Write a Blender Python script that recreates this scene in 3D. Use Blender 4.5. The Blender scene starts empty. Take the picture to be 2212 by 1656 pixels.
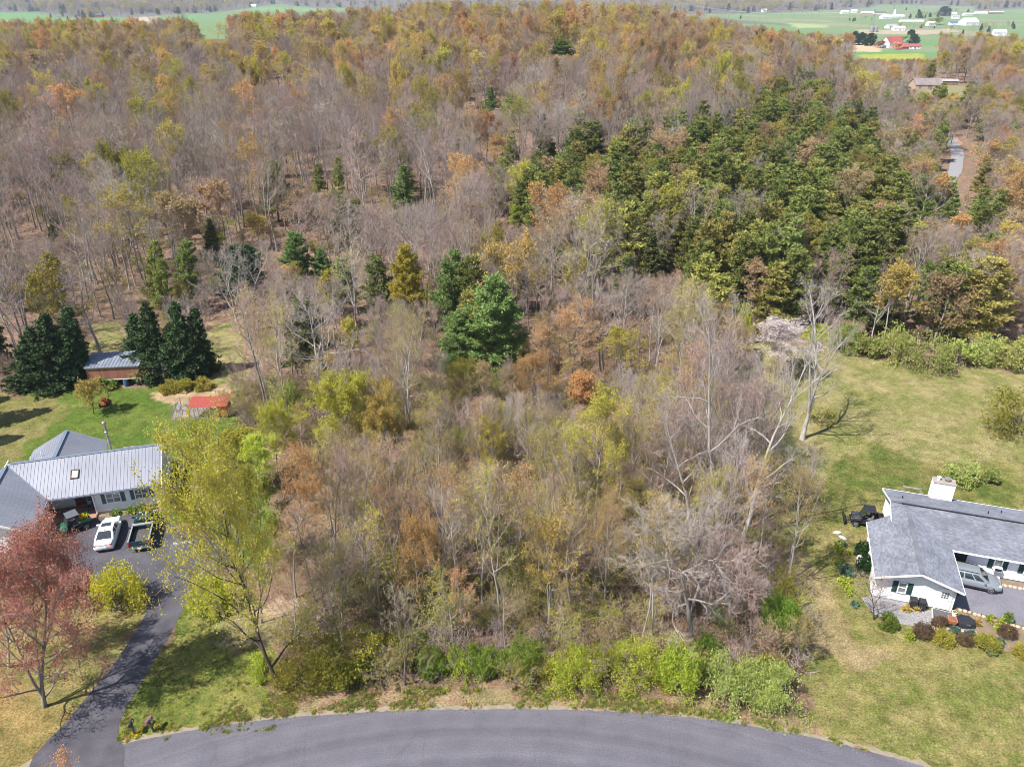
import bpy, bmesh, math, random
import numpy as np
from mathutils import Vector, Matrix, noise as mnoise

random.seed(7)
RNG = np.random.default_rng(7)
SC = bpy.context.scene
COL = SC.collection
PI = math.pi

# ------------------------------------------------------------------ camera, sky, sun, exposure
CAM_H, PITCH, FPX, CU, CV = 47.0, math.radians(26.8), 1680.0, 1106.0, 828.0   # FPX: focal length for a 2212 x 1656 picture
SUN_AZ, SUN_EL = math.radians(212.0), math.radians(55.0)                       # direction TO the sun, from +X
SUN_STRENGTH, SKY_STRENGTH, EXPOSURE = 5.0, 0.10, 0.84
HAZE = 0.8e-4                                                                  # density of the air over the valley, per metre

cam = bpy.data.objects.new('camera', bpy.data.cameras.new('camera'))
COL.objects.link(cam)
cam.location = (0, 0, CAM_H)
cam.rotation_euler = (PI / 2 - PITCH, 0, 0)
cam.data.sensor_fit = 'HORIZONTAL'
cam.data.sensor_width = 36.0
cam.data.lens = 36.0 * FPX / 2212.0
cam.data.clip_start = 0.5
cam.data.clip_end = 40000.0
SC.camera = cam

W = bpy.data.worlds.new('World')
SC.world = W
W.use_nodes = True
nt = W.node_tree
sky = nt.nodes.new('ShaderNodeTexSky')
sky.sky_type = 'NISHITA'
sky.sun_disc = False
sky.sun_elevation = SUN_EL
sky.sun_rotation = (PI / 2 - SUN_AZ) % (2 * PI)
sky.altitude = 200
bg = nt.nodes['Background']
bg.inputs[1].default_value = SKY_STRENGTH
nt.links.new(sky.outputs[0], bg.inputs[0])

sun = bpy.data.objects.new('sun', bpy.data.lights.new('sun', 'SUN'))
COL.objects.link(sun)
sun.data.energy = SUN_STRENGTH
sun.data.angle = math.radians(0.53)
sun.data.color = (1.0, 0.955, 0.89)
sdir = Vector((math.cos(SUN_AZ) * math.cos(SUN_EL), math.sin(SUN_AZ) * math.cos(SUN_EL), math.sin(SUN_EL)))
sun.rotation_euler = sdir.to_track_quat('Z', 'Y').to_euler()
sun.location = sdir * 300

SC.view_settings.view_transform = 'Standard'
SC.view_settings.look = 'None'
SC.view_settings.gamma = 1.0
SC.view_settings.use_curve_mapping = False
SC.view_settings.exposure = EXPOSURE
SC.cycles.filter_width = 0.95
SC.cycles.max_bounces = 6
SC.cycles.diffuse_bounces = 3
SC.cycles.transparent_max_bounces = 8
SC.cycles.volume_bounces = 0

# ------------------------------------------------------------------ terrain
def sstep(a, b, x):
    t = np.clip((x - a) / (b - a), 0, 1)
    return t * t * (3 - 2 * t)

_ph = RNG.uniform(0, 6.28, (40,))
def waves(x, y, wl, seed=0, n=5):
    """cheap smooth noise in about [-1, 1], wavelength wl metres"""
    out = 0
    for k in range(n):
        a = _ph[(seed * 7 + k * 3) % 40] + k * 1.3
        f = 6.283 / wl * (0.6 + 0.25 * k)
        out = out + np.sin((x * math.cos(a) + y * math.sin(a)) * f + _ph[(seed * 5 + k) % 40])
    return out / n * 1.4

def height(x, y):
    x = np.asarray(x, dtype=float); y = np.asarray(y, dtype=float)
    leftness = 1 / (1 + np.exp((x - 0.30 * y) / (0.05 * np.maximum(y, 60))))
    z = (13.5 + 9.5 * np.exp(-((x - 20) / 150) ** 2)) * np.exp(-((y - 425) / 165) ** 2) * leftness
    z = z - 2.5 * np.exp(-((y - 140) / 26) ** 2) * 1 / (1 + np.exp((x - 40) / 12))
    z = z * sstep(95, 150, y)
    z = z - 15 * sstep(520, 1250, y)
    z = z + 0.5 * waves(x, y, 45, 1) * sstep(105, 150, y)
    z = z + 3.5 * waves(x, y, 420, 2) * sstep(700, 1500, y)
    hills = sstep(2900, 6800, y)
    z = z + hills * (95 + 55 * waves(x, y, 2600, 3)) + 8 * waves(x, y, 800, 4) * sstep(1800, 3200, y)
    return z

SP, CP = math.sin(PITCH), math.cos(PITCH)
def ray(u, v):
    yn = (v - CV) / FPX
    return Vector(((u - CU) / FPX, CP - yn * SP, -(SP + yn * CP)))

def at(u, v, z=None):
    """a spot of the photograph (2212 x 1656) as a point on the terrain, or on the level z"""
    d = ray(u, v)
    if z is not None:
        t = (z - CAM_H) / d.z
        return Vector((d.x * t, d.y * t, z))
    t, step = 30.0, 2.0
    while t < 12000:
        p = d * t
        if CAM_H + p.z <= float(height(p.x, p.y)):
            lo, hi = t - step, t
            for _ in range(18):
                m = (lo + hi) / 2
                q = d * m
                if CAM_H + q.z <= float(height(q.x, q.y)): hi = m
                else: lo = m
            q = d * hi
            return Vector((q.x, q.y, float(height(q.x, q.y))))
        step = max(1.0, t * 0.01)
        t += step
    q = d * 8000
    return Vector((q.x, q.y, float(height(q.x, q.y))))

def px(x, y, z):
    """a point of the world as a spot of the photograph (arrays welcome)"""
    zz = z - CAM_H
    depth = y * CP - zz * SP
    depth = np.where(depth > 0.5, depth, 0.5)
    return CU + FPX * x / depth, CV + FPX * (-(y * SP + zz * CP)) / depth

def inside(poly, u, v):
    u = np.asarray(u); v = np.asarray(v)
    r = np.zeros(u.shape, bool)
    n = len(poly)
    for i in range(n):
        (x0, y0), (x1, y1) = poly[i], poly[(i + 1) % n]
        if y0 == y1: continue
        c = ((y0 > v) != (y1 > v)) & (u < (x1 - x0) * (v - y0) / (y1 - y0) + x0)
        r ^= c
    return r

# zones of the ground as outlines in the photograph (2212 x 1656), used for cover and to keep trees off
LAWN_LEFT_FRONT = [(-500, 1700), (40, 1700), (73, 1631), (204, 1485), (313, 1328), (330, 1300), (300, 1262), (162, 1258), (90, 1190), (-500, 1190)]
LAWN_MIDDLE = [(255, 1606), (257, 1553), (300, 1485), (391, 1323), (415, 1287), (470, 1262), (560, 1290), (560, 1400), (575, 1478), (600, 1575), (400, 1592)]
LAWN_LEFT_BACK = [(-600, 1200), (-600, 850), (-50, 860), (130, 835), (300, 842), (400, 812), (500, 815), (520, 850), (505, 905), (560, 950), (590, 1060), (560, 1270), (440, 1130), (-600, 1200)]
GLADE_SHED = [(195, 790), (205, 700), (270, 690), (285, 770)]
GLADE_COOP = [(435, 800), (440, 720), (470, 690), (520, 720), (540, 830), (500, 850)]
LAWN_RIGHT = [(1560, 745), (1640, 738), (1740, 742), (1850, 765), (1960, 792), (2100, 797), (2800, 792), (2800, 1700), (1980, 1680), (1850, 1618), (1760, 1590), (1740, 1500), (1735, 1400), (1715, 1260), (1670, 1190), (1650, 1150), (1660, 1080), (1690, 1000), (1640, 940), (1590, 880), (1545, 820)]
VERGE = [(400, 1592), (520, 1470), (620, 1490), (750, 1487), (900, 1480), (1100, 1478), (1300, 1485), (1450, 1500), (1600, 1535), (1740, 1540), (1760, 1590), (1900, 1640), (2300, 1700), (200, 1760)]
PINE_ZONE = [(1120, 350), (1180, 300), (1260, 265), (1400, 290), (1480, 255), (1600, 245), (1640, 175), (1720, 150), (1790, 185), (1810, 235), (1900, 255), (1950, 330), (2010, 400), (1985, 530), (1880, 570), (1740, 560), (1700, 640), (1560, 690), (1440, 590), (1370, 500), (1270, 480), (1150, 450)]
CLEAR_HOUSE = [(1985, 212), (1985, 186), (2055, 180), (2100, 192), (2110, 215), (2060, 238), (2000, 235)]
CLEAR_TRACK = [(2020, 430), (2060, 300), (2040, 280), (2075, 285), (2110, 330), (2090, 390), (2045, 430)]
CLEAR_FIELD = [(1800, 100), (1780, 60), (2300, 40), (2300, 92), (2110, 92), (2020, 112), (1995, 138), (1880, 140), (1835, 125)]
WOODS_LEFT = [(-300, -60), (1480, -60), (1480, 24), (1340, 30), (1200, 26), (1000, 24), (640, 14), (600, 8), (500, 24), (420, 30), (340, 33), (280, 34), (200, 40), (170, 38), (100, 28), (-300, 20)]
WOODS_RIGHT = [(1480, -60), (2500, -60), (2500, 8), (2212, 18), (2110, 24), (2100, 14), (1900, 10), (1880, 18), (1760, 24), (1640, 30), (1480, 32)]
BARE_FAR = [(1790, 100), (1780, 60), (1400, 25), (1390, -30), (2300, -30), (2300, 128), (2110, 120), (2010, 150), (1900, 155), (1835, 145)]
NO_TREES = [LAWN_LEFT_FRONT, LAWN_MIDDLE, LAWN_LEFT_BACK, GLADE_SHED, GLADE_COOP, LAWN_RIGHT, VERGE, CLEAR_HOUSE, CLEAR_TRACK, CLEAR_FIELD]

# ------------------------------------------------------------------ materials
MATS = {}
def node(nt, kind, **kw):
    n = nt.nodes.new(kind)
    for k, v in kw.items():
        setattr(n, k, v)
    return n

def mat(name, c1, c2=None, scale=6.0, rough=0.8, metal=0.0, bump=0.0, vary=0.0, trans=0.0, spec=0.3, coat=0.0, detail=5.0, contrast=(0.35, 0.65), stretch=None, world=False):
    if name in MATS: return MATS[name]
    m = bpy.data.materials.new(name); MATS[name] = m
    m.use_nodes = True
    t = m.node_tree; L = t.links
    b = t.nodes['Principled BSDF']; out = t.nodes['Material Output']
    b.inputs['Roughness'].default_value = rough
    b.inputs['Metallic'].default_value = metal
    b.inputs['Specular IOR Level'].default_value = spec
    b.inputs['Coat Weight'].default_value = coat
    c2 = c2 or tuple(0.82 * k for k in c1)
    if world: vec = node(t, 'ShaderNodeNewGeometry').outputs['Position']
    else: vec = node(t, 'ShaderNodeTexCoord').outputs['Object']
    if stretch:
        mp = node(t, 'ShaderNodeMapping'); mp.inputs['Scale'].default_value = stretch
        L.new(vec, mp.inputs[0]); vec = mp.outputs[0]
    nz = node(t, 'ShaderNodeTexNoise'); nz.inputs['Scale'].default_value = scale; nz.inputs['Detail'].default_value = detail
    L.new(vec, nz.inputs['Vector'])
    rp = node(t, 'ShaderNodeMapRange'); rp.inputs[1].default_value, rp.inputs[2].default_value = contrast
    L.new(nz.outputs[0], rp.inputs[0])
    mx = node(t, 'ShaderNodeMix', data_type='RGBA')
    mx.inputs[6].default_value = (*c1, 1); mx.inputs[7].default_value = (*c2, 1)
    L.new(rp.outputs[0], mx.inputs[0])
    col = mx.outputs[2]
    if vary:
        oi = node(t, 'ShaderNodeObjectInfo')
        hs = node(t, 'ShaderNodeHueSaturation')
        a = node(t, 'ShaderNodeMapRange'); a.inputs[3].default_value = 1 - vary; a.inputs[4].default_value = 1 + vary
        h = node(t, 'ShaderNodeMapRange'); h.inputs[3].default_value = 0.5 - vary * 0.06; h.inputs[4].default_value = 0.5 + vary * 0.06
        fr = node(t, 'ShaderNodeMath', operation='MULTIPLY'); fr.inputs[1].default_value = 7.31
        fc = node(t, 'ShaderNodeMath', operation='FRACT')
        L.new(oi.outputs['Random'], a.inputs[0]); L.new(oi.outputs['Random'], fr.inputs[0]); L.new(fr.outputs[0], fc.inputs[0]); L.new(fc.outputs[0], h.inputs[0])
        L.new(a.outputs[0], hs.inputs['Value']); L.new(h.outputs[0], hs.inputs['Hue']); L.new(col, hs.inputs['Color'])
        col = hs.outputs[0]
    L.new(col, b.inputs['Base Color'])
    if bump:
        bp = node(t, 'ShaderNodeBump'); bp.inputs['Strength'].default_value = bump; bp.inputs['Distance'].default_value = 0.05
        L.new(nz.outputs[0], bp.inputs['Height']); L.new(bp.outputs[0], b.inputs['Normal'])
    if trans:
        tr = node(t, 'ShaderNodeBsdfTranslucent'); ms = node(t, 'ShaderNodeMixShader'); ms.inputs[0].default_value = trans
        L.new(col, tr.inputs[0]); L.new(b.outputs[0], ms.inputs[1]); L.new(tr.outputs[0], ms.inputs[2]); L.new(ms.outputs[0], out.inputs[0])
    return m

def leafmat(name, c1, c2, vary=0.24, trans=0.45):
    return mat('leaves_' + name, c1, c2, scale=1.3, rough=0.75, vary=vary, trans=trans, spec=0.15, detail=2.0, contrast=(0.38, 0.62))

def barkmat(name, c1, c2, vary=0.18):
    return mat('bark_' + name, c1, c2, scale=3.0, rough=0.95, vary=vary, spec=0.1, stretch=(1, 1, 0.3))

BARK = {
    'grey': barkmat('grey', (.28, .245, .225), (.16, .138, .125)),
    'pale': barkmat('pale', (.50, .46, .42), (.30, .27, .245), 0.1),
    'silver': barkmat('silver', (.42, .385, .36), (.27, .245, .225), 0.1),
    'dark': barkmat('dark', (.11, .09, .075), (.06, .05, .042)),
    'twig': barkmat('twig', (.34, .28, .255), (.245, .20, .18), 0.26),
    'rosytwig': barkmat('rosytwig', (.375, .27, .23), (.275, .195, .165), 0.24),
    'tantwig': barkmat('tantwig', (.37, .31, .225), (.275, .225, .16), 0.24),
    'paletwig': barkmat('paletwig', (.42, .37, .335), (.30, .26, .235), 0.12),
}
LEAF = {
    'yellowgreen': leafmat('yellowgreen', (.52, .465, .075), (.40, .37, .055)),
    'lemon': leafmat('lemon', (.58, .56, .05), (.44, .46, .045)),
    'lime': leafmat('lime', (.46, .50, .065), (.33, .39, .05)),
    'gold': leafmat('gold', (.55, .425, .115), (.44, .34, .09)),
    'orange': leafmat('orange', (.60, .37, .15), (.50, .30, .115)),
    'tan': leafmat('tan', (.48, .35, .19), (.36, .26, .14)),
    'rust': leafmat('rust', (.62, .28, .21), (.54, .30, .18)),
    'red': leafmat('red', (.52, .21, .17), (.50, .31, .20)),
    'olive': leafmat('olive', (.39, .35, .065), (.28, .26, .045)),
    'green': leafmat('green', (.235, .33, .05), (.15, .23, .036)),
    'deepgreen': leafmat('deepgreen', (.045, .105, .03), (.028, .068, .022)),
    'palegreen': leafmat('palegreen', (.47, .50, .16), (.34, .39, .11)),
    'white': leafmat('white', (.66, .58, .56), (.5, .43, .42), 0.05),
    'brown': leafmat('brown', (.185, .125, .08), (.12, .08, .05)),
    'pine': leafmat('pine', (.285, .315, .085), (.165, .20, .056), 0.3, 0.35),
    'pineyellow': leafmat('pineyellow', (.36, .33, .09), (.24, .23, .065), 0.25, 0.3),
    'whitepine': leafmat('whitepine', (.235, .33, .10), (.155, .24, .072), 0.12, 0.3),
    'spruce': leafmat('spruce', (.080, .130, .045), (.042, .075, .03), 0.15, 0.08),
    'cedar': leafmat('cedar', (.16, .165, .055), (.10, .11, .04), 0.25, 0.08),
    'grassy': leafmat('grassy', (.26, .31, .075), (.34, .33, .11)),
    'daffodil': leafmat('daffodil', (.75, .55, .02), (.6, .42, .02)),
    'bluegreen': leafmat('bluegreen', (.17, .27, .19), (.10, .18, .11)),
}

# ------------------------------------------------------------------ mesh helpers
def link(o, parent=None):
    COL.objects.link(o)
    if parent is not None: o.parent = parent
    return o

def tag(o, label=None, cat=None, group=None, kind=None):
    if label: o['label'] = label
    if cat: o['category'] = cat
    if group: o['group'] = group
    if kind: o['kind'] = kind
    return o

def thing(name, label, cat, loc=(0, 0, 0), rz=0.0, group=None):
    o = bpy.data.objects.new(name, None)
    o.empty_display_size = 0.3
    link(o)
    o.location = loc
    o.rotation_euler = (0, 0, rz)
    return tag(o, label, cat, group)

def npmesh(name, V, Fs, mats, midx=None, smooth=False):
    """mesh from a vertex array and a list of (faces array n x k)"""
    me = bpy.data.meshes.new(name)
    V = np.asarray(V, dtype=np.float32)
    me.vertices.add(len(V)); me.vertices.foreach_set('co', V.ravel())
    Fs = [np.asarray(f, dtype=np.int32) for f in Fs]
    nl = sum(f.size for f in Fs); nf = sum(len(f) for f in Fs)
    me.loops.add(nl); me.polygons.add(nf)
    me.loops.foreach_set('vertex_index', np.concatenate([f.ravel() for f in Fs]))
    tot = np.concatenate([np.full(len(f), f.shape[1], np.int32) for f in Fs])
    me.polygons.foreach_set('loop_start', np.concatenate([[0], np.cumsum(tot)[:-1]]).astype(np.int32))
    if midx is not None: me.polygons.foreach_set('material_index', np.asarray(midx, dtype=np.int32))
    if smooth: me.polygons.foreach_set('use_smooth', np.ones(nf, bool))
    for m in mats: me.materials.append(m)
    me.update(calc_edges=True)
    return me

class MB:
    """collects simple shapes into one mesh"""
    def __init__(s): s.v = []; s.f = []; s.m = []
    def add(s, vs, fs, mi=0):
        o = len(s.v); s.v += [tuple(p) for p in vs]; s.f += [tuple(i + o for i in f) for f in fs]; s.m += [mi] * len(fs); return s
    def box(s, c, d, mi=0, rz=0.0, rx=0.0, ry=0.0):
        x, y, z = (k / 2 for k in d)
        R = Matrix.Rotation(rz, 3, 'Z') @ Matrix.Rotation(ry, 3, 'Y') @ Matrix.Rotation(rx, 3, 'X')
        vs = [Vector(c) + R @ Vector((i * x, j * y, k * z)) for k in (-1, 1) for i, j in ((-1, -1), (1, -1), (1, 1), (-1, 1))]
        return s.add(vs, [(3, 2, 1, 0), (4, 5, 6, 7), (0, 1, 5, 4), (1, 2, 6, 5), (2, 3, 7, 6), (3, 0, 4, 7)], mi)
    def bar(s, p, q, w, h=None, mi=0):
        p, q = Vector(p), Vector(q); h = h or w; d = (q - p); L = d.length; d.normalize()
        up = Vector((0, 0, 1)) if abs(d.z) < .95 else Vector((1, 0, 0))
        a = d.cross(up).normalized(); b = a.cross(d)
        vs = [e + a * (i * w / 2) + b * (j * h / 2) for e in (p, q) for i, j in ((-1, -1), (1, -1), (1, 1), (-1, 1))]
        return s.add(vs, [(0, 1, 2, 3), (7, 6, 5, 4), (0, 4, 5, 1), (1, 5, 6, 2), (2, 6, 7, 3), (3, 7, 4, 0)], mi)
    def tube(s, p, q, r0, r1=None, n=10, mi=0, caps=True):
        p, q = Vector(p), Vector(q); r1 = r0 if r1 is None else r1; d = (q - p).normalized()
        up = Vector((0, 0, 1)) if abs(d.z) < .95 else Vector((1, 0, 0))
        a = d.cross(up).normalized(); b = a.cross(d)
        vs = [e + (a * math.cos(2 * PI * k / n) + b * math.sin(2 * PI * k / n)) * r for e, r in ((p, r0), (q, r1)) for k in range(n)]
        fs = [((k + 1) % n, k, n + k, n + (k + 1) % n) for k in range(n)]
        if caps: fs += [tuple(range(n)), tuple(reversed(range(n, 2 * n)))]
        return s.add(vs, fs, mi)
    def lathe(s, prof, n=12, c=(0, 0, 0), mi=0):
        vs = [(c[0] + r * math.cos(2 * PI * k / n), c[1] + r * math.sin(2 * PI * k / n), c[2] + z) for r, z in prof for k in range(n)]
        fs = [(i * n + k, i * n + (k + 1) % n, (i + 1) * n + (k + 1) % n, (i + 1) * n + k) for i in range(len(prof) - 1) for k in range(n)]
        fs += [tuple(reversed(range(n))), tuple(range((len(prof) - 1) * n, len(prof) * n))]
        return s.add(vs, fs, mi)
    def quad(s, a, b, c, d, mi=0): return s.add([a, b, c, d], [(0, 1, 2, 3)], mi)
    def slab(s, pts, th, mi=0):
        """polygon pts (3D) given thickness th downwards along its normal"""
        P = [Vector(p) for p in pts]
        n = Vector((0, 0, 0))
        for i in range(len(P)): n += (P[i] - P[0]).cross(P[(i + 1) % len(P)] - P[0])
        n.normalize()
        if n.z < -1e-6: P.reverse(); n = -n
        k = len(P)
        vs = P + [p - n * th for p in P]
        return s.add(vs, [tuple(range(k)), tuple(reversed(range(k, 2 * k)))] + [(i, k + i, k + (i + 1) % k, (i + 1) % k) for i in range(k)], mi)
    def loft(s, rings, mi=0, cap=True):
        n = len(rings[0]); vs = [p for r in rings for p in r]
        fs = [(i * n + k, i * n + (k + 1) % n, (i + 1) * n + (k + 1) % n, (i + 1) * n + k) for i in range(len(rings) - 1) for k in range(n)]
        if cap: fs += [tuple(reversed(range(n))), tuple(range((len(rings) - 1) * n, len(rings) * n))]
        return s.add(vs, fs, mi)
    def mesh(s, name, mats, smooth=False, bevel=0.0):
        mats = mats if isinstance(mats, (list, tuple)) else [mats]
        me = bpy.data.meshes.new(name)
        me.from_pydata(s.v, [], s.f)
        for m in mats: me.materials.append(m)
        me.polygons.foreach_set('material_index', s.m)
        if smooth or bevel:
            bm = bmesh.new(); bm.from_mesh(me)
            bmesh.ops.recalc_face_normals(bm, faces=bm.faces)
            if bevel:
                bmesh.ops.bevel(bm, geom=[e for e in bm.edges if len(e.link_faces) == 2 and e.calc_face_angle(0) > 0.5], offset=bevel, segments=2, affect='EDGES', profile=0.6)
            if smooth:
                for f in bm.faces: f.smooth = True
                for e in bm.edges:
                    if len(e.link_faces) == 2 and e.calc_face_angle(0) > 0.8: e.smooth = False
            bm.to_mesh(me); bm.free()
        me.update()
        return me
    def build(s, name, mats, parent=None, smooth=False, bevel=0.0):
        return link(bpy.data.objects.new(name, s.mesh(name, mats, smooth, bevel)), parent)

def part(name, mesh, parent):
    return link(bpy.data.objects.new(name, mesh), parent)

# ------------------------------------------------------------------ ground sheet
def ground():
    s_in = np.arange(-0.84, 0.8401, 0.0052)
    g = [0.84]
    while g[-1] < 5.5: g.append(g[-1] * 1.12 + 0.005)
    s_out = np.array(g[1:])
    S = np.concatenate([-s_out[::-1], s_in, s_out])
    rows = list(np.linspace(-400, 24, 12)) + list(np.arange(26, 130, 0.6))
    while rows[-1] < 9000: rows.append(rows[-1] * 1.0125)
    Y = np.array(rows)
    Wd = np.sqrt(45.0 ** 2 + np.maximum(Y, 0) ** 2)
    X2 = np.clip(S[None, :] * Wd[:, None], -9000, 9000)
    # keep clipped columns apart
    X2 = X2 + np.where(np.abs(X2) >= 9000, np.sign(X2) * (np.abs(S)[None, :] - 0.84) * 2, 0)
    Y2 = np.repeat(Y[:, None], len(S), 1)
    Z2 = height(X2, Y2)
    x, y, z = X2.ravel(), Y2.ravel(), Z2.ravel()
    nr, nc = X2.shape
    V = np.stack([x, y, z], 1)
    i = np.arange((nr - 1) * nc).reshape(nr - 1, nc)[:, :-1].ravel()
    F = np.stack([i, i + 1, i + 1 + nc, i + nc], 1)
    # cover: two tints (A, B) per vertex; fine mixing and grain come from the material
    A = np.zeros((len(x), 3)); B = np.zeros((len(x), 3))
    def put(mask, a, b): A[mask] = a; B[mask] = b
    jx = x + (0.7 * waves(x, y, 5, 5) + 0.4 * waves(x, y, 1.9, 6)) * np.clip(y / 50, .5, 3)
    jy = y + (0.9 * waves(x, y, 6, 7) + 0.5 * waves(x, y, 2.1, 8)) * np.clip(y / 50, .5, 3)
    u, v = px(jx, jy, z)
    front = y > 20
    LITTER = ((.235, .145, .105), (.17, .125, .085))
    put(np.ones(len(x), bool), *LITTER)
    near_wood = (y < 92) & front
    put(near_wood, (.195, .118, .082), (.13, .10, .058))  # litter tinted darker to paint in the shade between the trunks
    put(front & inside(VERGE, u, v), (.185, .165, .072), (.255, .165, .11))
    put(front & inside(LAWN_RIGHT, u, v), (.100, .122, .024), (.215, .18, .072))
    mead = front & inside(LAWN_RIGHT, u, v) & (y > 74)
    put(mead, (.125, .142, .035), (.245, .205, .095))
    strip = front & inside([(1650, 1150), (1720, 1190), (1790, 1250), (1840, 1370), (1930, 1420), (1850, 1440), (1740, 1400), (1715, 1260)], u, v)
    put(strip, (.17, .142, .06), (.26, .20, .105))
    green_r = front & inside([(1790, 1010), (1900, 960), (1990, 1000), (2212, 1050), (2212, 1090), (1900, 1060), (1800, 1130), (1720, 1100)], u, v)
    put(green_r, (.060, .094, .016), (.155, .14, .046))
    put(front & inside(LAWN_LEFT_FRONT, u, v), (.108, .122, .03), (.235, .175, .075))
    tan = front & inside([(-400, 1700), (60, 1700), (120, 1580), (150, 1540), (60, 1480), (-400, 1480)], u, v)
    put(tan, (.25, .17, .068), (.15, .13, .042))
    put(front & inside(LAWN_MIDDLE, u, v), (.082, .118, .020), (.19, .175, .05))
    dirt = front & inside([(500, 1285), (640, 1290), (650, 1345), (560, 1350), (520, 1330)], u, v)
    put(dirt, (.33, .24, .16), (.24, .18, .10))
    put(front & inside([(420, 1330), (470, 1300), (600, 1340), (600, 1420), (560, 1420), (450, 1380)], u, v), (.24, .19, .10), (.16, .16, .06))
    put(front & inside(LAWN_LEFT_BACK, u, v), (.058, .105, .014), (.115, .14, .03))
    put(front & inside([(-600, 1200), (-600, 860), (100, 850), (160, 880), (60, 960), (30, 1060), (-100, 1200)], u, v), (.115, .125, .03), (.20, .165, .07))
    for gl in (GLADE_SHED, GLADE_COOP):
        put(front & inside(gl, u, v), (.165, .17, .055), (.25, .21, .10))
    put(front & inside([(335, 868), (345, 850), (420, 838), (500, 838), (520, 850), (500, 870), (420, 872)], u, v), (.33, .24, .16), (.29, .21, .10))
    put(front & inside(CLEAR_HOUSE, u, v), (.19, .20, .085), (.22, .19, .11))
    # far country
    far = y > 560
    put(far, (.20, .155, .125), (.15, .14, .09))
    bare = y > 700
    put(bare & inside(BARE_FAR, u, v), (.105, .215, .075), (.12, .20, .08))
    put(y > 1100, (.11, .20, .075), (.14, .19, .085))
    wood = (y > 1500) & (waves(x, y, 900, 9) + 0.6 * waves(x, y, 330, 10) > 0.12)
    put(wood, (.155, .13, .115), (.115, .105, .085))
    put(y > 4300, (.12, .115, .10), (.10, .105, .085))
    fld = (y > 1900) & (waves(x, y, 1500, 11) + 0.35 * waves(x, y, 500, 12) > 0.55)
    put(fld, (.13, .235, .085), (.16, .23, .10))
    put((y > 1100) & inside(BARE_FAR, u, v), (.125, .195, .085), (.15, .20, .095))
    put((y > 800) & inside(BARE_FAR, u, v) & (waves(x, y, 380, 15) > .30), (.18, .215, .11), (.16, .20, .10))
    put((y > 800) & inside(BARE_FAR, u, v) & (waves(x, y, 300, 16) > .55), (.24, .20, .13), (.2, .2, .11))
    put((y > 900) & inside(WOODS_LEFT, u, v), (.15, .12, .125), (.12, .115, .085))
    put((y > 900) & inside(WOODS_RIGHT, u, v), (.155, .13, .115), (.115, .105, .085))
    put((y > 560) & inside([(1850, 118), (1990, 116), (2005, 130), (1880, 133)], u, v), (.34, .31, .05), (.18, .25, .055))
    put((y > 560) & inside([(1825, 92), (1895, 92), (1905, 112), (1830, 112)], u, v), (.44, .33, .20), (.38, .29, .18))
    put((y > 560) & inside([(1850, 64), (1990, 66), (2050, 62), (2080, 68), (1990, 76), (1850, 72)], u, v), (.36, .28, .21), (.28, .24, .16))
    put((y > 560) & inside([(1700, 50), (1790, 54), (1790, 60), (1720, 62)], u, v), (.35, .33, .18), (.2, .28, .12))
    put((y > 560) & inside([(-100, 36), (110, 44), (150, 64), (-100, 64)], u, v), (.20, .33, .055), (.16, .28, .06))
    put((y > 560) & inside([(-100, 24), (60, 30), (170, 42), (260, 36), (270, 48), (120, 50), (-100, 38)], u, v), (.10, .23, .07), (.12, .22, .08))
    put((y > 560) & inside([(270, 44), (290, 38), (340, 36), (350, 52), (270, 52)], u, v), (.40, .30, .22), (.36, .3, .2))
    put((y > 560) & inside([(345, 40), (420, 34), (425, 48), (350, 56)], u, v), (.10, .25, .09), (.11, .24, .09))
    gm = bpy.data.materials.new('ground_cover'); gm.use_nodes = True
    t = gm.node_tree; L = t.links; b = t.nodes['Principled BSDF']
    b.inputs['Roughness'].default_value = 0.95; b.inputs['Specular IOR Level'].default_value = 0.1
    geo = node(t, 'ShaderNodeNewGeometry')
    a1 = node(t, 'ShaderNodeAttribute', attribute_name='tint_a'); a2 = node(t, 'ShaderNodeAttribute', attribute_name='tint_b')
    def nz(scale, det, lo, hi, rough=.6):
        n = node(t, 'ShaderNodeTexNoise'); n.inputs['Scale'].default_value = scale; n.inputs['Detail'].default_value = det; n.inputs['Roughness'].default_value = rough
        L.new(geo.outputs['Position'], n.inputs['Vector'])
        r = node(t, 'ShaderNodeMapRange'); r.inputs[1].default_value = lo; r.inputs[2].default_value = hi
        L.new(n.outputs[0], r.inputs[0]); return n, r
    n1, r1 = nz(0.21, 7, .43, .58, .70)
    n2, r2 = nz(2.0, 6, .40, .60, .8)
    n3, r3 = nz(6.0, 4, .36, .64, .8)
    mx = node(t, 'ShaderNodeMix', data_type='RGBA')
    ad = node(t, 'ShaderNodeMath', operation='MULTIPLY_ADD'); ad.inputs[1].default_value = 0.72; ad.use_clamp = True
    sb = node(t, 'ShaderNodeMath', operation='MULTIPLY_ADD'); sb.inputs[1].default_value = 0.7; sb.inputs[2].default_value = -0.12
    L.new(r2.outputs[0], sb.inputs[0]); L.new(r1.outputs[0], ad.inputs[0]); L.new(sb.outputs[0], ad.inputs[2])
    L.new(ad.outputs[0], mx.inputs[0]); L.new(a1.outputs['Color'], mx.inputs[6]); L.new(a2.outputs['Color'], mx.inputs[7])
    v3 = node(t, 'ShaderNodeMapRange'); v3.inputs[3].default_value = 0.62; v3.inputs[4].default_value = 1.38
    L.new(r3.outputs[0], v3.inputs[0])
    v2 = node(t, 'ShaderNodeMapRange'); v2.inputs[3].default_value = 0.70; v2.inputs[4].default_value = 1.30
    n4, r4 = nz(0.75, 4, .32, .68, .7); L.new(r4.outputs[0], v2.inputs[0])
    ml = node(t, 'ShaderNodeMath', operation='MULTIPLY'); L.new(v3.outputs[0], ml.inputs[0]); L.new(v2.outputs[0], ml.inputs[1])
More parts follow.
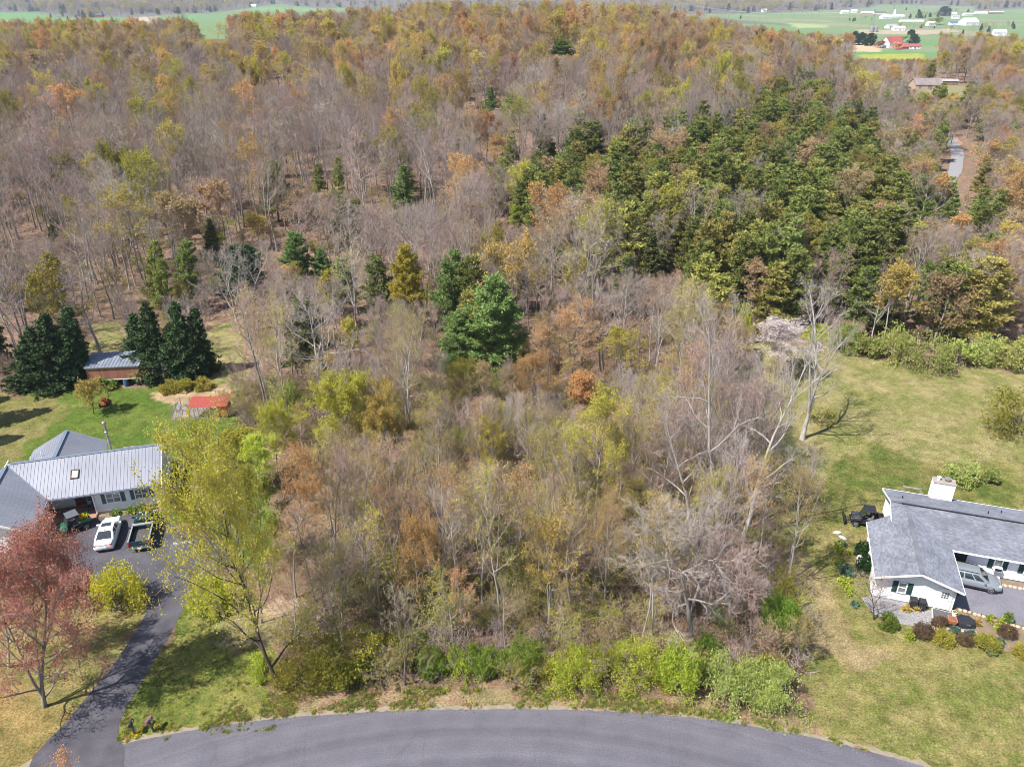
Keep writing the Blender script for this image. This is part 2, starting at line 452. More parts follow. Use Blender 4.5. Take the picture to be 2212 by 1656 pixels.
    hs = node(t, 'ShaderNodeHueSaturation'); L.new(ml.outputs[0], hs.inputs['Value']); L.new(mx.outputs[2], hs.inputs['Color'])
    L.new(hs.outputs[0], b.inputs['Base Color'])
    bp = node(t, 'ShaderNodeBump'); bp.inputs['Strength'].default_value = 0.7; bp.inputs['Distance'].default_value = 0.12
    am = node(t, 'ShaderNodeMath', operation='ADD'); L.new(n2.outputs[0], am.inputs[0]); L.new(n3.outputs[0], am.inputs[1])
    L.new(am.outputs[0], bp.inputs['Height']); L.new(bp.outputs[0], b.inputs['Normal'])
    me = npmesh('ground', V, [F], [gm], smooth=True)
    for nm, D in (('tint_a', A), ('tint_b', B)):
        at_ = me.attributes.new(nm, 'FLOAT_COLOR', 'POINT')
        at_.data.foreach_set('color', np.concatenate([D, np.ones((len(D), 1))], 1).astype(np.float32).ravel())
    o = link(bpy.data.objects.new('ground', me)); o['kind'] = 'structure'

ground()

def sheet(name, pts, z, m, ragged=0.0, seg=0.5, kind='structure', label=None):
    """flat surface from an outline of world points, its edge broken up a little"""
    P = []
    for i in range(len(pts)):
        a, b = Vector(pts[i][:2]), Vector(pts[(i + 1) % len(pts)][:2])
        n = max(1, int((b - a).length / seg))
        for k in range(n):
            q = a.lerp(b, k / n)
            nrm = (b - a).normalized(); nrm = Vector((-nrm.y, nrm.x))
            q = q + nrm * ragged * (mnoise.noise((q.x * 1.7, q.y * 1.7, 3)) + 0.7 * mnoise.noise((q.x * 5.1, q.y * 5.1, 8)))
            P.append((q.x, q.y, z if z is not None else float(height(q.x, q.y)) + 0.14))
    bm = bmesh.new()
    f = bm.faces.new([bm.verts.new(p) for p in P])
    bmesh.ops.triangulate(bm, faces=[f])
    bmesh.ops.recalc_face_normals(bm, faces=bm.faces)
    me = bpy.data.meshes.new(name); bm.to_mesh(me); bm.free()
    if me.polygons and me.polygons[0].normal.z < 0: me.flip_normals()
    me.materials.append(m)
    o = link(bpy.data.objects.new(name, me)); o['kind'] = kind
    if label: o['label'] = label
    return o

# asphalt: aggregate grain, long tyre-worn bands and patches of wear
def asphalt(name, c1, c2, band_c=None):
    m = mat(name, c1, c2, scale=0.55, rough=0.9, bump=0.0, world=True, detail=8, contrast=(.3, .7))
    t = m.node_tree; L = t.links; b = t.nodes['Principled BSDF']
    src = b.inputs['Base Color'].links[0].from_socket
    geo = node(t, 'ShaderNodeNewGeometry')
    g = node(t, 'ShaderNodeTexNoise'); g.inputs['Scale'].default_value = 9.0; g.inputs['Detail'].default_value = 4; g.inputs['Roughness'].default_value = .8
    L.new(geo.outputs['Position'], g.inputs['Vector'])
    r = node(t, 'ShaderNodeMapRange'); r.inputs[1].default_value = .3; r.inputs[2].default_value = .7; r.inputs[3].default_value = .70; r.inputs[4].default_value = 1.30
    L.new(g.outputs[0], r.inputs[0])
    val = r.outputs[0]
    if band_c is not None:
        # bands run along the bend: distance from the bend's centre
        vm = node(t, 'ShaderNodeVectorMath', operation='DISTANCE'); vm.inputs[1].default_value = band_c
        L.new(geo.outputs['Position'], vm.inputs[0])
        nn = node(t, 'ShaderNodeTexNoise', noise_dimensions='1D'); nn.inputs['Scale'].default_value = 1.1; nn.inputs['Detail'].default_value = 3
        ad = node(t, 'ShaderNodeMath', operation='MULTIPLY_ADD'); ad.inputs[1].default_value = 0.22
        L.new(src.node.inputs[0].links[0].from_socket, ad.inputs[0]); L.new(vm.outputs['Value'], ad.inputs[2])
        L.new(ad.outputs[0], nn.inputs['W'])
        r2 = node(t, 'ShaderNodeMapRange'); r2.inputs[1].default_value = .3; r2.inputs[2].default_value = .7; r2.inputs[3].default_value = .84; r2.inputs[4].default_value = 1.12
        L.new(nn.outputs[0], r2.inputs[0])
        mu = node(t, 'ShaderNodeMath', operation='MULTIPLY'); L.new(val, mu.inputs[0]); L.new(r2.outputs[0], mu.inputs[1]); val = mu.outputs[0]
    vo = node(t, 'ShaderNodeTexVoronoi', feature='DISTANCE_TO_EDGE'); vo.inputs['Scale'].default_value = .22; vo.inputs['Randomness'].default_value = 1
    wn = node(t, 'ShaderNodeTexNoise'); wn.inputs['Scale'].default_value = 1.3; wn.inputs['Detail'].default_value = 5
    wm = node(t, 'ShaderNodeMix', data_type='VECTOR'); wm.inputs[0].default_value = .18
    L.new(geo.outputs['Position'], wn.inputs['Vector']); L.new(geo.outputs['Position'], wm.inputs[4]); L.new(wn.outputs['Color'], wm.inputs[5]); L.new(wm.outputs[1], vo.inputs['Vector'])
    cr = node(t, 'ShaderNodeMapRange'); cr.inputs[1].default_value = .0; cr.inputs[2].default_value = .012; cr.inputs[3].default_value = .90; cr.inputs[4].default_value = 1.0
    L.new(vo.outputs['Distance'], cr.inputs[0])
    mc = node(t, 'ShaderNodeMath', operation='MULTIPLY'); L.new(val, mc.inputs[0]); L.new(cr.outputs[0], mc.inputs[1]); val = mc.outputs[0]
    hs = node(t, 'ShaderNodeHueSaturation'); L.new(val, hs.inputs['Value']); L.new(src, hs.inputs['Color']); L.new(hs.outputs[0], b.inputs['Base Color'])
    return m

# the country road bends past the wood
edge_px = [(-420, 1850), (-200, 1760), (-60, 1700), (70, 1652), (262, 1606), (380, 1582), (500, 1563), (600, 1551), (700, 1543), (800, 1537), (900, 1533), (1000, 1531.5), (1100, 1531), (1200, 1531.5), (1300, 1534), (1400, 1540), (1500, 1549), (1600, 1563), (1700, 1581), (1780, 1597), (1850, 1614), (1930, 1636), (2000, 1657), (2120, 1700), (2300, 1780)]
far_edge = [at(u, v, 0) for u, v in edge_px]
near_edge = []
for i, p in enumerate(far_edge):
    a, b = far_edge[max(0, i - 1)], far_edge[min(len(far_edge) - 1, i + 1)]
    d = (b - a); n = Vector((d.y, -d.x, 0)).normalized()
    near_edge.append(p + n * 6.4)
ROAD_MAT = asphalt('asphalt_worn', (.098, .094, .113), (.120, .115, .136), band_c=(-1.5, -12.0, 0))
sheet('road', [(p.x, p.y) for p in far_edge] + [(p.x, p.y) for p in reversed(near_edge)], 0.010, ROAD_MAT, 0.10, 0.3)
GRAVEL = mat('gravel_grey', (.30, .29, .30), (.17, .165, .17), scale=7, rough=.95, bump=.5, world=True, detail=6)
# gravelly shoulder under the edge of the road
sheet('road_shoulder', [(p.x, p.y + .38) for p in far_edge] + [(p.x, p.y - 1) for p in reversed(far_edge)], 0.005,
      mat('shoulder_grit', (.27, .215, .16), (.19, .175, .11), scale=2.4, rough=.95, bump=.4, world=True, detail=7), 0.28, 0.25)
DRIVE_MAT = asphalt('asphalt_drive', (.050, .047, .057), (.092, .088, .102))
drive_l = [(60, 1668), (73, 1631), (110, 1592), (146, 1555), (175, 1520), (204, 1485), (248, 1433), (287, 1373), (313, 1328), (321, 1302), (312, 1278), (296, 1262), (205, 1252), (162, 1258), (120, 1195), (100, 1165)]
drive_r = [(150, 1140), (200, 1120), (240, 1118), (285, 1111), (335, 1108), (400, 1150), (480, 1165), (520, 1195), (490, 1225), (445, 1255), (415, 1287), (391, 1323), (370, 1365), (329, 1433), (300, 1485), (272, 1530), (257, 1562), (256, 1592), (268, 1612), (270, 1668)]
sheet('driveway', [at(u, v, 0)[:2] for u, v in drive_l + drive_r], 0.016, DRIVE_MAT, 0.07, 0.3)
sheet('right_driveway', [at(u, v, 0)[:2] for u, v in [(2052, 1290), (2062, 1210), (2120, 1225), (2212, 1252), (2420, 1300), (2420, 1400), (2212, 1352), (2150, 1332), (2085, 1318), (2065, 1312)]], 0.016,
      asphalt('asphalt_right', (.135, .13, .155), (.18, .173, .20)), 0.05, 0.3)
sheet('gravel_bed', [at(u, v, 0)[:2] for u, v in [(1860, 1290), (1915, 1283), (1960, 1302), (2010, 1317), (2058, 1330), (2068, 1345), (2130, 1372), (2110, 1372), (2030, 1352), (1985, 1352), (1930, 1345), (1885, 1325)]], 0.012, GRAVEL, 0.12, 0.3)
sheet('flower_bed', [at(u, v, 0)[:2] for u, v in [(2075, 1322), (2130, 1335), (2250, 1362), (2330, 1400), (2300, 1440), (2200, 1410), (2110, 1398), (2010, 1378), (1970, 1362), (1990, 1352), (2032, 1356), (2112, 1374)]], 0.008,
      mat('mulch', (.23, .15, .115), (.15, .13, .075), scale=1.6, rough=.95, bump=.6, world=True, detail=7), 0.15, 0.3)
sheet('front_bed', [at(u, v, 0)[:2] for u, v in [(205, 1116), (240, 1117), (285, 1110), (350, 1105), (356, 1088), (290, 1095), (212, 1107)]], 0.020, MATS['mulch'], 0.08, 0.3)
sheet('gravel_track', [(p.x, p.y) for p in [at(u, v, None) for u, v in [(2008, 425), (2030, 400), (2048, 370), (2055, 335), (2042, 305), (2020, 290), (2040, 282), (2068, 300), (2083, 335), (2078, 372), (2055, 405), (2035, 428)]]], None, GRAVEL, 0.3, 1.0)
sheet('red_bank', [(p.x, p.y) for p in [at(u, v, None) for u, v in [(2040, 284), (2056, 286), (2080, 312), (2074, 316), (2058, 302)]]], None,
      mat('red_clay', (.36, .18, .09), (.28, .16, .09), scale=.8, world=True, rough=.95), 0.2, 1.0)

# ------------------------------------------------------------------ plants: shapes
def unit(v):
    n = np.linalg.norm(v)
    return v / n if n > 1e-9 else np.array([0, 0, 1.0])

class Plant:
    """segments of wood and leaves of one plant shape, turned into a trunk mesh and a crown mesh"""
    def __init__(s, seed):
        s.r = np.random.default_rng(seed)
        s.seg = {0: [], 1: []}       # 0 trunk and limbs, 1 fine wood
        s.tw = []                    # thin single-triangle twigs: base, tip, width
        s.lf = []                    # leaf places
        s.lfd = []                   # direction the leaf grows
    def polyline(s, pts, rads, cls, sides):
        for i in range(len(pts) - 1):
            s.seg[cls].append((pts[i], pts[i + 1], rads[i], rads[i + 1], sides))
    def path(s, p, d, L, n, wob, up=0.0, r0=.1, r1=.03):
        """a wandering path; up pulls it towards the sky (negative: droops)"""
        pts = [np.array(p, float)]; d = unit(np.array(d, float)); dirs = [d]
        for _ in range(n):
            d = unit(d + s.r.normal(0, wob, 3) + np.array([0, 0, up]))
            pts.append(pts[-1] + d * L / n); dirs.append(d)
        t = np.linspace(0, 1, n + 1)
        return pts, dirs, list(r0 + (r1 - r0) * t ** 0.8)

def tubes(segs):
    """all segments as open tubes: vertices, quads"""
    Vs, Fs, off = [], [], 0
    for n in sorted(set(k[4] for k in segs)):
        q = [k for k in segs if k[4] == n]
        p0 = np.array([k[0] for k in q]); p1 = np.array([k[1] for k in q])
        r0 = np.array([k[2] for k in q]); r1 = np.array([k[3] for k in q])
        d = p1 - p0; L = np.linalg.norm(d, axis=1, keepdims=True); d = d / np.maximum(L, 1e-6)
        p1 = p1 + d * np.minimum(r1, .05)[:, None]
        up = np.where(np.abs(d[:, 2:3]) < .9, np.array([[0, 0, 1.0]]), np.array([[1.0, 0, 0]]))
        a = np.cross(d, up); a /= np.linalg.norm(a, axis=1, keepdims=True); b = np.cross(a, d)
        ang = np.arange(n) * 2 * PI / n
        ring = a[:, None, :] * np.cos(ang)[None, :, None] + b[:, None, :] * np.sin(ang)[None, :, None]
        A = p0[:, None] + ring * r0[:, None, None]; B = p1[:, None] + ring * r1[:, None, None]
        V = np.concatenate([A, B], 1).reshape(-1, 3)
        base = (np.arange(len(q)) * 2 * n)[:, None] + off
        k = np.arange(n)[None]; k1 = (k + 1) % n
        F = np.stack([base + k, base + k1, base + k1 + n, base + k + n], 2).reshape(-1, 4)
        Vs.append(V); Fs.append(F); off += len(V)
    if not Vs: return np.zeros((0, 3)), np.zeros((0, 4), int)
    return np.concatenate(Vs), np.concatenate(Fs)

def twig_tris(tw, rng):
    p = np.array([t[0] for t in tw]); q = np.array([t[1] for t in tw]); w = np.array([t[2] for t in tw])
    d = q - p; d /= np.maximum(np.linalg.norm(d, axis=1, keepdims=True), 1e-6)
    a = np.cross(d, rng.normal(size=d.shape)); a /= np.maximum(np.linalg.norm(a, axis=1, keepdims=True), 1e-6)
    V = np.stack([p - a * w[:, None] / 2, p + a * w[:, None] / 2, q], 1).reshape(-1, 3)
    return V, np.arange(len(V)).reshape(-1, 3)

def leaf_quads(P, size, rng, dirs=None, elong=1.0, jitter=.5, flat=0.0, wid=.55):
    """little diamond leaves, one per place"""
    n = len(P)
    d = rng.normal(size=(n, 3))
    if dirs is not None: d = np.array(dirs) * (1 - jitter) + d * jitter
    d /= np.maximum(np.linalg.norm(d, axis=1, keepdims=True), 1e-6)
    o = rng.normal(size=(n, 3)); o[:, 2] *= (1 - flat); 
    a = np.cross(d, o); a /= np.maximum(np.linalg.norm(a, axis=1, keepdims=True), 1e-6)
    sz = (size * rng.uniform(.6, 1.3, n))[:, None]
    L, Wd = d * sz * elong, a * sz * wid
    V = np.stack([P, P + L * .5 - Wd, P + L, P + L * .5 + Wd], 1).reshape(-1, 3)
    return V, np.arange(len(V)).reshape(-1, 4)

SHAPES = {}      # name -> (trunk V, trunk F, crown parts as arrays)
TRIS = [0]

def deciduous(seed, H=18.0, r=.20, bole=.45, spread=4.2, limbs=15, rise=.75, sub=6, tw=6, fine=4, fork=0.5, wob=.10, twl=1.0, fw=.020, upc=.10, lk=.014):
    p = Plant(seed); R = p.r
    n = 10
    pts, dirs, rads = p.path((0, 0, -0.4), (R.normal(0, .03), R.normal(0, .03), 1), H * .93, n, wob * .45, .06, r, r * .14)
    rads[0] *= 1.35
    p.polyline(pts, rads, 0, 7)
    stems = [(pts, dirs, rads, bole, 1.0)]
    nf = R.integers(1, 3) if R.random() < fork else 0
    for k in range(nf):
        i = R.integers(int(n * (bole - .08)), int(n * (bole + .16)) + 1); az = R.uniform(0, 6.28)
        q, dd, rr = p.path(pts[i], (math.cos(az) * .55, math.sin(az) * .55, 1), (H - pts[i][2]) * R.uniform(.75, .98), 7, wob * .6, .06, rads[i] * .8, r * .12)
        p.polyline(q, rr, 0, 6)
        stems.append((q, dd, rr, .25, .8))
    az = R.uniform(0, 6.28)
    for (q, dd, rr, b0, ks) in stems:
        m = max(5, int(limbs * (1.0 if ks == 1 else .55)))
        for k in range(m):
            t = b0 + (1 - b0) * ((k + R.uniform(0, .9)) / m) ** .85
            x = t * (len(q) - 1); i = min(int(x), len(q) - 2); f = x - i
            o = q[i] * (1 - f) + q[i + 1] * f; ro = rr[i] * (1 - f) + rr[i + 1] * f
            az += 2.4 + R.normal(0, .4)
            tt = (t - b0) / (1 - b0)
            L = spread * ks * (0.50 + .9 * math.sin(PI * min(1, .22 + tt * .72))) * R.uniform(.75, 1.1) * (1 - .35 * tt)
            e = rise * (.55 + .8 * tt) + R.normal(0, .12)
            d = (math.cos(az) * math.cos(e), math.sin(az) * math.cos(e), math.sin(e))
            lp, ld, lr = p.path(o, d, L, 5, wob, upc, min(ro * .62, .03 + L * lk), .014)
            p.polyline(lp, lr, 0, 5)
            for j in range(sub):
                x2 = R.uniform(.8, 5) if j else 5.0
                i2 = min(int(x2), 4); f2 = x2 - i2
                o2 = lp[i2] * (1 - f2) + lp[i2 + 1] * f2
                d2 = unit(ld[min(i2 + 1, 5)] * .9 + R.normal(0, .55, 3) + np.array([0, 0, .18]))
                L2 = (L * .46) * R.uniform(.5, 1.0) * (1.15 - .1 * x2) + .35
                sp, sd, sr = p.path(o2, d2, L2, 3, wob * 1.4, upc, .017 + L2 * .006, .008)
                p.polyline(sp, sr, 1, 3)
                for k3 in range(tw):
                    x3 = R.uniform(.3, 3) if k3 else 3.0
                    i3 = min(int(x3), 2); f3 = x3 - i3
                    o3 = sp[i3] * (1 - f3) + sp[i3 + 1] * f3
                    d3 = unit(sd[min(i3 + 1, 3)] * .8 + R.normal(0, .6, 3) + np.array([0, 0, .2]))
                    L3 = twl * R.uniform(.45, 1.0)
                    e3 = o3 + d3 * L3
                    p.tw.append((o3, e3, fw * 1.25))
                    p.lf.append(e3); p.lfd.append(d3)
                    for k4 in range(fine):
                        o4 = o3 + d3 * L3 * R.uniform(.2, .95)
                        d4 = unit(d3 * .7 + R.normal(0, .55, 3) + np.array([0, 0, .12]))
                        e4 = o4 + d4 * L3 * R.uniform(.35, .75)
                        p.tw.append((o4, e4, fw))
                        p.lf.append(e4); p.lfd.append(d4)
                        p.lf.append(o4 * .5 + e4 * .5); p.lfd.append(d4)
    return p

def conifer(seed, H=14.0, r=.18, bole=.25, spread=3.0, whorls=11, per=5, droop=-.02, tuft=.42, tufts=26, taper=.85, e0=.25, round_=.0, width=.30, spiky=5, jag=.3, stack=.6):
    """pine, spruce or cedar: layered boughs carrying needle sprays"""
    p = Plant(seed); R = p.r
    pts, dirs, rads = p.path((0, 0, -.4), (R.normal(0, .02), R.normal(0, .02), 1), H * .98, 8, .02, .05, r, .02)
    p.polyline(pts, rads, 0, 7)
    for k in range(whorls):
        t = bole + (1 - bole) * (k + R.uniform(-.2, .2) * stack) / (whorls - .3)
        t = min(max(t, bole), .985)
        x = t * 8; i = min(int(x), 7); o = pts[i] + (pts[i + 1] - pts[i]) * (x - i)
        tt = (t - bole) / (1 - bole)
        prof = (1 - tt) ** taper if not round_ else (math.sin(PI * min(1, .30 + .70 * tt)) ** .8) * (1 - round_ * .2) + .02
        for j in range(per):
            az = j * 2 * PI / per + k * 1.1 + R.normal(0, .3)
            L = spread * (prof * R.uniform(1 - jag, 1 + jag * .45) + .05)
            e = e0 * (.3 + 1.3 * tt) + R.normal(0, .10)
            d = (math.cos(az) * math.cos(e), math.sin(az) * math.cos(e), math.sin(e))
            lp, ld, lr = p.path(o, d, L, 4, .07, droop, .02 + L * .012, .008)
            p.polyline(lp, lr, 1, 3)
            n = max(5, int(tufts * (L / spread) ** 1.1))
            for q in range(n):
                x2 = (R.uniform(.12, 1) ** .7) * 4; i2 = min(int(x2), 3)
                c = lp[i2] + (lp[i2 + 1] - lp[i2]) * (x2 - i2)
                side = np.array([-math.sin(az), math.cos(az), 0])
                w = L * width * (1.05 - .19 * x2) * R.normal(0, .62)
                c = c + side * w + np.array([0, 0, R.normal(.02, .07) - .04 * abs(w)])
                for z in range(spiky):
                    p.lf.append(c + R.normal(0, tuft * .16, 3)); p.lfd.append(unit(ld[i2] + side * np.sign(w) * .7 + np.array([0, 0, .35]) + R.normal(0, .35, 3)))
    return p

def shrub(seed, rad=1.5, H=2.2, n=1500, leaf=.13, clumps=26, stems=14, sprays=0.0, hollow=.5):
    """a bush: many clumps of leaves on a rounded, uneven outline, with stems inside"""
    p = Plant(seed); R = p.r
    for k in range(stems):
        az = R.uniform(0, 6.28); e = R.uniform(.6, 1.4)
        d = (math.cos(az) * math.cos(e), math.sin(az) * math.cos(e), math.sin(e))
        q, dd, rr = p.path((R.normal(0, rad * .12), R.normal(0, rad * .12), -.1), d, H * R.uniform(.6, .95), 4, .12, -.05, .03, .01)
        p.polyline(q, rr, 0, 4)
        for j in range(5):
            o = q[R.integers(2, 5)]; e_ = o + unit(R.normal(0, 1, 3) + np.array([0, 0, .4])) * rad * R.uniform(.2, .45)
            p.tw.append((o, e_, .018))
    cs = []
    for k in range(clumps):
        a = R.uniform(0, 6.28); zc = R.uniform(.05, 1) ** .8
        rr = rad * math.sqrt(max(.02, 1 - (zc * 1.0 - .18) ** 2)) * R.uniform(hollow, 1.0)
        cs.append((np.array([math.cos(a) * rr, math.sin(a) * rr, zc * H * R.uniform(.78, 1.05)]), rad * R.uniform(.20, .42), unit(np.array([math.cos(a) * rr, math.sin(a) * rr, zc * H * .8]))))
    per = n // clumps
    for c, cr, out in cs:
        if sprays:
            for b in range(max(2, per // 14)):
                d = unit(out + R.normal(0, .5, 3) + np.array([0, 0, .35])); L = sprays * R.uniform(.5, 1.1)
                for m in range(14):
                    t = m / 13; q = c * .75 + d * L * t + np.array([0, 0, -.55 * L * t * t])
                    p.lf.append(q + R.normal(0, .05, 3)); p.lfd.append(unit(d + R.normal(0, .5, 3)))
        else:
            for m in range(per):
                q = c + unit(R.normal(0, 1, 3)) * cr * R.uniform(.35, 1) ** .5
                if q[2] < .03: q[2] = R.uniform(.03, .3)
                p.lf.append(q); p.lfd.append(unit((q - c) + out * cr * .8))
    return p

def make(name, plant, leaf_size=.13, elong=1.25, leaf_share=1.0, flat=0.0, jitter=.5, wid=.55):
    """keep the arrays of a plant so that crowns of other colours can be made from the same wood"""
    R = np.random.default_rng(abs(hash(name)) % 1000 if False else sum(map(ord, name)))
    tv, tf = tubes(plant.seg[0])
    cv, cf = tubes(plant.seg[1]) if plant.seg[1] else (np.zeros((0, 3)), np.zeros((0, 4), int))
    wv, wf = twig_tris(plant.tw, R) if plant.tw else (np.zeros((0, 3)), np.zeros((0, 3), int))
    P = np.array(plant.lf) if plant.lf else np.zeros((0, 3)); D = np.array(plant.lfd) if plant.lf else np.zeros((0, 3))
    allv = np.concatenate([tv, P, wv]) if len(P) else np.concatenate([tv, wv])
    SHAPES[name] = dict(t=(tv, tf), c=(cv, cf), w=(wv, wf), P=P, D=D, size=leaf_size, elong=elong, flat=flat, jitter=jitter, wid=wid,
                        H=float(allv[:, 2].max()), R=float(np.percentile(np.hypot(allv[:, 0], allv[:, 1]), 96)), off=(float(np.mean(wv[:, 0])), float(np.mean(wv[:, 1])), max(.5, float(np.mean(wv[:, 2])))) if len(wv) > 60 else (0, 0, 1))

MESHES = {}
def quant(shape, share, size):
    """few steps of leaf size and leaf number, so that plants share meshes"""
    if shape.startswith(('pine', 'whitepine', 'spruce', 'cedar', 'farpine')): return (1.0 if share > .5 else .25), SHAPES[shape]['size']
    share = min((.25, .5, 1.0, 1.5, 2.0, 3.0), key=lambda k: abs(math.log(k / max(share, .1))))
    return share, .085 * math.sqrt(2) ** round(2 * math.log2(size / .085))

def trunk_mesh(shape):
    k = ('t', shape)
    if k not in MESHES:
        tv, tf = SHAPES[shape]['t']
        MESHES[k] = npmesh('trunk', tv, [tf], [BARK['grey']], smooth=True); TRIS[0] += 2 * len(tf)
    return MESHES[k]

def crown_mesh(shape, leafy=False, share=1.0, size=None, trunk=False):
    """fine wood (slot 1 with a trunk, else 0) and leaves (last slot) of a shape"""
    S = SHAPES[shape]
    share, size = quant(shape, share, size or S['size'])
    k = ('c', shape, leafy, share if leafy else 0, size if leafy else 0, trunk)
    if k not in MESHES:
        R = np.random.default_rng(5); b = 1 if trunk else 0
        Vs, Fs, M, off = [], [], [], 0
        for mi, (v, f) in ((0, S['t']), (b, S['c']), (b, S['w'])):
            if mi == 0 and trunk is False and v is S['t'][0]: continue
            if len(v): Vs.append(v); Fs.append(f + off); M += [mi] * len(f); off += len(v)
        if leafy:
            P, D = S['P'], S['D']
            n = len(P); idx = R.permutation(n)[:int(n * min(share, 1))]
            P, D = P[idx], D[idx]
            if share > 1:
                ex = int(n * (share - 1)); q = R.integers(0, n, ex)
                P = np.concatenate([P, S['P'][q] + R.normal(0, .16, (ex, 3))]); D = np.concatenate([D, S['D'][q]])
            lv, lf_ = leaf_quads(P, size, R, D, S['elong'], S['jitter'], S['flat'], S['wid'])
            Vs.append(lv); Fs.append(lf_ + off); M += [b + 1] * len(lf_)
        MESHES[k] = npmesh('crown', np.concatenate(Vs), Fs, [BARK['grey']] * (b + 1) + ([LEAF['olive']] if leafy else []), M)
        TRIS[0] += sum(len(f) * (f.shape[1] - 2) for f in Fs)
    return MESHES[k]

def paint(o, *ms):
    """materials on the object, so that one mesh serves every colour"""
    for sl, m in zip(o.material_slots, ms):
        sl.link = 'OBJECT'; sl.material = m
    return o

for i in range(6):
    make('forest%d' % i, deciduous(100 + i, H=18, r=.19, bole=.40 + .03 * (i % 4), spread=3.7 + .3 * (i % 3), limbs=15, rise=.85, sub=5, tw=5, fine=4, fork=.55, fw=.024))
for i in range(4):
    make('wide%d' % i, deciduous(200 + i, H=15, r=.24, bole=.25, spread=6.0, limbs=15, rise=.55, sub=7, tw=6, fine=4, fork=.8, wob=.16, twl=1.1, fw=.022), leaf_size=.15)
for i in range(4):
    make('slim%d' % i, deciduous(300 + i, H=13, r=.10, bole=.35, spread=2.3, limbs=14, rise=.95, sub=4, tw=5, fine=4, fork=.3, fw=.020), leaf_size=.13)
for i in range(4):
    make('oldpale%d' % i, deciduous(400 + i, H=24,  r=.42, lk=.018, bole=.30, spread=6.2, limbs=13, rise=.70, sub=9, tw=6, fine=3, fork=.9, wob=.20, twl=1.2, fw=.024, upc=.05))
make('tangle0', deciduous(451, H=16, r=.32, lk=.022, bole=.30, spread=5.6, limbs=20, rise=.55, sub=9, tw=7, fine=4, fork=1.0, wob=.30, twl=1.1, fw=.022, upc=.0))
for i in range(3):
    make('low%d' % i, deciduous(470 + i, H=14, r=.17, bole=.14 if i < 2 else .05, spread=4.6, limbs=20, rise=.75, sub=6, tw=6, fine=4, fork=1.0, wob=.14, fw=.018))
for i in range(5):
    make('pine%d' % i, conifer(500 + i, H=14, bole=.22, spread=3.1, whorls=12, per=5, droop=.03, tuft=.46, tufts=28, taper=.46, e0=.22, jag=.42, stack=1.4, spiky=9), leaf_size=.42, elong=1.1, wid=.20)
for i in range(3):
    make('whitepine%d' % i, conifer(520 + i, H=15, bole=.08, spread=4.1, whorls=15, per=6, droop=.08, tuft=.8, tufts=34, round_=.4, e0=.40, jag=.30, spiky=15, stack=2.2), leaf_size=.34, elong=1.1, wid=.20)
for i in range(3):
    make('spruce%d' % i, conifer(540 + i, H=14, bole=.03, spread=3.3, whorls=20, per=7, droop=-.06, tuft=.36, tufts=22, taper=.70, e0=.05, jag=.42, spiky=7, stack=1.2), leaf_size=.36, elong=1.2, wid=.26)
for i in range(3):
    make('cedar%d' % i, conifer(560 + i, H=11, bole=.05, spread=1.7, whorls=18, per=6, droop=.08, tuft=.34, tufts=16, taper=.55, e0=.55, jag=.3, spiky=8), leaf_size=.30, elong=1.2, wid=.24)
for i in range(4):
    make('bush%d' % i, shrub(600 + i, 1.6, 2.3, 2600, clumps=30), leaf_size=.16)
for i in range(2):
    make('spray%d' % i, shrub(620 + i, 1.7, 1.9, 3600, clumps=34, sprays=1.3), leaf_size=.15, elong=1.5)
for i in range(3):
    make('ball%d' % i, shrub(640 + i, .75, 1.15, 2400, clumps=60, stems=6, hollow=.85), leaf_size=.075)
for i in range(2):
    make('forb%d' % i, shrub(650 + i, .5, .45, 260, clumps=12, stems=3), leaf_size=.13, elong=1.8)
for i in range(3):
    make('brush%d' % i, deciduous(660 + i, H=3.0, r=.03, bole=.08, spread=1.6, limbs=10, rise=.7, sub=3, tw=4, fine=2, fork=.9, wob=.2, twl=.6, fw=.022), leaf_size=.13)
for i in range(3):
    make('fartree%d' % i, deciduous(700 + i, H=18, r=.25, bole=.3, spread=4.6, limbs=11, rise=.8, sub=3, tw=3, fine=2, fork=.3, twl=1.6, fw=.10), leaf_size=.5)
for i in range(2):
    make('farpine%d' % i, conifer(720 + i, H=15, bole=.1, spread=3.6, whorls=8, per=5, tufts=9, taper=.7, jag=.4, spiky=3), leaf_size=1.0)

# ------------------------------------------------------------------ plants: things
PLANTS = []          # every tree or bush that is a thing of its own
TAKEN = []           # x, y, radius of spots already grown over
HERO = []            # where the picked-out plants show in the photograph: u, top v, foot v, half width, distance

def plant(name, shape, bark, twig, leaf, loc, h, rad=None, label=None, cat='tree', group=None, share=1.0, size=None, tilt=(0, 0), rz=None, trunk_name='trunk', crown_name='crown'):
    S = SHAPES[shape]
    sz = h / S['H']; sx = (rad / S['R']) if rad else sz
    root = thing(name, label, cat, loc, 0, group)
    rz = random.uniform(0, 6.28) if rz is None else rz
    # tilt = sideways offset of the top (x, y) in metres
    ox, oy, oz = S['off']
    ox, oy = (ox * math.cos(rz) - oy * math.sin(rz)) * sx / (oz * sz), (ox * math.sin(rz) + oy * math.cos(rz)) * sx / (oz * sz)
    ax = math.atan2(tilt[0], h) - math.atan(ox) * .9; ay = -math.atan2(tilt[1], h) + math.atan(oy) * .9
    root.rotation_euler = (Matrix.Rotation(ax, 3, 'Y') @ Matrix.Rotation(ay, 3, 'X') @ Matrix.Rotation(rz, 3, 'Z')).to_euler()
    root.scale = (sx, sx, sz)
    if size is None: size = S['size']
    if name != 'field_tree': size = size / max(.6, (sx * sx * sz) ** (1 / 3))
    paint(part(trunk_name, trunk_mesh(shape), root), BARK[bark])
    paint(part(crown_name, crown_mesh(shape, bool(leaf), share, size), root), BARK[twig], *([LEAF[leaf]] if leaf else []))
    PLANTS.append(root)
    return root

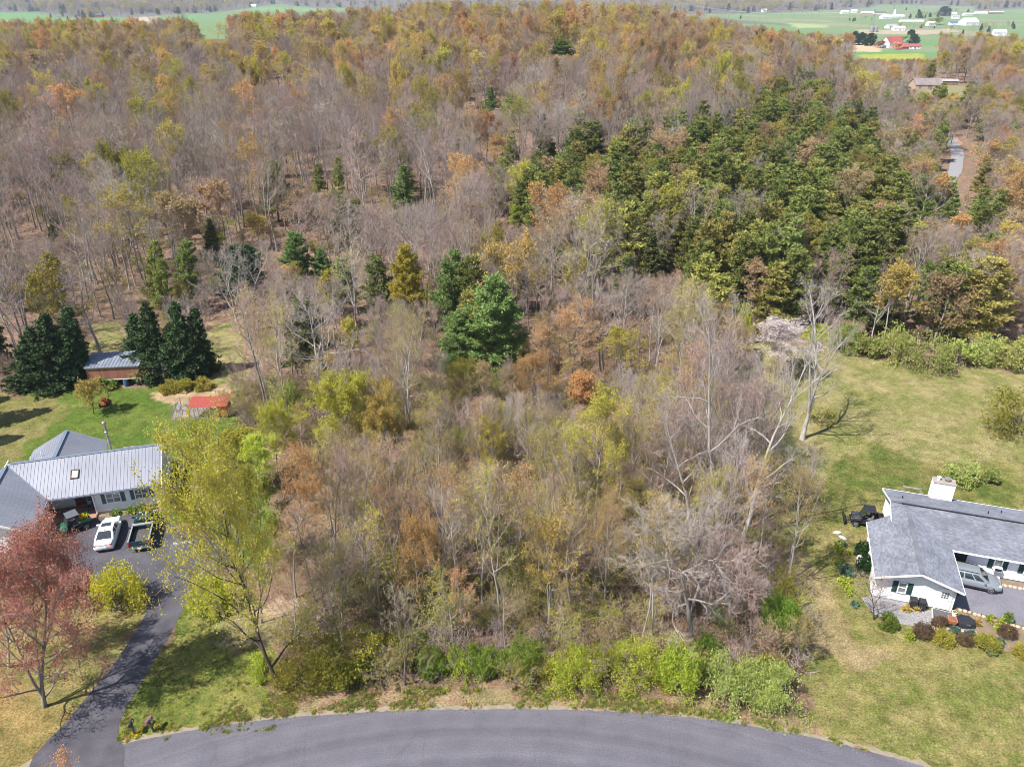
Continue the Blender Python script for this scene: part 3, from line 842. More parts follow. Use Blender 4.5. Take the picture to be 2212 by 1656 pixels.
def grow(name, shape, bark, twig, leaf, ub, vb, ut, vt, rpx, label, cat='tree', group=None, share=1.0, size=None, take=.75, **k):
    """a plant whose foot stands at (ub, vb) and whose top shows at (ut, vt); rpx is its half width, all in the photograph"""
    b = at(ub, vb)
    d = ray(ut, vt); t = b.y / d.y
    top = Vector((d.x * t, b.y, CAM_H + d.z * t))
    h = max(.4, (top - b).length)
    rad = rpx * (b.y * CP + (CAM_H - b.z - h * .6) * SP) / FPX
    o = plant(name, shape, bark, twig, leaf, b, h, rad, label, cat, group, share, size, tilt=(top.x - b.x, 0), **k)
    TAKEN.append((b.x, b.y, rad * take))
    if name not in ('bush', 'perennial', 'field_tree', 'old_tree', 'low_bush'): HERO.append(((ub + ut) / 2, vt, vb, rpx, b.y))
    return o

# --- the plants one can point at -------------------------------------------------------------
BUSH = dict(trunk_name='stem', crown_name='foliage')
grow('budding_tree', 'low1', 'dark', 'tantwig', 'yellowgreen', 606, 1490, 385, 905, 135, 'tall yellow-green tree leaning left over the driveway, bare dark trunk below', share=3.4, size=.09)
grow('budding_tree', 'low2', 'grey', 'paletwig', 'rust', 97, 1525, 50, 1100, 148, 'multi-stemmed tree with small red leaves beside the driveway mouth', share=3.2, size=.085)
grow('budding_tree', 'low1', 'silver', 'rosytwig', 'red', 20, 1440, 12, 1190, 80, 'smaller red-leaved tree behind the multi-stemmed one, in front of the garage', share=1.6, size=.09)
grow('red_bush', 'bush2', 'dark', 'rosytwig', 'red', 148, 1292, 148, 1222, 42, 'dark red leafy bush at the edge of the parking area under the red tree', 'bush', share=.8, **BUSH)
grow('golden_bush', 'bush0', 'dark', 'tantwig', 'lemon', 258, 1316, 258, 1232, 56, 'rounded bright yellow-green bush beside the driveway, with a round shadow on the asphalt', 'bush', share=2.4, size=.12, **BUSH)
grow('golden_bush', 'bush1', 'dark', 'tantwig', 'lemon', 452, 1314, 450, 1248, 45, 'yellow-green bush right of the driveway behind the leaning trunk', 'bush', share=1.8, size=.12, **BUSH)
grow('orchard_tree', 'wide1', 'dark', 'tantwig', 'gold', 203, 893, 190, 812, 36, 'small open-crowned tree with sparse yellow leaves on the back lawn', share=.28, size=.26)
# the two rows of dark spruces by the shed
for k, (ub, vb, vt, r) in enumerate([(304, 812, 676, 40), (338, 818, 655, 42), (380, 816, 648, 43), (416, 814, 668, 40), (444, 802, 698, 34)]):
    grow('spruce_tree', 'spruce%d' % (k % 3), 'dark', 'twig', 'spruce', ub, vb, ub - 4, vt, r, ['leftmost', 'second from the left', 'middle', 'second from the right', 'rightmost'][k] + ' of the five dark spruces in the row right of the shed', group='spruces right of the shed')
for k, (ub, vb, vt, r) in enumerate([(60, 836, 700, 44), (100, 838, 678, 48), (145, 830, 668, 47), (178, 818, 704, 38)]):
    grow('spruce_tree', 'spruce%d' % ((k + 1) % 3), 'dark', 'twig', 'spruce', ub, vb, ub - 6, vt, r, ['leftmost', 'second from the left', 'second from the right', 'rightmost'][k] + ' of the four dark spruces in the row left of the shed', group='spruces left of the shed')
grow('spruce_tree', 'spruce0', 'dark', 'twig', 'spruce', -6, 800, -14, 672, 32, 'dark spruce cut by the left edge, apart from the row by the shed')
# pale big old trees at the edge of the meadow
OLD = 'tall pale old trees at the meadow edge'
for k, a in enumerate([('oldpale0', 1600, 1175, 1745, 690, 105, 'tall pale bare tree leaning right over the meadow edge'),
                       ('oldpale1', 1560, 1195, 1492, 575, 110, 'tallest pale bare tree with steep limbs at the left of the meadow'),
                       ('oldpale2', 1628, 1005, 1632, 735, 80, 'dark-stemmed bare tree with pale limbs, between the two tallest pale trees'),
                       ('oldpale3', 1733, 948, 1800, 590, 105, 'pale bare tree standing alone out in the meadow with drooping lower limbs'),
                       ('oldpale1', 1500, 1210, 1440, 840, 90, 'pale bare tree left of the tallest pale tree, inside the wood edge'),
                       ('oldpale2', 1650, 1110, 1700, 905, 85, 'low pale forked tree with a long curved limb reaching over the meadow')]):
    grow('old_tree', a[0], 'silver' if k in (3, 5) else 'pale', 'paletwig', None, *a[1:6], a[6], group=OLD, take=.35)
grow('old_tree', 'tangle0', 'grey', 'paletwig', None, 1500, 1405, 1462, 1040, 150, 'wide bare tree with a tangle of twisted pale limbs above the roadside bushes', take=.5)
grow('old_tree', 'tangle0', 'grey', 'rosytwig', None, 1585, 1385, 1560, 1120, 105, 'vine-hung bare tree at the corner of the wood nearest the right lawn', take=.5)
grow('old_tree', 'wide2', 'pale', 'paletwig', None, 700, 865, 655, 610, 120, 'wide pale bare tree with long drooping limbs left of the rounded pines', take=.5)
grow('old_tree', 'wide3', 'pale', 'paletwig', None, 520, 720, 505, 515, 78, 'pale bare tree fanning out in front of a dark pine', take=.5)
grow('old_tree', 'oldpale3', 'silver', 'twig', None, 868, 850, 880, 640, 62, 'bare tree with crooked grey limbs left of the rounded green pines', take=.5)
grow('old_tree', 'oldpale0', 'silver', 'paletwig', None, 218, 770, 142, 545, 66, 'bare tree with a leaning pale trunk behind the shed', take=.5)
grow('old_tree', 'oldpale2', 'pale', 'paletwig', None, 1210, 655, 1215, 520, 60, 'bare pale tree above the orange trees, left of two more', take=.5)
grow('old_tree', 'oldpale1', 'pale', 'paletwig', None, 1290, 640, 1300, 500, 66, 'bare pale tree in the middle of the wood with a wide crown', take=.5)
grow('old_tree', 'wide0', 'silver', 'paletwig', None, 770, 560, 830, 470, 70, 'rounded grey bare crown below the lone blue-green pine', take=.5)
grow('blossom_tree', 'slim3', 'silver', 'paletwig', 'white', 1692, 812, 1690, 688, 66, 'small tree covered in white blossom at the far side of the meadow', share=2.6, size=.16)
grow('blossom_tree', 'slim0', 'silver', 'paletwig', 'white', 1655, 1345, 1648, 1245, 26, 'thin tree with a few white flowers at the corner of the wood', share=.35, size=.17)
# pines that stand out
grow('pine_tree', 'whitepine0', 'dark', 'twig', 'whitepine', 1066, 812, 1068, 588, 66, 'largest rounded green pine in the middle of the wood')
grow('pine_tree', 'whitepine1', 'dark', 'twig', 'whitepine', 985, 725, 986, 540, 46, 'rounded blue-green pine just left of the largest one')
grow('pine_tree', 'whitepine2', 'dark', 'twig', 'whitepine', 985, 815, 990, 672, 40, 'smaller green pine at the lower left of the largest one')
grow('pine_tree', 'whitepine1', 'dark', 'tantwig', 'yellowgreen', 886, 715, 874, 528, 42, 'yellow-green conifer left of the rounded green pines')
grow('pine_tree', 'whitepine2', 'dark', 'twig', 'whitepine', 640, 618, 634, 500, 32, 'green pine behind the wide pale bare tree on the left')
grow('pine_tree', 'whitepine0', 'dark', 'twig', 'whitepine', 694, 618, 692, 538, 26, 'small green pine just right of the green pine on the left')
grow('pine_tree', 'whitepine2', 'dark', 'twig', 'deepgreen', 527, 650, 512, 528, 52, 'dark pine half hidden behind a pale fanning bare tree', take=.2)
grow('pine_tree', 'spruce1', 'dark', 'twig', 'whitepine', 874, 488, 868, 355, 40, 'lone blue-green pine with a pointed top in the middle left')
grow('pine_tree', 'spruce2', 'dark', 'twig', 'whitepine', 1061, 268, 1059, 188, 22, 'lone dark green pine standing out of the bare wood high up')
grow('pine_tree', 'whitepine1', 'dark', 'twig', 'whitepine', 1688, 450, 1686, 355, 33, 'bright green pine among the olive pines on the right')
grow('pine_tree', 'whitepine2', 'dark', 'twig', 'green', 1212, 140, 1212, 84, 26, 'bright green pine near the top of the wooded ridge')
for k, (ub, vb, vt, r) in enumerate([(335, 668, 520, 22), (402, 672, 515, 24), (355, 690, 560, 20), (462, 575, 470, 18), (118, 545, 455, 14), (1435, 610, 545, 20), (1405, 630, 500, 24), (690, 430, 350, 16), (735, 460, 340, 17)]):
    grow('cedar_tree', ('pine%d' if k < 3 or k > 6 else 'cedar%d') % (k % 3), 'dark', 'twig', 'pine' if k < 3 or k > 6 else 'cedar', ub, vb, ub - 5, vt, r * (1.2 if k < 3 else 1), ['dark olive conifer above the spruces, left one of three', 'dark olive conifer above the spruces, right one of three', 'dark olive conifer above the spruces, lowest of three', 'small dark cedar at the edge of the bare wood on the left', 'small blue-green cedar far left in the bare wood', 'dark cedar at the lower edge of the olive pines', 'tallest dark cedar at the lower left of the olive pines', 'dark cedar left of the lone blue-green pine, left one of two', 'dark cedar left of the lone blue-green pine, right one of two'][k], group='dark cedars')
# coloured spring trees
SPR = 'coloured spring trees of the near wood'
for k, a in enumerate([
    ('forest0', 'orange', 1235, 850, 1228, 660, 86, 'wide orange-budding tree right of the rounded green pines', .6, .21),
    ('wide2', 'orange', 1162, 905, 1150, 748, 66, 'domed orange-brown tree in front of the rounded green pines', .6, .20),
    ('slim0', 'orange', 1262, 925, 1258, 800, 42, 'small orange tree below the wide orange one', .9, .2),
    ('forest1', 'yellowgreen', 1345, 860, 1342, 700, 52, 'pale yellow tree right of the wide orange tree', .8, .19),
    ('forest2', 'yellowgreen', 1285, 1190, 1288, 822, 88, 'tall yellow-green tree with pale slim trunks in the middle of the near wood', .95, .20),
    ('slim3', 'yellowgreen', 1330, 1170, 1335, 900, 50, 'slim yellow-green tree right of the tall yellow-green one', .9, .18),
    ('wide3', 'yellowgreen', 742, 1010, 735, 800, 80, 'wide yellow tree behind the leaning tree', 1.2, .21),
    ('wide1', 'gold', 832, 1010, 818, 815, 60, 'golden yellow tree right of the wide yellow one', 1.0, .20),
    ('wide0', 'yellowgreen', 598, 1015, 592, 862, 48, 'bright yellow-green tree right of the chicken run', 1.5, .20),
    ('bush3', 'palegreen', 612, 905, 610, 805, 36, 'grey-green rounded small tree above the yellow trees', 1.0, .22),
    ('forest1', 'olive', 565, 1345, 545, 1010, 58, 'olive-yellow slender tree between the leaning tree and the near wood', 1.0, .17),
    ('forest4', 'gold', 520, 1230, 505, 985, 52, 'golden tree behind the leaning tree beside the wood edge', 1.0, .17),
    ('slim2', 'lime', 560, 1075, 548, 940, 48, 'lime green tree between the house and the wood', 1.4, .2),
    ('slim0', 'yellowgreen', 520, 1060, 505, 925, 50, 'yellow-green tree close to the right end of the grey-roofed house', 1.3, .2),
    ('bush1', 'yellowgreen', 1110, 800, 1110, 702, 30, 'bright yellow bush-like tree at the foot of the largest pine', 1.2, .2),
    ('bush2', 'yellowgreen', 1062, 805, 1060, 735, 26, 'yellow leafy sapling left of the bright yellow bush-like tree', 1.0, .2),
    ('slim1', 'yellowgreen', 760, 800, 752, 685, 32, 'yellow-green slender tree below the wide pale bare tree', 1.0, .2),
    ('slim2', 'lime', 1112, 508, 1111, 442, 13, 'small lime green tree at the left edge of the olive pines', 2.0, .22),
    ('forest3', 'orange', 640, 1290, 655, 960, 70, 'orange-tan budding tree right of the leaning tree', .8, .17),
    ('forest4', 'tan', 720, 1240, 722, 905, 72, 'tan budding tree near the wide yellow tree', .6, .16),
    ('wide1', 'orange', 905, 1330, 905, 1085, 70, 'orange-olive budding tree in the front of the wood, left one of two', .55, .18),
    ('wide2', 'gold', 1185, 1345, 1185, 1085, 78, 'gold-brown budding tree in the front of the wood, right one of two', .6, .18),
    ('slim3', 'yellowgreen', 1060, 1060, 1055, 895, 36, 'thin yellow-green tree near the centre of the near wood', .9, .18),
    ('wide0', 'olive', 1000, 900, 1003, 770, 48, 'olive grey domed tree below the small green pine', .9, .17),
    ('forest5', 'yellowgreen', 610, 225, 612, 105, 24, 'yellow-green tree standing out in the upper left wood', 1.2, .25),
    ('forest1', 'orange', 1078, 385, 1076, 288, 27, 'orange-yellow tree standing out below the lone dark pine', 1.2, .24),
    ('slim1', 'lime', 470, 560, 470, 500, 26, 'lime green small tree at the left edge of the bare wood', 1.2, .22),
    ('slim2', 'gold', 560, 540, 556, 462, 34, 'golden small tree above the fanning pale tree', 1.0, .22),
    ('forest0', 'orange', 105, 140, 95, 60, 30, 'orange tree on the far left of the ridge', 1.2, .3),
    ('forest2', 'gold', 470, 115, 468, 45, 26, 'golden tree on the ridge, left of centre', 1.2, .3)]):
    grow('budding_tree', a[0], 'silver' if k % 3 == 0 else 'grey', 'tantwig', a[1], *a[2:7], a[7], group=SPR, share=a[8] * 2.0, size=a[9] * .52, take=.45)
# bushes along the road
ROADB = 'bushes along the road side of the wood'
for k, a in enumerate([
    ('bush0', 'olive', 640, 1490, 640, 1370, 62, 'big olive-yellow bush at the left corner of the roadside thicket', 1.0),
    ('bush1', 'olive', 720, 1475, 715, 1385, 56, 'olive-yellow bush second from the left in the roadside thicket', 1.0),
    ('bush2', 'yellowgreen', 790, 1462, 785, 1370, 55, 'yellow-green leafy bush third from the left in the roadside thicket', .7),
    ('bush3', 'olive', 855, 1440, 850, 1370, 42, 'dark olive bush left of the small deep green bush', .8),
    ('bush1', 'green', 938, 1470, 935, 1408, 30, 'small deep green bush in the leaf litter, left one of two', 1.0),
    ('bush2', 'green', 1044, 1472, 1042, 1408, 29, 'small deep green bush in the leaf litter, right one of two', 1.0),
    ('bush0', 'green', 1148, 1475, 1146, 1385, 46, 'green bush left of the widest green roadside bush', 1.1),
    ('spray0', 'lime', 1235, 1490, 1232, 1395, 64, 'widest green roadside bush with arching sprays', 1.0),
    ('bush3', 'lime', 1370, 1485, 1372, 1370, 58, 'bright yellow-green rounded roadside bush below the tangled tree', 1.1),
    ('bush1', 'lime', 1475, 1508, 1478, 1395, 50, 'bright green roadside bush right of the yellow-green rounded one', 1.2),
    ('spray1', 'palegreen', 1590, 1520, 1590, 1418, 70, 'pale green roadside bush with feathery arching sprays, left one of two', 1.0),
    ('spray0', 'palegreen', 1680, 1540, 1680, 1432, 62, 'pale green roadside bush with feathery arching sprays, right one of two', 1.0),
    ('bush2', 'green', 1695, 1415, 1690, 1288, 46, 'tall deep green bush at the corner of the wood beside the right lawn', 1.2),
    ('bush0', 'olive', 1680, 1330, 1672, 1210, 42, 'olive twiggy bush above the tall deep green bush by the lawn', .6),
    ('bush3', 'green', 1530, 1460, 1528, 1375, 36, 'green bush behind the feathery pale bushes', .9)]):
    ub_, vb_, ut_, vt_, rp_ = a[2:7]
    grow('bush', a[0], 'dark', 'tantwig', a[1], ub_, vb_ - 16, ut_, vb_ - 16 - (vb_ - vt_) * .80, rp_ * .98, a[7], 'bush', ROADB, share=a[8] * 2.6, size=.09, **BUSH)
rr_ = random.Random(12)
LOOSE = [(575 + 46 * k + rr_.uniform(-16, 16), 1462 + rr_.uniform(-34, 8) + (22 if k > 18 else 0), rr_.uniform(24, 40), rr_.choice(['lime', 'lime', 'olive', 'green', 'palegreen', 'olive'])) for k in range(25)]
LN = {}
for u_, v_, r_, l_ in LOOSE: LN.setdefault(l_, []).append(u_)
for u_, v_, r_, l_ in LOOSE:
    k = sorted(LN[l_]).index(u_)
    grow('low_bush', rr_.choice(['bush1', 'bush3', 'bush0', 'spray0', 'spray1']), 'dark', 'tantwig', l_, u_, v_, u_ + rr_.uniform(-8, 8), v_ - r_ * rr_.uniform(1.2, 1.8), r_,
         ['first', 'second', 'third', 'fourth', 'fifth', 'sixth', 'seventh', 'eighth', 'ninth', 'tenth', 'eleventh', 'twelfth'][k] + ' from the left of the straggly ' + {'lime': 'fresh green', 'olive': 'olive', 'palegreen': 'pale green', 'green': 'deep green'}[l_] + ' low bushes by the road', 'bush', 'straggly low bushes along the road', share=1.6, size=.09, **BUSH)
# hedge bushes on the far side of the meadow
HEDGE = 'bushes on the far edge of the meadow'
hedge = [('bush0', 'lime', 1592, 735, 655, 34), ('bush1', 'olive', 1640, 735, 690, 24), ('bush1', 'lime', 1765, 742, 692, 30), ('bush2', 'green', 1820, 760, 700, 34), ('bush3', 'palegreen', 1872, 772, 706, 38), ('spray1', 'palegreen', 1935, 790, 712, 44), ('bush0', 'palegreen', 2000, 795, 708, 50), ('spray0', 'palegreen', 2068, 794, 720, 44), ('bush1', 'palegreen', 2130, 795, 722, 42), ('bush2', 'palegreen', 2195, 795, 720, 42)]
for k, (sh, lf, ub, vb, vt, r) in enumerate(hedge):
    o = ['leftmost', 'second from the left', 'third from the left', 'fourth from the left', 'fifth from the left', 'fifth from the right', 'fourth from the right', 'third from the right', 'second from the right', 'rightmost'][k]
    grow('bush', sh, 'dark', 'tantwig', lf, ub, vb - 6 * (k % 3), ub, vt + (k * 37 % 5) * 6 - 8, r * (.8 + .12 * (k * 3 % 4)), o + ' of the leafy bushes along the far edge of the meadow', 'bush', HEDGE, share=.9, size=.2, **BUSH)
grow('bush', 'bush3', 'dark', 'tantwig', 'olive', 2196, 935, 2190, 838, 62, 'dark olive bush at the right edge of the meadow', 'bush', share=1.0, **BUSH)
grow('bush', 'bush0', 'dark', 'tantwig', 'palegreen', 2078, 1036, 2076, 992, 36, 'wide pale green bush behind the chimney of the right house', 'bush', share=1.0, size=.13, **BUSH)
grow('bush', 'bush1', 'dark', 'tantwig', 'palegreen', 2140, 1042, 2140, 1014, 17, 'small pale green bush right of the wide one behind the chimney', 'bush', share=.8, size=.13, **BUSH)
grow('bush', 'bush2', 'dark', 'twig', 'deepgreen', 1478, 945, 1478, 888, 30, 'dark green bush under the tall pale bare trees', 'bush', share=1.0, **BUSH)
grow('bush', 'bush3', 'dark', 'twig', 'olive', 1770, 912, 1772, 868, 40, 'low twiggy bush at the foot of the lone meadow tree', 'bush', share=.25, **BUSH)
grow('bush', 'bush0', 'dark', 'tantwig', 'green', 232, 838, 232, 818, 22, 'low green bush in front of the shed', 'bush', share=.7, **BUSH)
grow('bush', 'bush2', 'dark', 'tantwig', 'green', 222, 788, 222, 768, 24, 'low green bush behind the shed', 'bush', share=.7, **BUSH)
for k, (ub, vb, vt, r) in enumerate([(362, 845, 822, 22), (400, 842, 820, 22), (438, 838, 818, 20)]):
    grow('bush', 'bush%d' % k, 'dark', 'tantwig', 'olive', ub, vb, ub, vt, r, ['leftmost', 'middle', 'rightmost'][k] + ' of three low bushes between the spruces and the bare soil', 'bush', 'low bushes behind the chicken run', share=.6, **BUSH)
# planting round the right house
grow('bare_bush', 'low1', 'dark', 'rosytwig', None, 1888, 1338, 1886, 1232, 46, 'bare purple-grey bush at the left corner of the right house', 'bush', trunk_name='stem', crown_name='twigs')
grow('evergreen_bush', 'bush1', 'dark', 'twig', 'deepgreen', 1862, 1205, 1862, 1168, 17, 'dark evergreen bush against the left wall of the right house, farther one', 'bush', size=.1, **BUSH)
grow('evergreen_bush', 'bush2', 'dark', 'twig', 'deepgreen', 1866, 1238, 1866, 1200, 18, 'dark evergreen bush against the left wall of the right house, nearer one', 'bush', size=.1, **BUSH)
grow('evergreen_bush', 'bush0', 'dark', 'twig', 'green', 1914, 1352, 1914, 1326, 20, 'low green bush at the foot of the bare purple-grey bush', 'bush', size=.1, share=.8, **BUSH)
BALLS = 'clipped round bushes in the bed by the right house'
for k, (ub, vb, vt, r, lf, lb) in enumerate([(1998, 1380, 1342, 20, 'brown', 'leftmost and largest clipped brown bush'), (2032, 1358, 1332, 15, 'brown', 'clipped brown bush beside the brick-red planter'), (2036, 1392, 1352, 21, 'yellowgreen', 'clipped yellow-green bush right of the largest brown one'), (2083, 1395, 1368, 15, 'brown', 'small clipped brown bush between the two yellow-green ones'),
                                            (2127, 1405, 1364, 24, 'yellowgreen', 'widest clipped yellow-green bush'), (2175, 1378, 1346, 18, 'brown', 'clipped brown bush near the driveway edging'), (2218, 1422, 1386, 22, 'yellowgreen', 'clipped yellow-green bush cut by the right edge')]):
    grow('round_bush', 'ball%d' % (k % 3), 'dark', 'twig', 'olive' if lf == 'yellowgreen' else lf, ub, vb - 6, ub, vb - 6 - (vb - vt) * .58, r * 1.02, lb + ' in the bed', 'bush', BALLS, share=1.6, **BUSH)
FORB = 'garden perennials'
forbs = [(1805, 1185, 'lime', 12), (1822, 1195, 'lime', 14), (1808, 1212, 'lime', 12), (1818, 1178, 'bluegreen', 9), (1822, 1230, 'bluegreen', 12), (1835, 1240, 'bluegreen', 11), (1828, 1262, 'lime', 15), (1836, 1282, 'lime', 13), (1845, 1310, 'bluegreen', 9), (2062, 1366, 'bluegreen', 9), (2098, 1372, 'bluegreen', 11), (2150, 1345, 'lime', 15), (2165, 1360, 'lime', 12), (2160, 1392, 'bluegreen', 11), (2140, 1412, 'bluegreen', 9), (2178, 1340, 'green', 12), (1965, 1378, 'lime', 9), (1985, 1298, 'lime', 8), (1960, 1318, 'gold', 10), (1980, 1312, 'gold', 12), (2112, 1348, 'gold', 10), (250, 1112, 'green', 9), (282, 1108, 'green', 10), (305, 1104, 'green', 12), (325, 1102, 'olive', 10)]
where = lambda u: 'beside the grey-roofed house on the left' if u < 600 else ('on the lawn side of the right house' if u < 1880 else ('in the gravel bed by the right house' if u < 2000 else 'in the mulch bed by the right house'))
cname = {'lime': 'fresh green', 'bluegreen': 'blue-green', 'green': 'deep green', 'gold': 'yellowish', 'olive': 'olive'}
cnt = {}
for u, v, lf, r in forbs: cnt.setdefault((where(u), lf), []).append((u, v))
ORD = ['leftmost', 'second from the left', 'third from the left', 'fourth from the left', 'fifth from the left', 'sixth from the left', 'seventh from the left', 'eighth from the left', 'ninth from the left']
for k, (u, v, lf, r) in enumerate(forbs):
    g = sorted(cnt[(where(u), lf)])
    grow('perennial', 'forb%d' % (k % 2), 'dark', 'tantwig', lf, u, v, u, v - r, r, ((ORD[g.index((u, v))] + ' ') if len(g) > 1 else '') + cname[lf] + ' perennial clump ' + where(u), 'plant', FORB, share=1.0, size=.11, **BUSH)

grow('low_bush', 'low0', 'silver', 'paletwig', 'orange', 120, 1745, 118, 1622, 45, 'twiggy bush with a few orange leaves cut by the lower left corner', 'bush', share=.12, **BUSH)
# fallen trunks lying on the forest floor
for k, (u0, v0, u1, v1, lab) in enumerate([(598, 1350, 668, 1375, 'pale fallen branch on the litter right of the leaning trunk'), (800, 1365, 866, 1398, 'pale fallen log behind the olive roadside bushes'), (1075, 1398, 1120, 1402, 'short pale fallen log above the right small green bush'),
                                           (1310, 1398, 1400, 1392, 'pale fallen log behind the bright yellow-green bush'), (1250, 1225, 1300, 1252, 'grey fallen log below the tall yellow-green tree'), (655, 830, 700, 828, 'grey fallen log under the wide pale bare tree'),
                                           (985, 1252, 1050, 1238, 'grey fallen trunk in the middle of the near wood'), (330, 480, 380, 472, 'grey fallen trunk on the open litter at the upper left')]):
    a, b = at(u0, v0), at(u1, v1); m = MB(); L_ = (b - a).length; r0 = .13 if k < 6 else .18
    d_ = (b - a).normalized(); n_ = Vector((-d_.y, d_.x, 0)); prev = Vector((0, 0, .3)); rad = r0
    for j in range(1, 7):
        q = (b - a) * j / 6 + n_ * random.gauss(0, .12) + Vector((0, 0, .3 + random.gauss(0, .05))); m.tube(prev, q, rad, rad * .85, 7); prev = q; rad *= .85
        if j in (2, 4, 5): m.tube(q, q + n_ * random.choice((-1, 1)) * 1.1 + d_ * .7 + Vector((0, 0, .4)), rad * .4, .015, 5)
    o = m.build('fallen_log', BARK['pale' if k < 5 else 'silver'], smooth=True); o.location = a; tag(o, lab, 'log')

# trees just outside the left edge whose shade falls on the back lawn
for k, (x, y, h) in enumerate([(-68, 80, 15), (-74, 84, 16), (-66, 74, 13), (-58.5, 61, 15)]):
    plant('spruce_tree' if k < 3 else 'bare_tree', 'spruce%d' % k if k < 3 else 'wide1', 'dark', 'twig', 'spruce' if k < 3 else None, (x, y, 0), h, None, 'tree just outside the left edge shading the back lawn', group='trees beyond the left edge')
    TAKEN.append((x, y, 3))

# --- the wood -------------------------------------------------------------------------------
cands = []
yy = 40.0
rng = np.random.default_rng(21)
while yy < 640:
    sp = 3.15 if yy < 92 else (4.9 if yy < 210 else (6.0 if yy < 360 else 7.2))
    half = yy * 0.74 + 25
    for xx in np.arange(-half, half, sp):
        cands.append((xx + rng.uniform(-.45, .45) * sp, yy + rng.uniform(-.45, .45) * sp))
    yy += sp * .95
C = np.array(cands)
cz = height(C[:, 0], C[:, 1])
cu, cv = px(C[:, 0], C[:, 1], cz)
ok = np.ones(len(C), bool)
for poly in NO_TREES: ok &= ~inside(poly, cu, cv)
ok &= ~((C[:, 1] < 90) & (C[:, 0] > 30) & (cv > 738)) & ~((C[:, 0] < -18) & (cv > 1000)) & (cv < 1480)
T = np.array(TAKEN)
for i in np.nonzero(ok)[0]:
    if np.any((T[:, 0] - C[i, 0]) ** 2 + (T[:, 1] - C[i, 1]) ** 2 < (T[:, 2] + .6) ** 2): ok[i] = False
C, cz, cu, cv = C[ok], cz[ok], cu[ok], cv[ok]

MARKS = [((245, 800), 'the red-brown shed'), ((450, 880), 'the red-roofed coop'), ((1030, 650), 'the rounded green pines'), ((1200, 760), 'the orange trees'),
         ((1692, 745), 'the white-blossoming tree'), ((1500, 700), 'the tallest pale tree'), ((1289, 930), 'the tall yellow-green tree'), ((780, 860), 'the wide yellow tree'),
         ((868, 415), 'the lone blue-green pine'), ((1060, 225), 'the lone dark pine'), ((2010, 180), 'the small grey house'), ((2055, 350), 'the gravel track'),
         ((1686, 400), 'the bright green pine'), ((665, 690), 'the wide pale tree'), ((505, 570), 'the fanning pale tree'), ((1480, 1250), 'the tangled bare tree'),
         ((905, 1180), 'the orange-olive front tree'), ((1185, 1180), 'the gold-brown front tree'), ((470, 1040), 'the leaning yellow-green tree'), ((636, 550), 'the green pine on the left'),
         ((1212, 105), 'the ridge-top green pine'), ((612, 140), 'the upper yellow-green tree'), ((1076, 330), 'the lone orange-yellow tree'), ((2050, 745), 'the meadow hedge'), ((120, 745), 'the left spruces'),
         ((95, 90), 'the far left orange tree'), ((468, 75), 'the golden ridge tree'), ((1880, 105), 'the far sandy field'), ((250, 330), 'the upper left bare wood'), ((1400, 400), 'the olive pines')]
def whereabouts(u, v):
    d = [((u - a) ** 2 + 1.6 * (v - b) ** 2, a, b, n) for (a, b), n in MARKS]
    _, a, b, n = min(d)
    dx, dy = u - a, v - b
    if abs(dx) > 1.3 * abs(dy): return ('left of ' if dx < 0 else 'right of ') + n
    return ('behind ' if dy < 0 else 'in front of ') + n

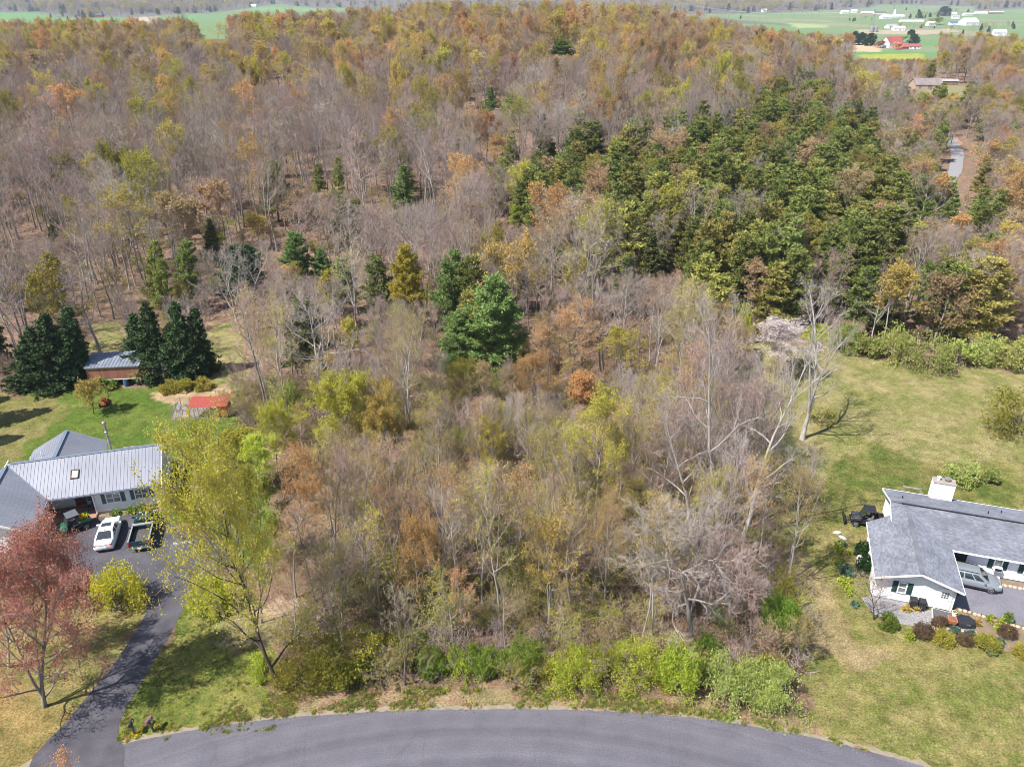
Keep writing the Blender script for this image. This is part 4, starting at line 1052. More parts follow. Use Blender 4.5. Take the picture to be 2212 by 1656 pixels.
HERO += [(455, 862, 918, 62, 82.0), (240, 768, 842, 62, 92.0), (2008, 160, 205, 62, 470.0), (2056, 290, 545, 34, 243.0), (1935, 84, 112, 60, 880.0), (1925, 92, 152, 100, 690.0)]   # buildings and the track that stay in view
wood = []      # name, shape, bark, twig, leaf, share, leaf size, x, y, z, height, radius, u, v (crown), label words
for i in range(len(C)):
    x, y, z = C[i, 0], C[i, 1], cz[i]
    front = y < 92
    h = rng.uniform(11.5, 18.5) if front else rng.uniform(13, 22)
    u, v = [float(k) for k in px(x, y, z + h * .68)]
    if u < -140 or u > 2352 or v > 1700: continue
    d0 = y * CP + (CAM_H - z) * SP; short = False
    for (hu, ht, hb, hr, hy) in HERO:
        if hy > y + 1.5 and abs(float(px(x, y, z)[0]) - hu) < hr * .85 + h * .2 * FPX / d0:
            lim = ht + .55 * (hb - ht)
            if float(px(x, y, z + h)[1]) < lim:
                while h > 2 and float(px(x, y, z + h)[1]) < lim: h -= .5
                short = True
    if short and h < 5.5: continue
    u, v = [float(k) for k in px(x, y, z + h * .68)]
    r = rng.random(); s = rng.random()
    in_pines = bool(inside(PINE_ZONE, u, v))
    right = u > 1900 and v > 140
    ridge = v < 150
    if in_pines: kind = 'pine' if r < (.86 if v < 420 else .74) else ('bare' if r < .90 else 'bud')
    elif right: kind = 'bare' if r < .58 else ('pine' if r < .80 else 'bud')
    elif ridge: kind = 'bud' if r < .55 else 'bare'
    elif front: kind = 'bud' if r < (.58 if v > 950 else .35) else 'bare'
    elif v < 250: kind = 'bare' if r < .78 else 'bud'
    elif 1080 < u < 1300 and 300 < v < 480: kind = 'bare' if r < .6 else ('pine' if r < .8 else 'bud')
    else: kind = 'bare' if r < .87 else ('bud' if r < .96 else 'pine')
    if kind == 'pine':
        h = rng.uniform(9.5, 15.5) if in_pines else rng.uniform(9, 14)
        shp = 'pine%d' % rng.integers(5); lf = 'pine' if s < .72 else 'pineyellow'
        rad = h * rng.uniform(.20, .29)
        words = ('olive' if lf == 'pine' else 'yellowish') + ' green pine'
        wood.append(['pine_tree', shp, 'dark', 'twig', lf, 1.0, None, x, y, z, h, rad, u, v, words])
    else:
        shp = ('slim%d' % rng.integers(4) if s < .45 else 'forest%d' % rng.integers(6)) if front else ('forest%d' % rng.integers(6) if s < .78 else ('wide%d' % rng.integers(2) if s < .90 else 'slim%d' % rng.integers(4)))
        rad = h * (rng.uniform(.16, .22) if front else rng.uniform(.20, .27))
        if right: h *= .8
        if in_pines: h *= .82
        if kind == 'bare':
            q = rng.random()
            tw = 'twig' if q < .34 else ('rosytwig' if q < (.78 if front else .70) else ('tantwig' if q < .9 else 'paletwig'))
            bk = 'grey' if rng.random() < .6 else ('silver' if tw != 'paletwig' else 'pale')
            words = {'twig': 'grey', 'rosytwig': 'pinkish', 'tantwig': 'tan', 'paletwig': 'pale'}[tw] + ' bare tree'
            wood.append(['bare_tree', shp, bk, tw, None, 1.0, None, x, y, z, h, rad, u, v, words])
        else:
            q = rng.random()
            if ridge: lf = 'orange' if q < .12 else ('gold' if q < .52 else ('tan' if q < .90 else 'yellowgreen'))
            elif front: lf = 'tan' if q < .06 else ('gold' if q < .34 else ('orange' if q < .56 else ('olive' if q < .68 else 'yellowgreen')))
            else: lf = 'gold' if q < .3 else ('olive' if q < .5 else ('orange' if q < .7 else ('yellowgreen' if q < .85 else 'tan')))
            if in_pines or (right and lf == 'yellowgreen'): lf = 'tan' if q < .5 else 'olive'
            sh = .62 if front else .9
            words = {'orange': 'orange', 'gold': 'golden', 'tan': 'tan', 'yellowgreen': 'yellow-green', 'olive': 'olive'}[lf] + ' budding tree'
            wood.append(['budding_tree', shp, 'silver' if front or rng.random() < .3 else 'grey', 'tantwig' if rng.random() < .5 else 'rosytwig', lf, sh,   .08 if front else .18, x, y, z, h, rad, u, v, words])

named = {}
for o in PLANTS: named[o.name.split('.')[0]] = named.get(o.name.split('.')[0], 0) + 1
single, mass = [], []
for kind in ('bare_tree', 'budding_tree', 'pine_tree'):
    g = [w for w in wood if w[0] == kind]
    inv = lambda w: -20 < w[12] < 2232 and w[13] < 1660
    g.sort(key=lambda w: (not inv(w), -w[10] / (w[8] * CP + (CAM_H - w[9]) * SP)))
    lim = 298 - named.get(kind, 0)
    single += g[:lim]; mass += g[lim:]

SIZEW = lambda h: 'tall ' if h > 18.2 else ('small ' if h < 11.5 else '')
groups = {}
for w in single:
    groups.setdefault((SIZEW(w[10]) + w[14] + ' ' + whereabouts(w[12], w[13])), []).append(w)
NUM = ['', '', 'two', 'three', 'four', 'five', 'six', 'seven', 'eight', 'nine']
ORDS = ['leftmost', 'second from left', 'third from left', 'fourth from left', 'fifth from left', 'sixth from left', 'seventh from left', 'eighth from left', 'ninth from left', 'tenth from left']
GROUPN = {'bare_tree': 'bare trees of the wood', 'budding_tree': 'budding trees of the wood', 'pine_tree': 'olive pines of the wood'}
for base, ws in groups.items():
    ws.sort(key=lambda w: w[13])
    nrow = (len(ws) + 9) // 10
    rows = [ws[k * len(ws) // nrow:(k + 1) * len(ws) // nrow] for k in range(nrow)]
    for ri, row in enumerate(rows):
        row.sort(key=lambda w: w[12])
        rowname = '' if nrow == 1 else (', ' + ['farthest', 'nearest'][ri] + ' row' if nrow == 2 else ', ' + ['farthest', 'middle', 'nearest'][ri] + ' row' if nrow == 3 else ', ' + ['farthest', 'second farthest', 'second nearest', 'nearest'][ri] + ' row')
        for k, w in enumerate(row):
            n = len(row)
            if n == 1: lab = base + rowname
            elif n == 2: lab = base + ', ' + ('left one', 'right one')[k] + (rowname or ' of two')
            else: lab = base + ', ' + ('rightmost' if k == n - 1 else ORDS[k]) + rowname
            name, shp, bk, tw, lf, sh, sz, x, y, z, h, rad = w[:12]
            plant(name, shp, bk, tw, lf, (x, y, z), h, rad, lab, 'tree', GROUPN[name], sh, sz, tilt=(random.gauss(0, .6), random.gauss(0, .4)))

# --- masses nobody could count: instanced -------------------------------------------------------
def mass_of(name, protos, pts, label=None):
    """protos: list of meshes; pts: rows (x, y, z, scale_xy, scale_z, rot, proto index)"""
    lib = bpy.data.collections.new(name + '_library')
    for i, me in enumerate(protos):
        me, ms = me if isinstance(me, tuple) else (me, [])
        o = bpy.data.objects.new('%s_kind_%03d' % (name, i), me); lib.objects.link(o); paint(o, *ms)
    me = bpy.data.meshes.new(name)
    P = np.array(pts, dtype=np.float32)
    me.vertices.add(len(P)); me.vertices.foreach_set('co', P[:, :3].ravel())
    a = me.attributes.new('idx', 'INT', 'POINT'); a.data.foreach_set('value', P[:, 6].astype(np.int32))
    a = me.attributes.new('scl', 'FLOAT_VECTOR', 'POINT'); a.data.foreach_set('vector', P[:, [3, 3, 4]].ravel())
    a = me.attributes.new('rot', 'FLOAT_VECTOR', 'POINT'); R_ = np.zeros((len(P), 3), np.float32); R_[:, 2] = P[:, 5]; a.data.foreach_set('vector', R_.ravel())
    o = link(bpy.data.objects.new(name, me)); o['kind'] = 'stuff'
    if label: o['label'] = label
    ng = bpy.data.node_groups.new(name, 'GeometryNodeTree')
    ng.interface.new_socket('Geometry', in_out='INPUT', socket_type='NodeSocketGeometry')
    ng.interface.new_socket('Geometry', in_out='OUTPUT', socket_type='NodeSocketGeometry')
    gi = ng.nodes.new('NodeGroupInput'); go = ng.nodes.new('NodeGroupOutput')
    ci = ng.nodes.new('GeometryNodeCollectionInfo'); ci.inputs[0].default_value = lib; ci.inputs[1].default_value = True; ci.inputs[2].default_value = True
    ip = ng.nodes.new('GeometryNodeInstanceOnPoints')
    ip.inputs['Pick Instance'].default_value = True
    def attr(nm, ty):
        n = ng.nodes.new('GeometryNodeInputNamedAttribute'); n.data_type = ty; n.inputs[0].default_value = nm
        return [s for s in n.outputs if s.enabled and s.name == 'Attribute'][0]
    L = ng.links
    L.new(gi.outputs[0], ip.inputs['Points']); L.new(ci.outputs[0], ip.inputs['Instance'])
    L.new(attr('idx', 'INT'), ip.inputs['Instance Index'])
    e2r = ng.nodes.new('FunctionNodeEulerToRotation'); L.new(attr('rot', 'FLOAT_VECTOR'), e2r.inputs[0]); L.new(e2r.outputs[0], ip.inputs['Rotation'])
    L.new(attr('scl', 'FLOAT_VECTOR'), ip.inputs['Scale'])
    L.new(ip.outputs[0], go.inputs[0])
    md = o.modifiers.new('scatter', 'NODES'); md.node_group = ng
    return o

def joined(shape, bark, twig, leaf, share, size):
    """trunk and crown as one mesh for the masses, with its colours"""
    return crown_mesh(shape, bool(leaf), share, size, trunk=True), [BARK[bark], BARK[twig]] + ([LEAF[leaf]] if leaf else [])

protos, pidx, pts = [], {}, []
FS = ['forest0', 'forest2', 'forest4', 'wide1', 'slim2']
for w in mass:
    name, shp, bk, tw, lf, sh, sz, x, y, z, h, rad = w[:12]
    if not shp.startswith('pine'): shp = FS[int(x * 7.7 + y * 3.1) % 5]
    bk = 'grey' if name != 'pine_tree' else 'dark'
    key = (shp, bk, 'rosytwig' if (lf and name != 'pine_tree') else tw, lf, sh, sz)
    if key not in pidx: pidx[key] = len(protos); protos.append(joined(*key))
    S = SHAPES[shp]
    pts.append((x, y, z, rad / S['R'], h / S['H'], rng.uniform(0, 6.28), pidx[key]))
mass_of('forest', protos, pts, 'mass of bare and budding trees covering the hill behind the nearer trees')
N_MASS = len(pts)

# undergrowth: brushwood and saplings between the trunks
ug = [joined('brush%d' % i, 'grey', t, l, s, .075) for i, t, l, s in ((0, 'rosytwig', None, 1), (1, 'twig', None, 1), (2, 'tantwig', 'olive', .8), (0, 'tantwig', 'olive', 1), (1, 'rosytwig', 'tan', .8), (2, 'tantwig', 'lime', 1), (1, 'twig', 'green', 1))]
pts = []
yy = 38.0
while yy < 330:
    sp = 1.5 if yy < 92 else (2.6 if yy < 190 else 4.5)
    half = yy * .72 + 12
    xs = np.arange(-half, half, sp); xs = xs + rng.uniform(-.5, .5, len(xs)) * sp; ys = np.full(len(xs), yy) + rng.uniform(-.5, .5, len(xs)) * sp
    zs = height(xs, ys); uu, vv = px(xs, ys, zs)
    k = (vv < 1478) & (uu > -60) & (uu < 2272)
    for poly in NO_TREES: k &= ~inside(poly, uu, vv)
    k &= ~((xs < -18) & (vv > 985)) & ~((xs > 30) & (ys < 90) & (vv > 738))
    k &= rng.random(len(xs)) < (.85 if yy < 92 else .45)
    for x, y, z in zip(xs[k], ys[k], zs[k]):
        q = rng.random()
        i = 0 if q < .27 else (1 if q < .45 else (2 if q < .6 else (3 if q < .74 else (4 if q < .90 else (5 if q < .96 else 6)))))
        s = rng.uniform(.5, 1.15)
        pts.append((x, y, z, s * rng.uniform(.8, 1.2), s * rng.uniform(.7, 1.3), rng.uniform(0, 6.28), i))
    yy += sp
mass_of('undergrowth', ug, pts, 'brushwood, brambles and saplings between the trunks')

# ragged grass and weeds: verge of the road and rough lawn
def tuft_mesh(name, leaf, n, hgt, seed):
    R = np.random.default_rng(seed)
    P = np.concatenate([R.normal(0, .22, (n, 2)), np.zeros((n, 1))], 1); D = np.concatenate([R.normal(0, .35, (n, 2)), np.ones((n, 1))], 1)
    v, f = leaf_quads(P, hgt, R, D, 1.0, .1)
    return npmesh(name, v, [f], [LEAF[leaf]])
gt = [tuft_mesh('tuft', 'grassy', 40, .20, 1), tuft_mesh('tuft', 'lime', 26, .16, 2), tuft_mesh('tuft', 'tan', 30, .16, 3), tuft_mesh('tuft', 'rust', 16, .10, 4), tuft_mesh('tuft', 'daffodil', 14, .22, 5)]
pts = []
def tufts(poly, n, weights, s0=.6, s1=1.3):
    us = [p[0] for p in poly]; vs = [p[1] for p in poly]; got = 0
    while got < n:
        u, v = rng.uniform(max(-60, min(us)), min(2270, max(us))), rng.uniform(min(vs), min(1680, max(vs)))
        got += 1
        if not inside(poly, u, v): continue
        p = at(u, v, 0)
        if mnoise.noise((p.x * .5, p.y * .5, 1.0)) < -.12: continue
        if v < 1280 and u < 400: continue
        s = rng.uniform(s0, s1)
        pts.append((p.x, p.y, 0, s, s, rng.uniform(0, 6.28), int(rng.choice(5, p=weights))))
EDGE_UP = [(400, 1590), (560, 1500), (900, 1485), (1300, 1490), (1600, 1545), (1760, 1585), (1900, 1630), (1850, 1612), (1700, 1578), (1500, 1545), (1300, 1530), (1100, 1527), (900, 1529), (700, 1538), (500, 1558)]
tufts(EDGE_UP, 6500, (.42, .12, .34, .12, 0), .4, .9)
tufts(LAWN_MIDDLE, 1500, (.55, .25, .20, 0, 0), .2, .45)
tufts([(262, 1603), (262, 1572), (345, 1560), (380, 1578)], 80, (.55, .2, .1, 0, .15), .3, .55)
mass_of('grass', gt, pts, 'ragged grass and weeds on the verge and rough lawn')

# far country: tree lines and woods of the valley
fp = [joined('fartree%d' % i, 'grey', t, l, .5, .7) for i, t, l in ((0, 'twig', None), (1, 'rosytwig', None), (2, 'twig', None), (0, 'tantwig', 'gold'), (1, 'tantwig', 'olive'))] + [joined('farpine%d' % i, 'dark', 'twig', 'deepgreen', 1.0, 1.6) for i in range(2)]
pts = []
def far_tree(x, y, s=1.0, pine=.06):
    z = float(height(x, y)); q = rng.random()
    i = int(rng.integers(5, 7)) if q < pine else (0 if q < .35 else (1 if q < .6 else (2 if q < .82 else (3 if q < .91 else 4))))
    k = s * rng.uniform(.7, 1.15)
    pts.append((x, y, z - .5, k * 1.25, k, rng.uniform(0, 6.28), i))
n_try = 60000
ys = 900 * (6000 / 900) ** rng.random(n_try); xs = rng.uniform(-.72, .72, n_try) * ys
uu, vv = px(xs, ys, height(xs, ys))
inw = inside(WOODS_LEFT, uu, vv) | inside(WOODS_RIGHT, uu, vv)
gap = waves(xs, ys, 700, 13) + .5 * waves(xs, ys, 260, 14) > .75
keep = inw & ~gap & (rng.random(n_try) < np.clip(ys / 3500, .45, 1))
for x, y in zip(xs[keep], ys[keep]): far_tree(x, y, 1.5 if y > 2500 else 1.15)
def tree_line(path, step, jit, s=.8, pine=.1):
    for (u0, v0), (u1, v1) in zip(path[:-1], path[1:]):
        a, b = at(u0, v0), at(u1, v1); n = max(1, int((b - a).length / step))
        for k in range(n):
            q = a.lerp(b, (k + rng.random()) / n); far_tree(q.x + rng.normal(0, jit), q.y + rng.normal(0, jit * 1.5), s, pine)
tree_line([(1480, 34), (1560, 40), (1640, 45), (1720, 46)], 30, 8, .55)
tree_line([(1770, 14), (1900, 12), (1990, 10), (2080, 8)], 26, 40, 1.2)
tree_line([(2100, 22), (2160, 20), (2212, 16)], 16, 30, 1.1)
tree_line([(2035, 34), (2000, 38), (1975, 40)], 14, 10, .7, .35)
tree_line([(100, 34), (140, 36), (165, 42), (190, 38)], 18, 14, .7, .3)
tree_line([(1700, 30), (1790, 32)], 20, 16, .8, .2)
tree_line([(2010, 58), (2030, 60)], 7, 8, .7, .2)
tree_line([(1800, 47), (1860, 45), (1900, 47)], 14, 12, .55, .15)
tree_line([(1690, 39), (1790, 41)], 20, 14, .7, .1)
tree_line([(2110, 64), (2212, 58)], 10, 14, .6, .2)
tree_line([(2040, 72), (2100, 70), (2140, 66)], 8, 12, .6, .1)
tree_line([(1960, 62), (2010, 60)], 9, 10, .5, .2)
tree_line([(2020, 30), (2100, 26)], 16, 16, .8, .1)
tree_line([(1940, 20), (2010, 22)], 22, 20, .8, .1)
tree_line([(30, 52), (150, 62), (250, 58)], 12, 14, .7, .05)
mass_of('far_woods', fp, pts, 'hazy woods and tree lines of the far valley')

# ------------------------------------------------------------------ buildings: materials
SIDING = mat('white_siding', (.74, .745, .77), (.68, .69, .72), scale=1.5, rough=.6)
TRIM = mat('white_trim', (.80, .80, .80), (.74, .74, .75), scale=4, rough=.5)
GLASS = mat('window_glass', (.10, .115, .12), (.20, .21, .205), scale=.9, rough=.08, spec=.6, detail=1)
SHUTTER = mat('shutter_slate', (.085, .115, .135), rough=.7)
SHUTTER_G = mat('shutter_green', (.025, .06, .055), rough=.6)
METAL_ROOF = mat('metal_roof', (.25, .26, .30), (.205, .215, .255), scale=.35, rough=.5, metal=.1, vary=.03, world=True, detail=6)
METAL_CAP = mat('metal_cap', (.20, .24, .30), rough=.45, metal=.3)
GALV = mat('galvanised', (.48, .47, .46), (.30, .27, .25), scale=2.5, rough=.4, metal=.6)
DARK = mat('inside_shade_paint', (.035, .035, .04), rough=.9)  # near-black colour that paints the shade inside openings
WOODDECK = mat('deck_boards', (.36, .20, .15), (.27, .15, .115), scale=2, rough=.8, vary=.12, stretch=(1, 8, 1))
DOORRED = mat('door_red', (.20, .055, .035), (.13, .04, .03), scale=2, rough=.5)
CONCRETE = mat('concrete', (.50, .46, .42), (.40, .37, .34), scale=3, rough=.9, bump=.2)
RUBBER = mat('black_rubber', (.022, .022, .025), rough=.8)
BLACK = mat('black_plastic', (.03, .031, .035), (.022, .022, .026), scale=3, rough=.45)
REDBOARD = mat('red_brown_boards', (.34, .155, .10), (.25, .11, .075), scale=1.2, rough=.85, vary=.12, stretch=(4, 4, .3))
ORANGEBOARD = mat('orange_boards', (.46, .21, .06), (.36, .155, .045), scale=1.5, rough=.8, vary=.1, stretch=(4, 4, .4))
GREYWOOD = mat('grey_wood', (.33, .29, .26), (.24, .21, .19), scale=3, rough=.9)
BRICK = mat('brick_red', (.32, .125, .085), (.24, .10, .07), scale=3, rough=.9, vary=.15)

def shingle_mat():
    m = mat('roof_shingle', (.185, .195, .23), (.135, .143, .17), scale=.55, rough=.92, world=True, detail=7)
    t = m.node_tree; L = t.links; b = t.nodes['Principled BSDF']
    src = b.inputs['Base Color'].links[0].from_socket
    a = node(t, 'ShaderNodeAttribute', attribute_name='tab')
    r = node(t, 'ShaderNodeMapRange'); r.inputs[3].default_value = .80; r.inputs[4].default_value = 1.22
    L.new(a.outputs['Fac'], r.inputs[0])
    hs = node(t, 'ShaderNodeHueSaturation'); L.new(r.outputs[0], hs.inputs['Value']); L.new(src, hs.inputs['Color']); L.new(hs.outputs[0], b.inputs['Base Color'])
    return m
SHINGLE = shingle_mat()

def lapped(mb, p0, p1, z0, z1, step=.165, cut=None, mi=0):
    """courses of lapped siding from p0 to p1 (plan), facing right of the direction p0->p1; cut(z) gives the part of the run left at height z"""
    p0, p1 = Vector((*p0, 0)), Vector((*p1, 0)); d = (p1 - p0); L = d.length; d.normalize(); n = Vector((d.y, -d.x, 0))
    z = z0
    while z < z1 - .01:
        zt = min(z + step, z1)
        s0, s1 = (0, L) if cut is None else cut(z)
        t0, t1 = (0, L) if cut is None else cut(zt)
        if s1 - s0 > .05:
            out = n * .030; up = n * .006
            a, b = p0 + d * s0 + out + Vector((0, 0, z)), p0 + d * s1 + out + Vector((0, 0, z))
            c, e = p0 + d * t1 + up + Vector((0, 0, zt)), p0 + d * t0 + up + Vector((0, 0, zt))
            mb.quad(a, b, c, e, mi)
            mb.quad(p0 + d * s0 + Vector((0, 0, z)), p0 + d * s1 + Vector((0, 0, z)), b, a, mi)
        z = zt

def window(parent, p, n, w, h, panes=(1, 2), sh=None, shw=.4, name='window', ac=False):
    """p: centre of the window on the wall (local), n: outward normal in plan"""
    n = Vector((n[0], n[1], 0)).normalized(); a = Vector((-n.y, n.x, 0)); P = Vector(p)
    rz = math.atan2(a.y, a.x)
    mb = MB(); t = .09
    for s in (-1, 1):
        mb.box(P + a * s * (w / 2) + n * .05, (t, .12, h + t), rz=rz); mb.box(P + Vector((0, 0, s * h / 2)) + n * .05, (w + t, .128, t), rz=rz)
    for k in range(1, panes[0]): mb.box(P + a * (-w / 2 + w * k / panes[0]) + n * .05, (.06, .10, h), rz=rz)
    for k in range(1, panes[1]): mb.box(P + Vector((0, 0, -h / 2 + h * k / panes[1])) + n * .05, (w, .104, .05), rz=rz)
    f = mb.build(name, TRIM, parent)
    for i in range(panes[0]):
        for j in range(panes[1]):
            MB().box(P + a * (-w / 2 + w * (i + .5) / panes[0]) + Vector((0, 0, -h / 2 + h * (j + .5) / panes[1])) + n * .035, (w / panes[0] - .05, .03, h / panes[1] - .05), rz=rz).build('pane', GLASS, f)
    if sh:
        for s in (-1, 1):
            q = MB(); c = P + a * s * (w / 2 + .07 + shw / 2) + n * .055
            q.box(c, (shw, .05, h + .08), rz=rz)
            for k in range(9): q.box(c + n * .03 + Vector((0, 0, -h / 2 + h * (k + .5) / 9)), (shw - .1, .03, h / 14), rz=rz)
            q.build('shutter', sh, parent)
    if ac:
        q = MB(); c = P + Vector((0, 0, -h / 2 + .2)) + n * .3
        q.box(c, (.62, .5, .40), 0, rz=rz); q.box(c + n * .255, (.54, .03, .28), 1, rz=rz)
        q.build('air_conditioner', [TRIM, BLACK], parent)
    return f

def roof_strip(parent, quads, m, name='roof_panel', rib=.035):
    """standing seam panels: one object per panel, each with a raised seam along its first edge"""
    for (a, b, c, d) in quads:          # a,b lower edge; c,d upper edge
        mb = MB(); mb.slab([a, b, c, d], .03)
        a, b, c, d = map(Vector, (a, b, c, d))
        if (d - a).length > .1: mb.bar(a + Vector((0, 0, .012)), d + Vector((0, 0, .012)), .025, rib)
        mb.build(name, m, parent)

# ------------------------------------------------------------------ the grey metal-roofed house on the left
def left_house():
    H_ = thing('house', 'white house with grey standing-seam metal roof and garage wing beside the asphalt parking area', 'house', (-45.3, 62.43, 0), math.radians(15.6))
    sl = .535; e = 2.75
    # walls
    w = MB()
    w.box((7.05, 4.2, 1.35), (6.3, 7.4, 2.7)); w.box((.45, 5.2, 1.35), (6.7, 5.4, 2.7)); w.box((.4, 8.6, 1.35), (6.4, 1.6, 2.7))
    lapped(w, (3.9, .5), (10.2, .5), .22, 2.7)
    w.box((7.05, .50, .11), (6.34, .1, .22), 1)
    lapped(w, (10.2, .5), (10.2, 7.9), .22, 2.7)
    def gab(z): k = max(0, (z - 2.7) / sl); return (k, 7.4 - k)
    lapped(w, (10.2, .5), (10.2, 7.9), 2.7, 4.6, cut=gab)
    w.add([(10.19, .5, 2.7), (10.19, 7.9, 2.7), (10.19, 4.2, 4.7)], [(0, 1, 2)])
    # garage wing: back, left, front gable; the right wall has the open door
    w.box((-7.5, -2.2, 1.35), (.14, 5.2, 2.7)); w.box((-4, -4.75, 1.35), (7.1, .12, 2.7)); w.box((-4, .45, 1.35), (7.1, .12, 2.7))
    lapped(w, (-7.55, -4.82), (-.42, -4.82), .1, 2.7)
    def gab2(z): k = max(0, (z - 2.7) / sl); return (k, 7.13 - k)
    lapped(w, (-7.55, -4.82), (-.42, -4.82), 2.7, 4.5, cut=gab2)
    w.add([(-7.55, -4.8, 2.7), (-.42, -4.8, 2.7), (-4, -4.8, 4.6)], [(0, 1, 2)])
    w.box((-.42, -4.55, 1.35), (.14, .35, 2.7)); w.box((-.42, -.05, 1.35), (.14, .9, 2.7)); w.box((-.42, -2.4, 2.5), (.14, 4.0, .4))
    w.build('wall', [SIDING, CONCRETE], H_)
    MB().box((-4, -2.15, .02), (7.0, 5.1, .06)).build('garage_floor', CONCRETE, H_)
    g = MB()
    for (x, y, dx, dy, dz) in ((-1.6, -.2, .9, .5, 1.1), (-2.6, -.1, .8, .6, 1.6), (-3.6, -.2, .7, .5, .9), (-1.2, -3.9, .5, .9, .7), (-5.5, -2, 1.9, 3.6, 1.3)): g.box((x, y, dz / 2 + .05), (dx, dy, dz))
    g.build('stored_clutter', DARK, H_)
    MB().box((-.30, -.02, 1.2), (.05, .12, 1.9)).build('rake_handle', ORANGEBOARD, H_)
    # porch
    p = MB(); p.box((1.9, .9, .08), (4.1, 2.6, .16)); porch = p.build('porch', WOODDECK, H_)
    for k in range(11): MB().box((1.9, -.32 + k * .235, .18), (4.0, .215, .03)).build('plank', WOODDECK, porch)
    MB().box((2.1, 2.46, 1.15), (1.0, .08, 2.05)).build('door', DOORRED, H_)
    MB().box((2.1, 2.41, 1.5), (.6, .05, .8)).build('door_window', GLASS, H_)
    MB().box((3.1, 2.45, 1.2), (.8, .09, 1.4)).build('side_window', GLASS, H_)
    ch = MB(); ch.box((3.2, 1.2, .5), (.5, .5, .08)); ch.box((3.42, 1.2, .8), (.06, .5, .55))
    for i in (-1, 1):
        for j in (-1, 1): ch.box((3.2 + i * .2, 1.2 + j * .2, .33), (.06, .06, .34))
    ch.build('porch_chair', SHUTTER, H_)
    MB().box((3.9, -.2 + .55, 1.4), (.12, .12, 2.6)).build('porch_post', TRIM, H_)
    # windows
    window(H_, (5.68, .5, 1.70), (0, -1), 1.30, 1.12, (2, 2), SHUTTER, .36)
    window(H_, (8.35, .5, 1.70), (0, -1), 1.30, 1.12, (2, 2), SHUTTER, .36)
    MB().box((10.16, .44, 1.4), (.12, .16, 2.5)).build('downspout', TRIM, H_)
    # roof, each panel a piece
    R_ = MB().box((3.2, 4.2, 4.975), (13.6, .34, .05)).build('roof', METAL_CAP, H_)
    zf = lambda b: e + b * sl
    zb = lambda b: e + (8.4 - b) * sl
    q = []; pw = .33
    a = -4.0
    while a < 10.4 - .01:
        a1 = min(a + pw, 10.4)
        l0, l1 = max(0, -a), max(0, -a1)
        q.append(((a, l0, zf(l0)), (a1, l1, zf(l1)), (a1, 4.2, zf(4.2)), (a, 4.2, zf(4.2))))
        a = a1
    roof_strip(R_, q, METAL_ROOF)
    q = []; a = -4.0
    while a < 10.4 - .01:
        a1 = min(a + pw, 10.4)
        def top(x): return 4.2 + max(0, min(3.7, 3.7 + 0 * x)) if False else 8.4
        # the back wing covers the middle of this slope: stop at its valley
        k0, k1 = abs(a - .3), abs(a1 - .3)
        h0, h1 = (min(8.4, 4.2 + k0) if k0 < 3.7 else 8.4), (min(8.4, 4.2 + k1) if k1 < 3.7 else 8.4)
        if k0 < 3.7 and k1 >= 3.7: h1 = h0
        if k1 < 3.7 and k0 >= 3.7: h0 = h1
        q.append(((a1, h1, zb(h1)), (a, h0, zb(h0)), (a, 4.2, zb(4.2)), (a1, 4.2, zb(4.2))))
        a = a1
    roof_strip(R_, q, METAL_ROOF)
    # garage wing: right and left slopes
    q = []; b = -5.2
    while b < 4.0 - .01:
        b1 = min(b + pw, 4.0)
        r0, r1 = -max(0, b), -max(0, b1)
        z = lambda aa: e - aa * sl
        q.append(((r0, b, z(r0)), (r1, b1, z(r1)), (-4, b1, z(-4)), (-4, b, z(-4))))
        b = b1
    roof_strip(R_, q, METAL_ROOF)
    q = []; b = -5.2
    while b < 3.9:
        q.append(((-8, b + pw, e), (-8, b, e), (-4, b, e + 4 * sl), (-4, b + pw, e + 4 * sl))); b += pw
    roof_strip(R_, q, METAL_ROOF)
    # back wing
    for s in (-1, 1):
        q = []; b = 4.4
        while b < 9.7:
            b1 = b + pw
            w0, w1 = min(3.7, b - 4.2), min(3.7, b1 - 4.2)
            zz = lambda k: 5.0 - k * sl
            lo0, lo1 = (.3 + s * w0, b, zz(w0)), (.3 + s * w1, b1, zz(w1)); hi1, hi0 = (.3, b1, 5.0), (.3, b, 5.0)
            q.append((lo0, lo1, hi1, hi0) if s > 0 else (lo1, lo0, hi0, hi1))
            b = b1
        roof_strip(R_, q, METAL_ROOF, rib=.03)
    for (p0, p1) in (((-4, -5.2, 4.92), (-4, 3.9, 4.92)), ((.3, 4.3, 5.03), (.3, 9.8, 5.03))):
        MB().bar(p0, p1, .34, .05).build('ridge_cap', METAL_CAP, R_)
    MB().bar((0, 0, 2.80), (-4, 4.0, 4.93), .16, .03).build('valley_flashing', METAL_CAP, R_)
    MB().bar((-4.0, 3.6, 4.75), (-4.0, 4.9, 4.75), .1, .5).build('gable_end', TRIM, R_)
    gt_ = MB(); gt_.bar((0, -.07, 2.66), (10.42, -.07, 2.66), .13, .13); gt_.build('gutter', METAL_CAP, H_)
    MB().bar((.07, -5.2, 2.66), (.07, -.1, 2.66), .13, .13).build('gutter', METAL_CAP, H_)
    f = MB(); f.bar((10.44, -.05, 2.62), (10.44, 4.2, 4.88), .06, .2); f.bar((10.44, 8.45, 2.62), (10.44, 4.2, 4.88), .06, .2); f.build('fascia', TRIM, H_)
    f = MB(); f.bar((-8, -5.24, 2.62), (-4, -5.24, 4.78), .06, .2); f.bar((0, -5.24, 2.62), (-4, -5.24, 4.78), .06, .2); f.build('fascia', TRIM, H_)
    MB().quad((0, .02, 2.63), (10.3, .02, 2.63), (10.3, .5, 2.63), (0, .5, 2.63)).build('soffit', TRIM, H_)
    # skylight, chimney pipe, vents
    zc = zf(2.2); s_ = MB()
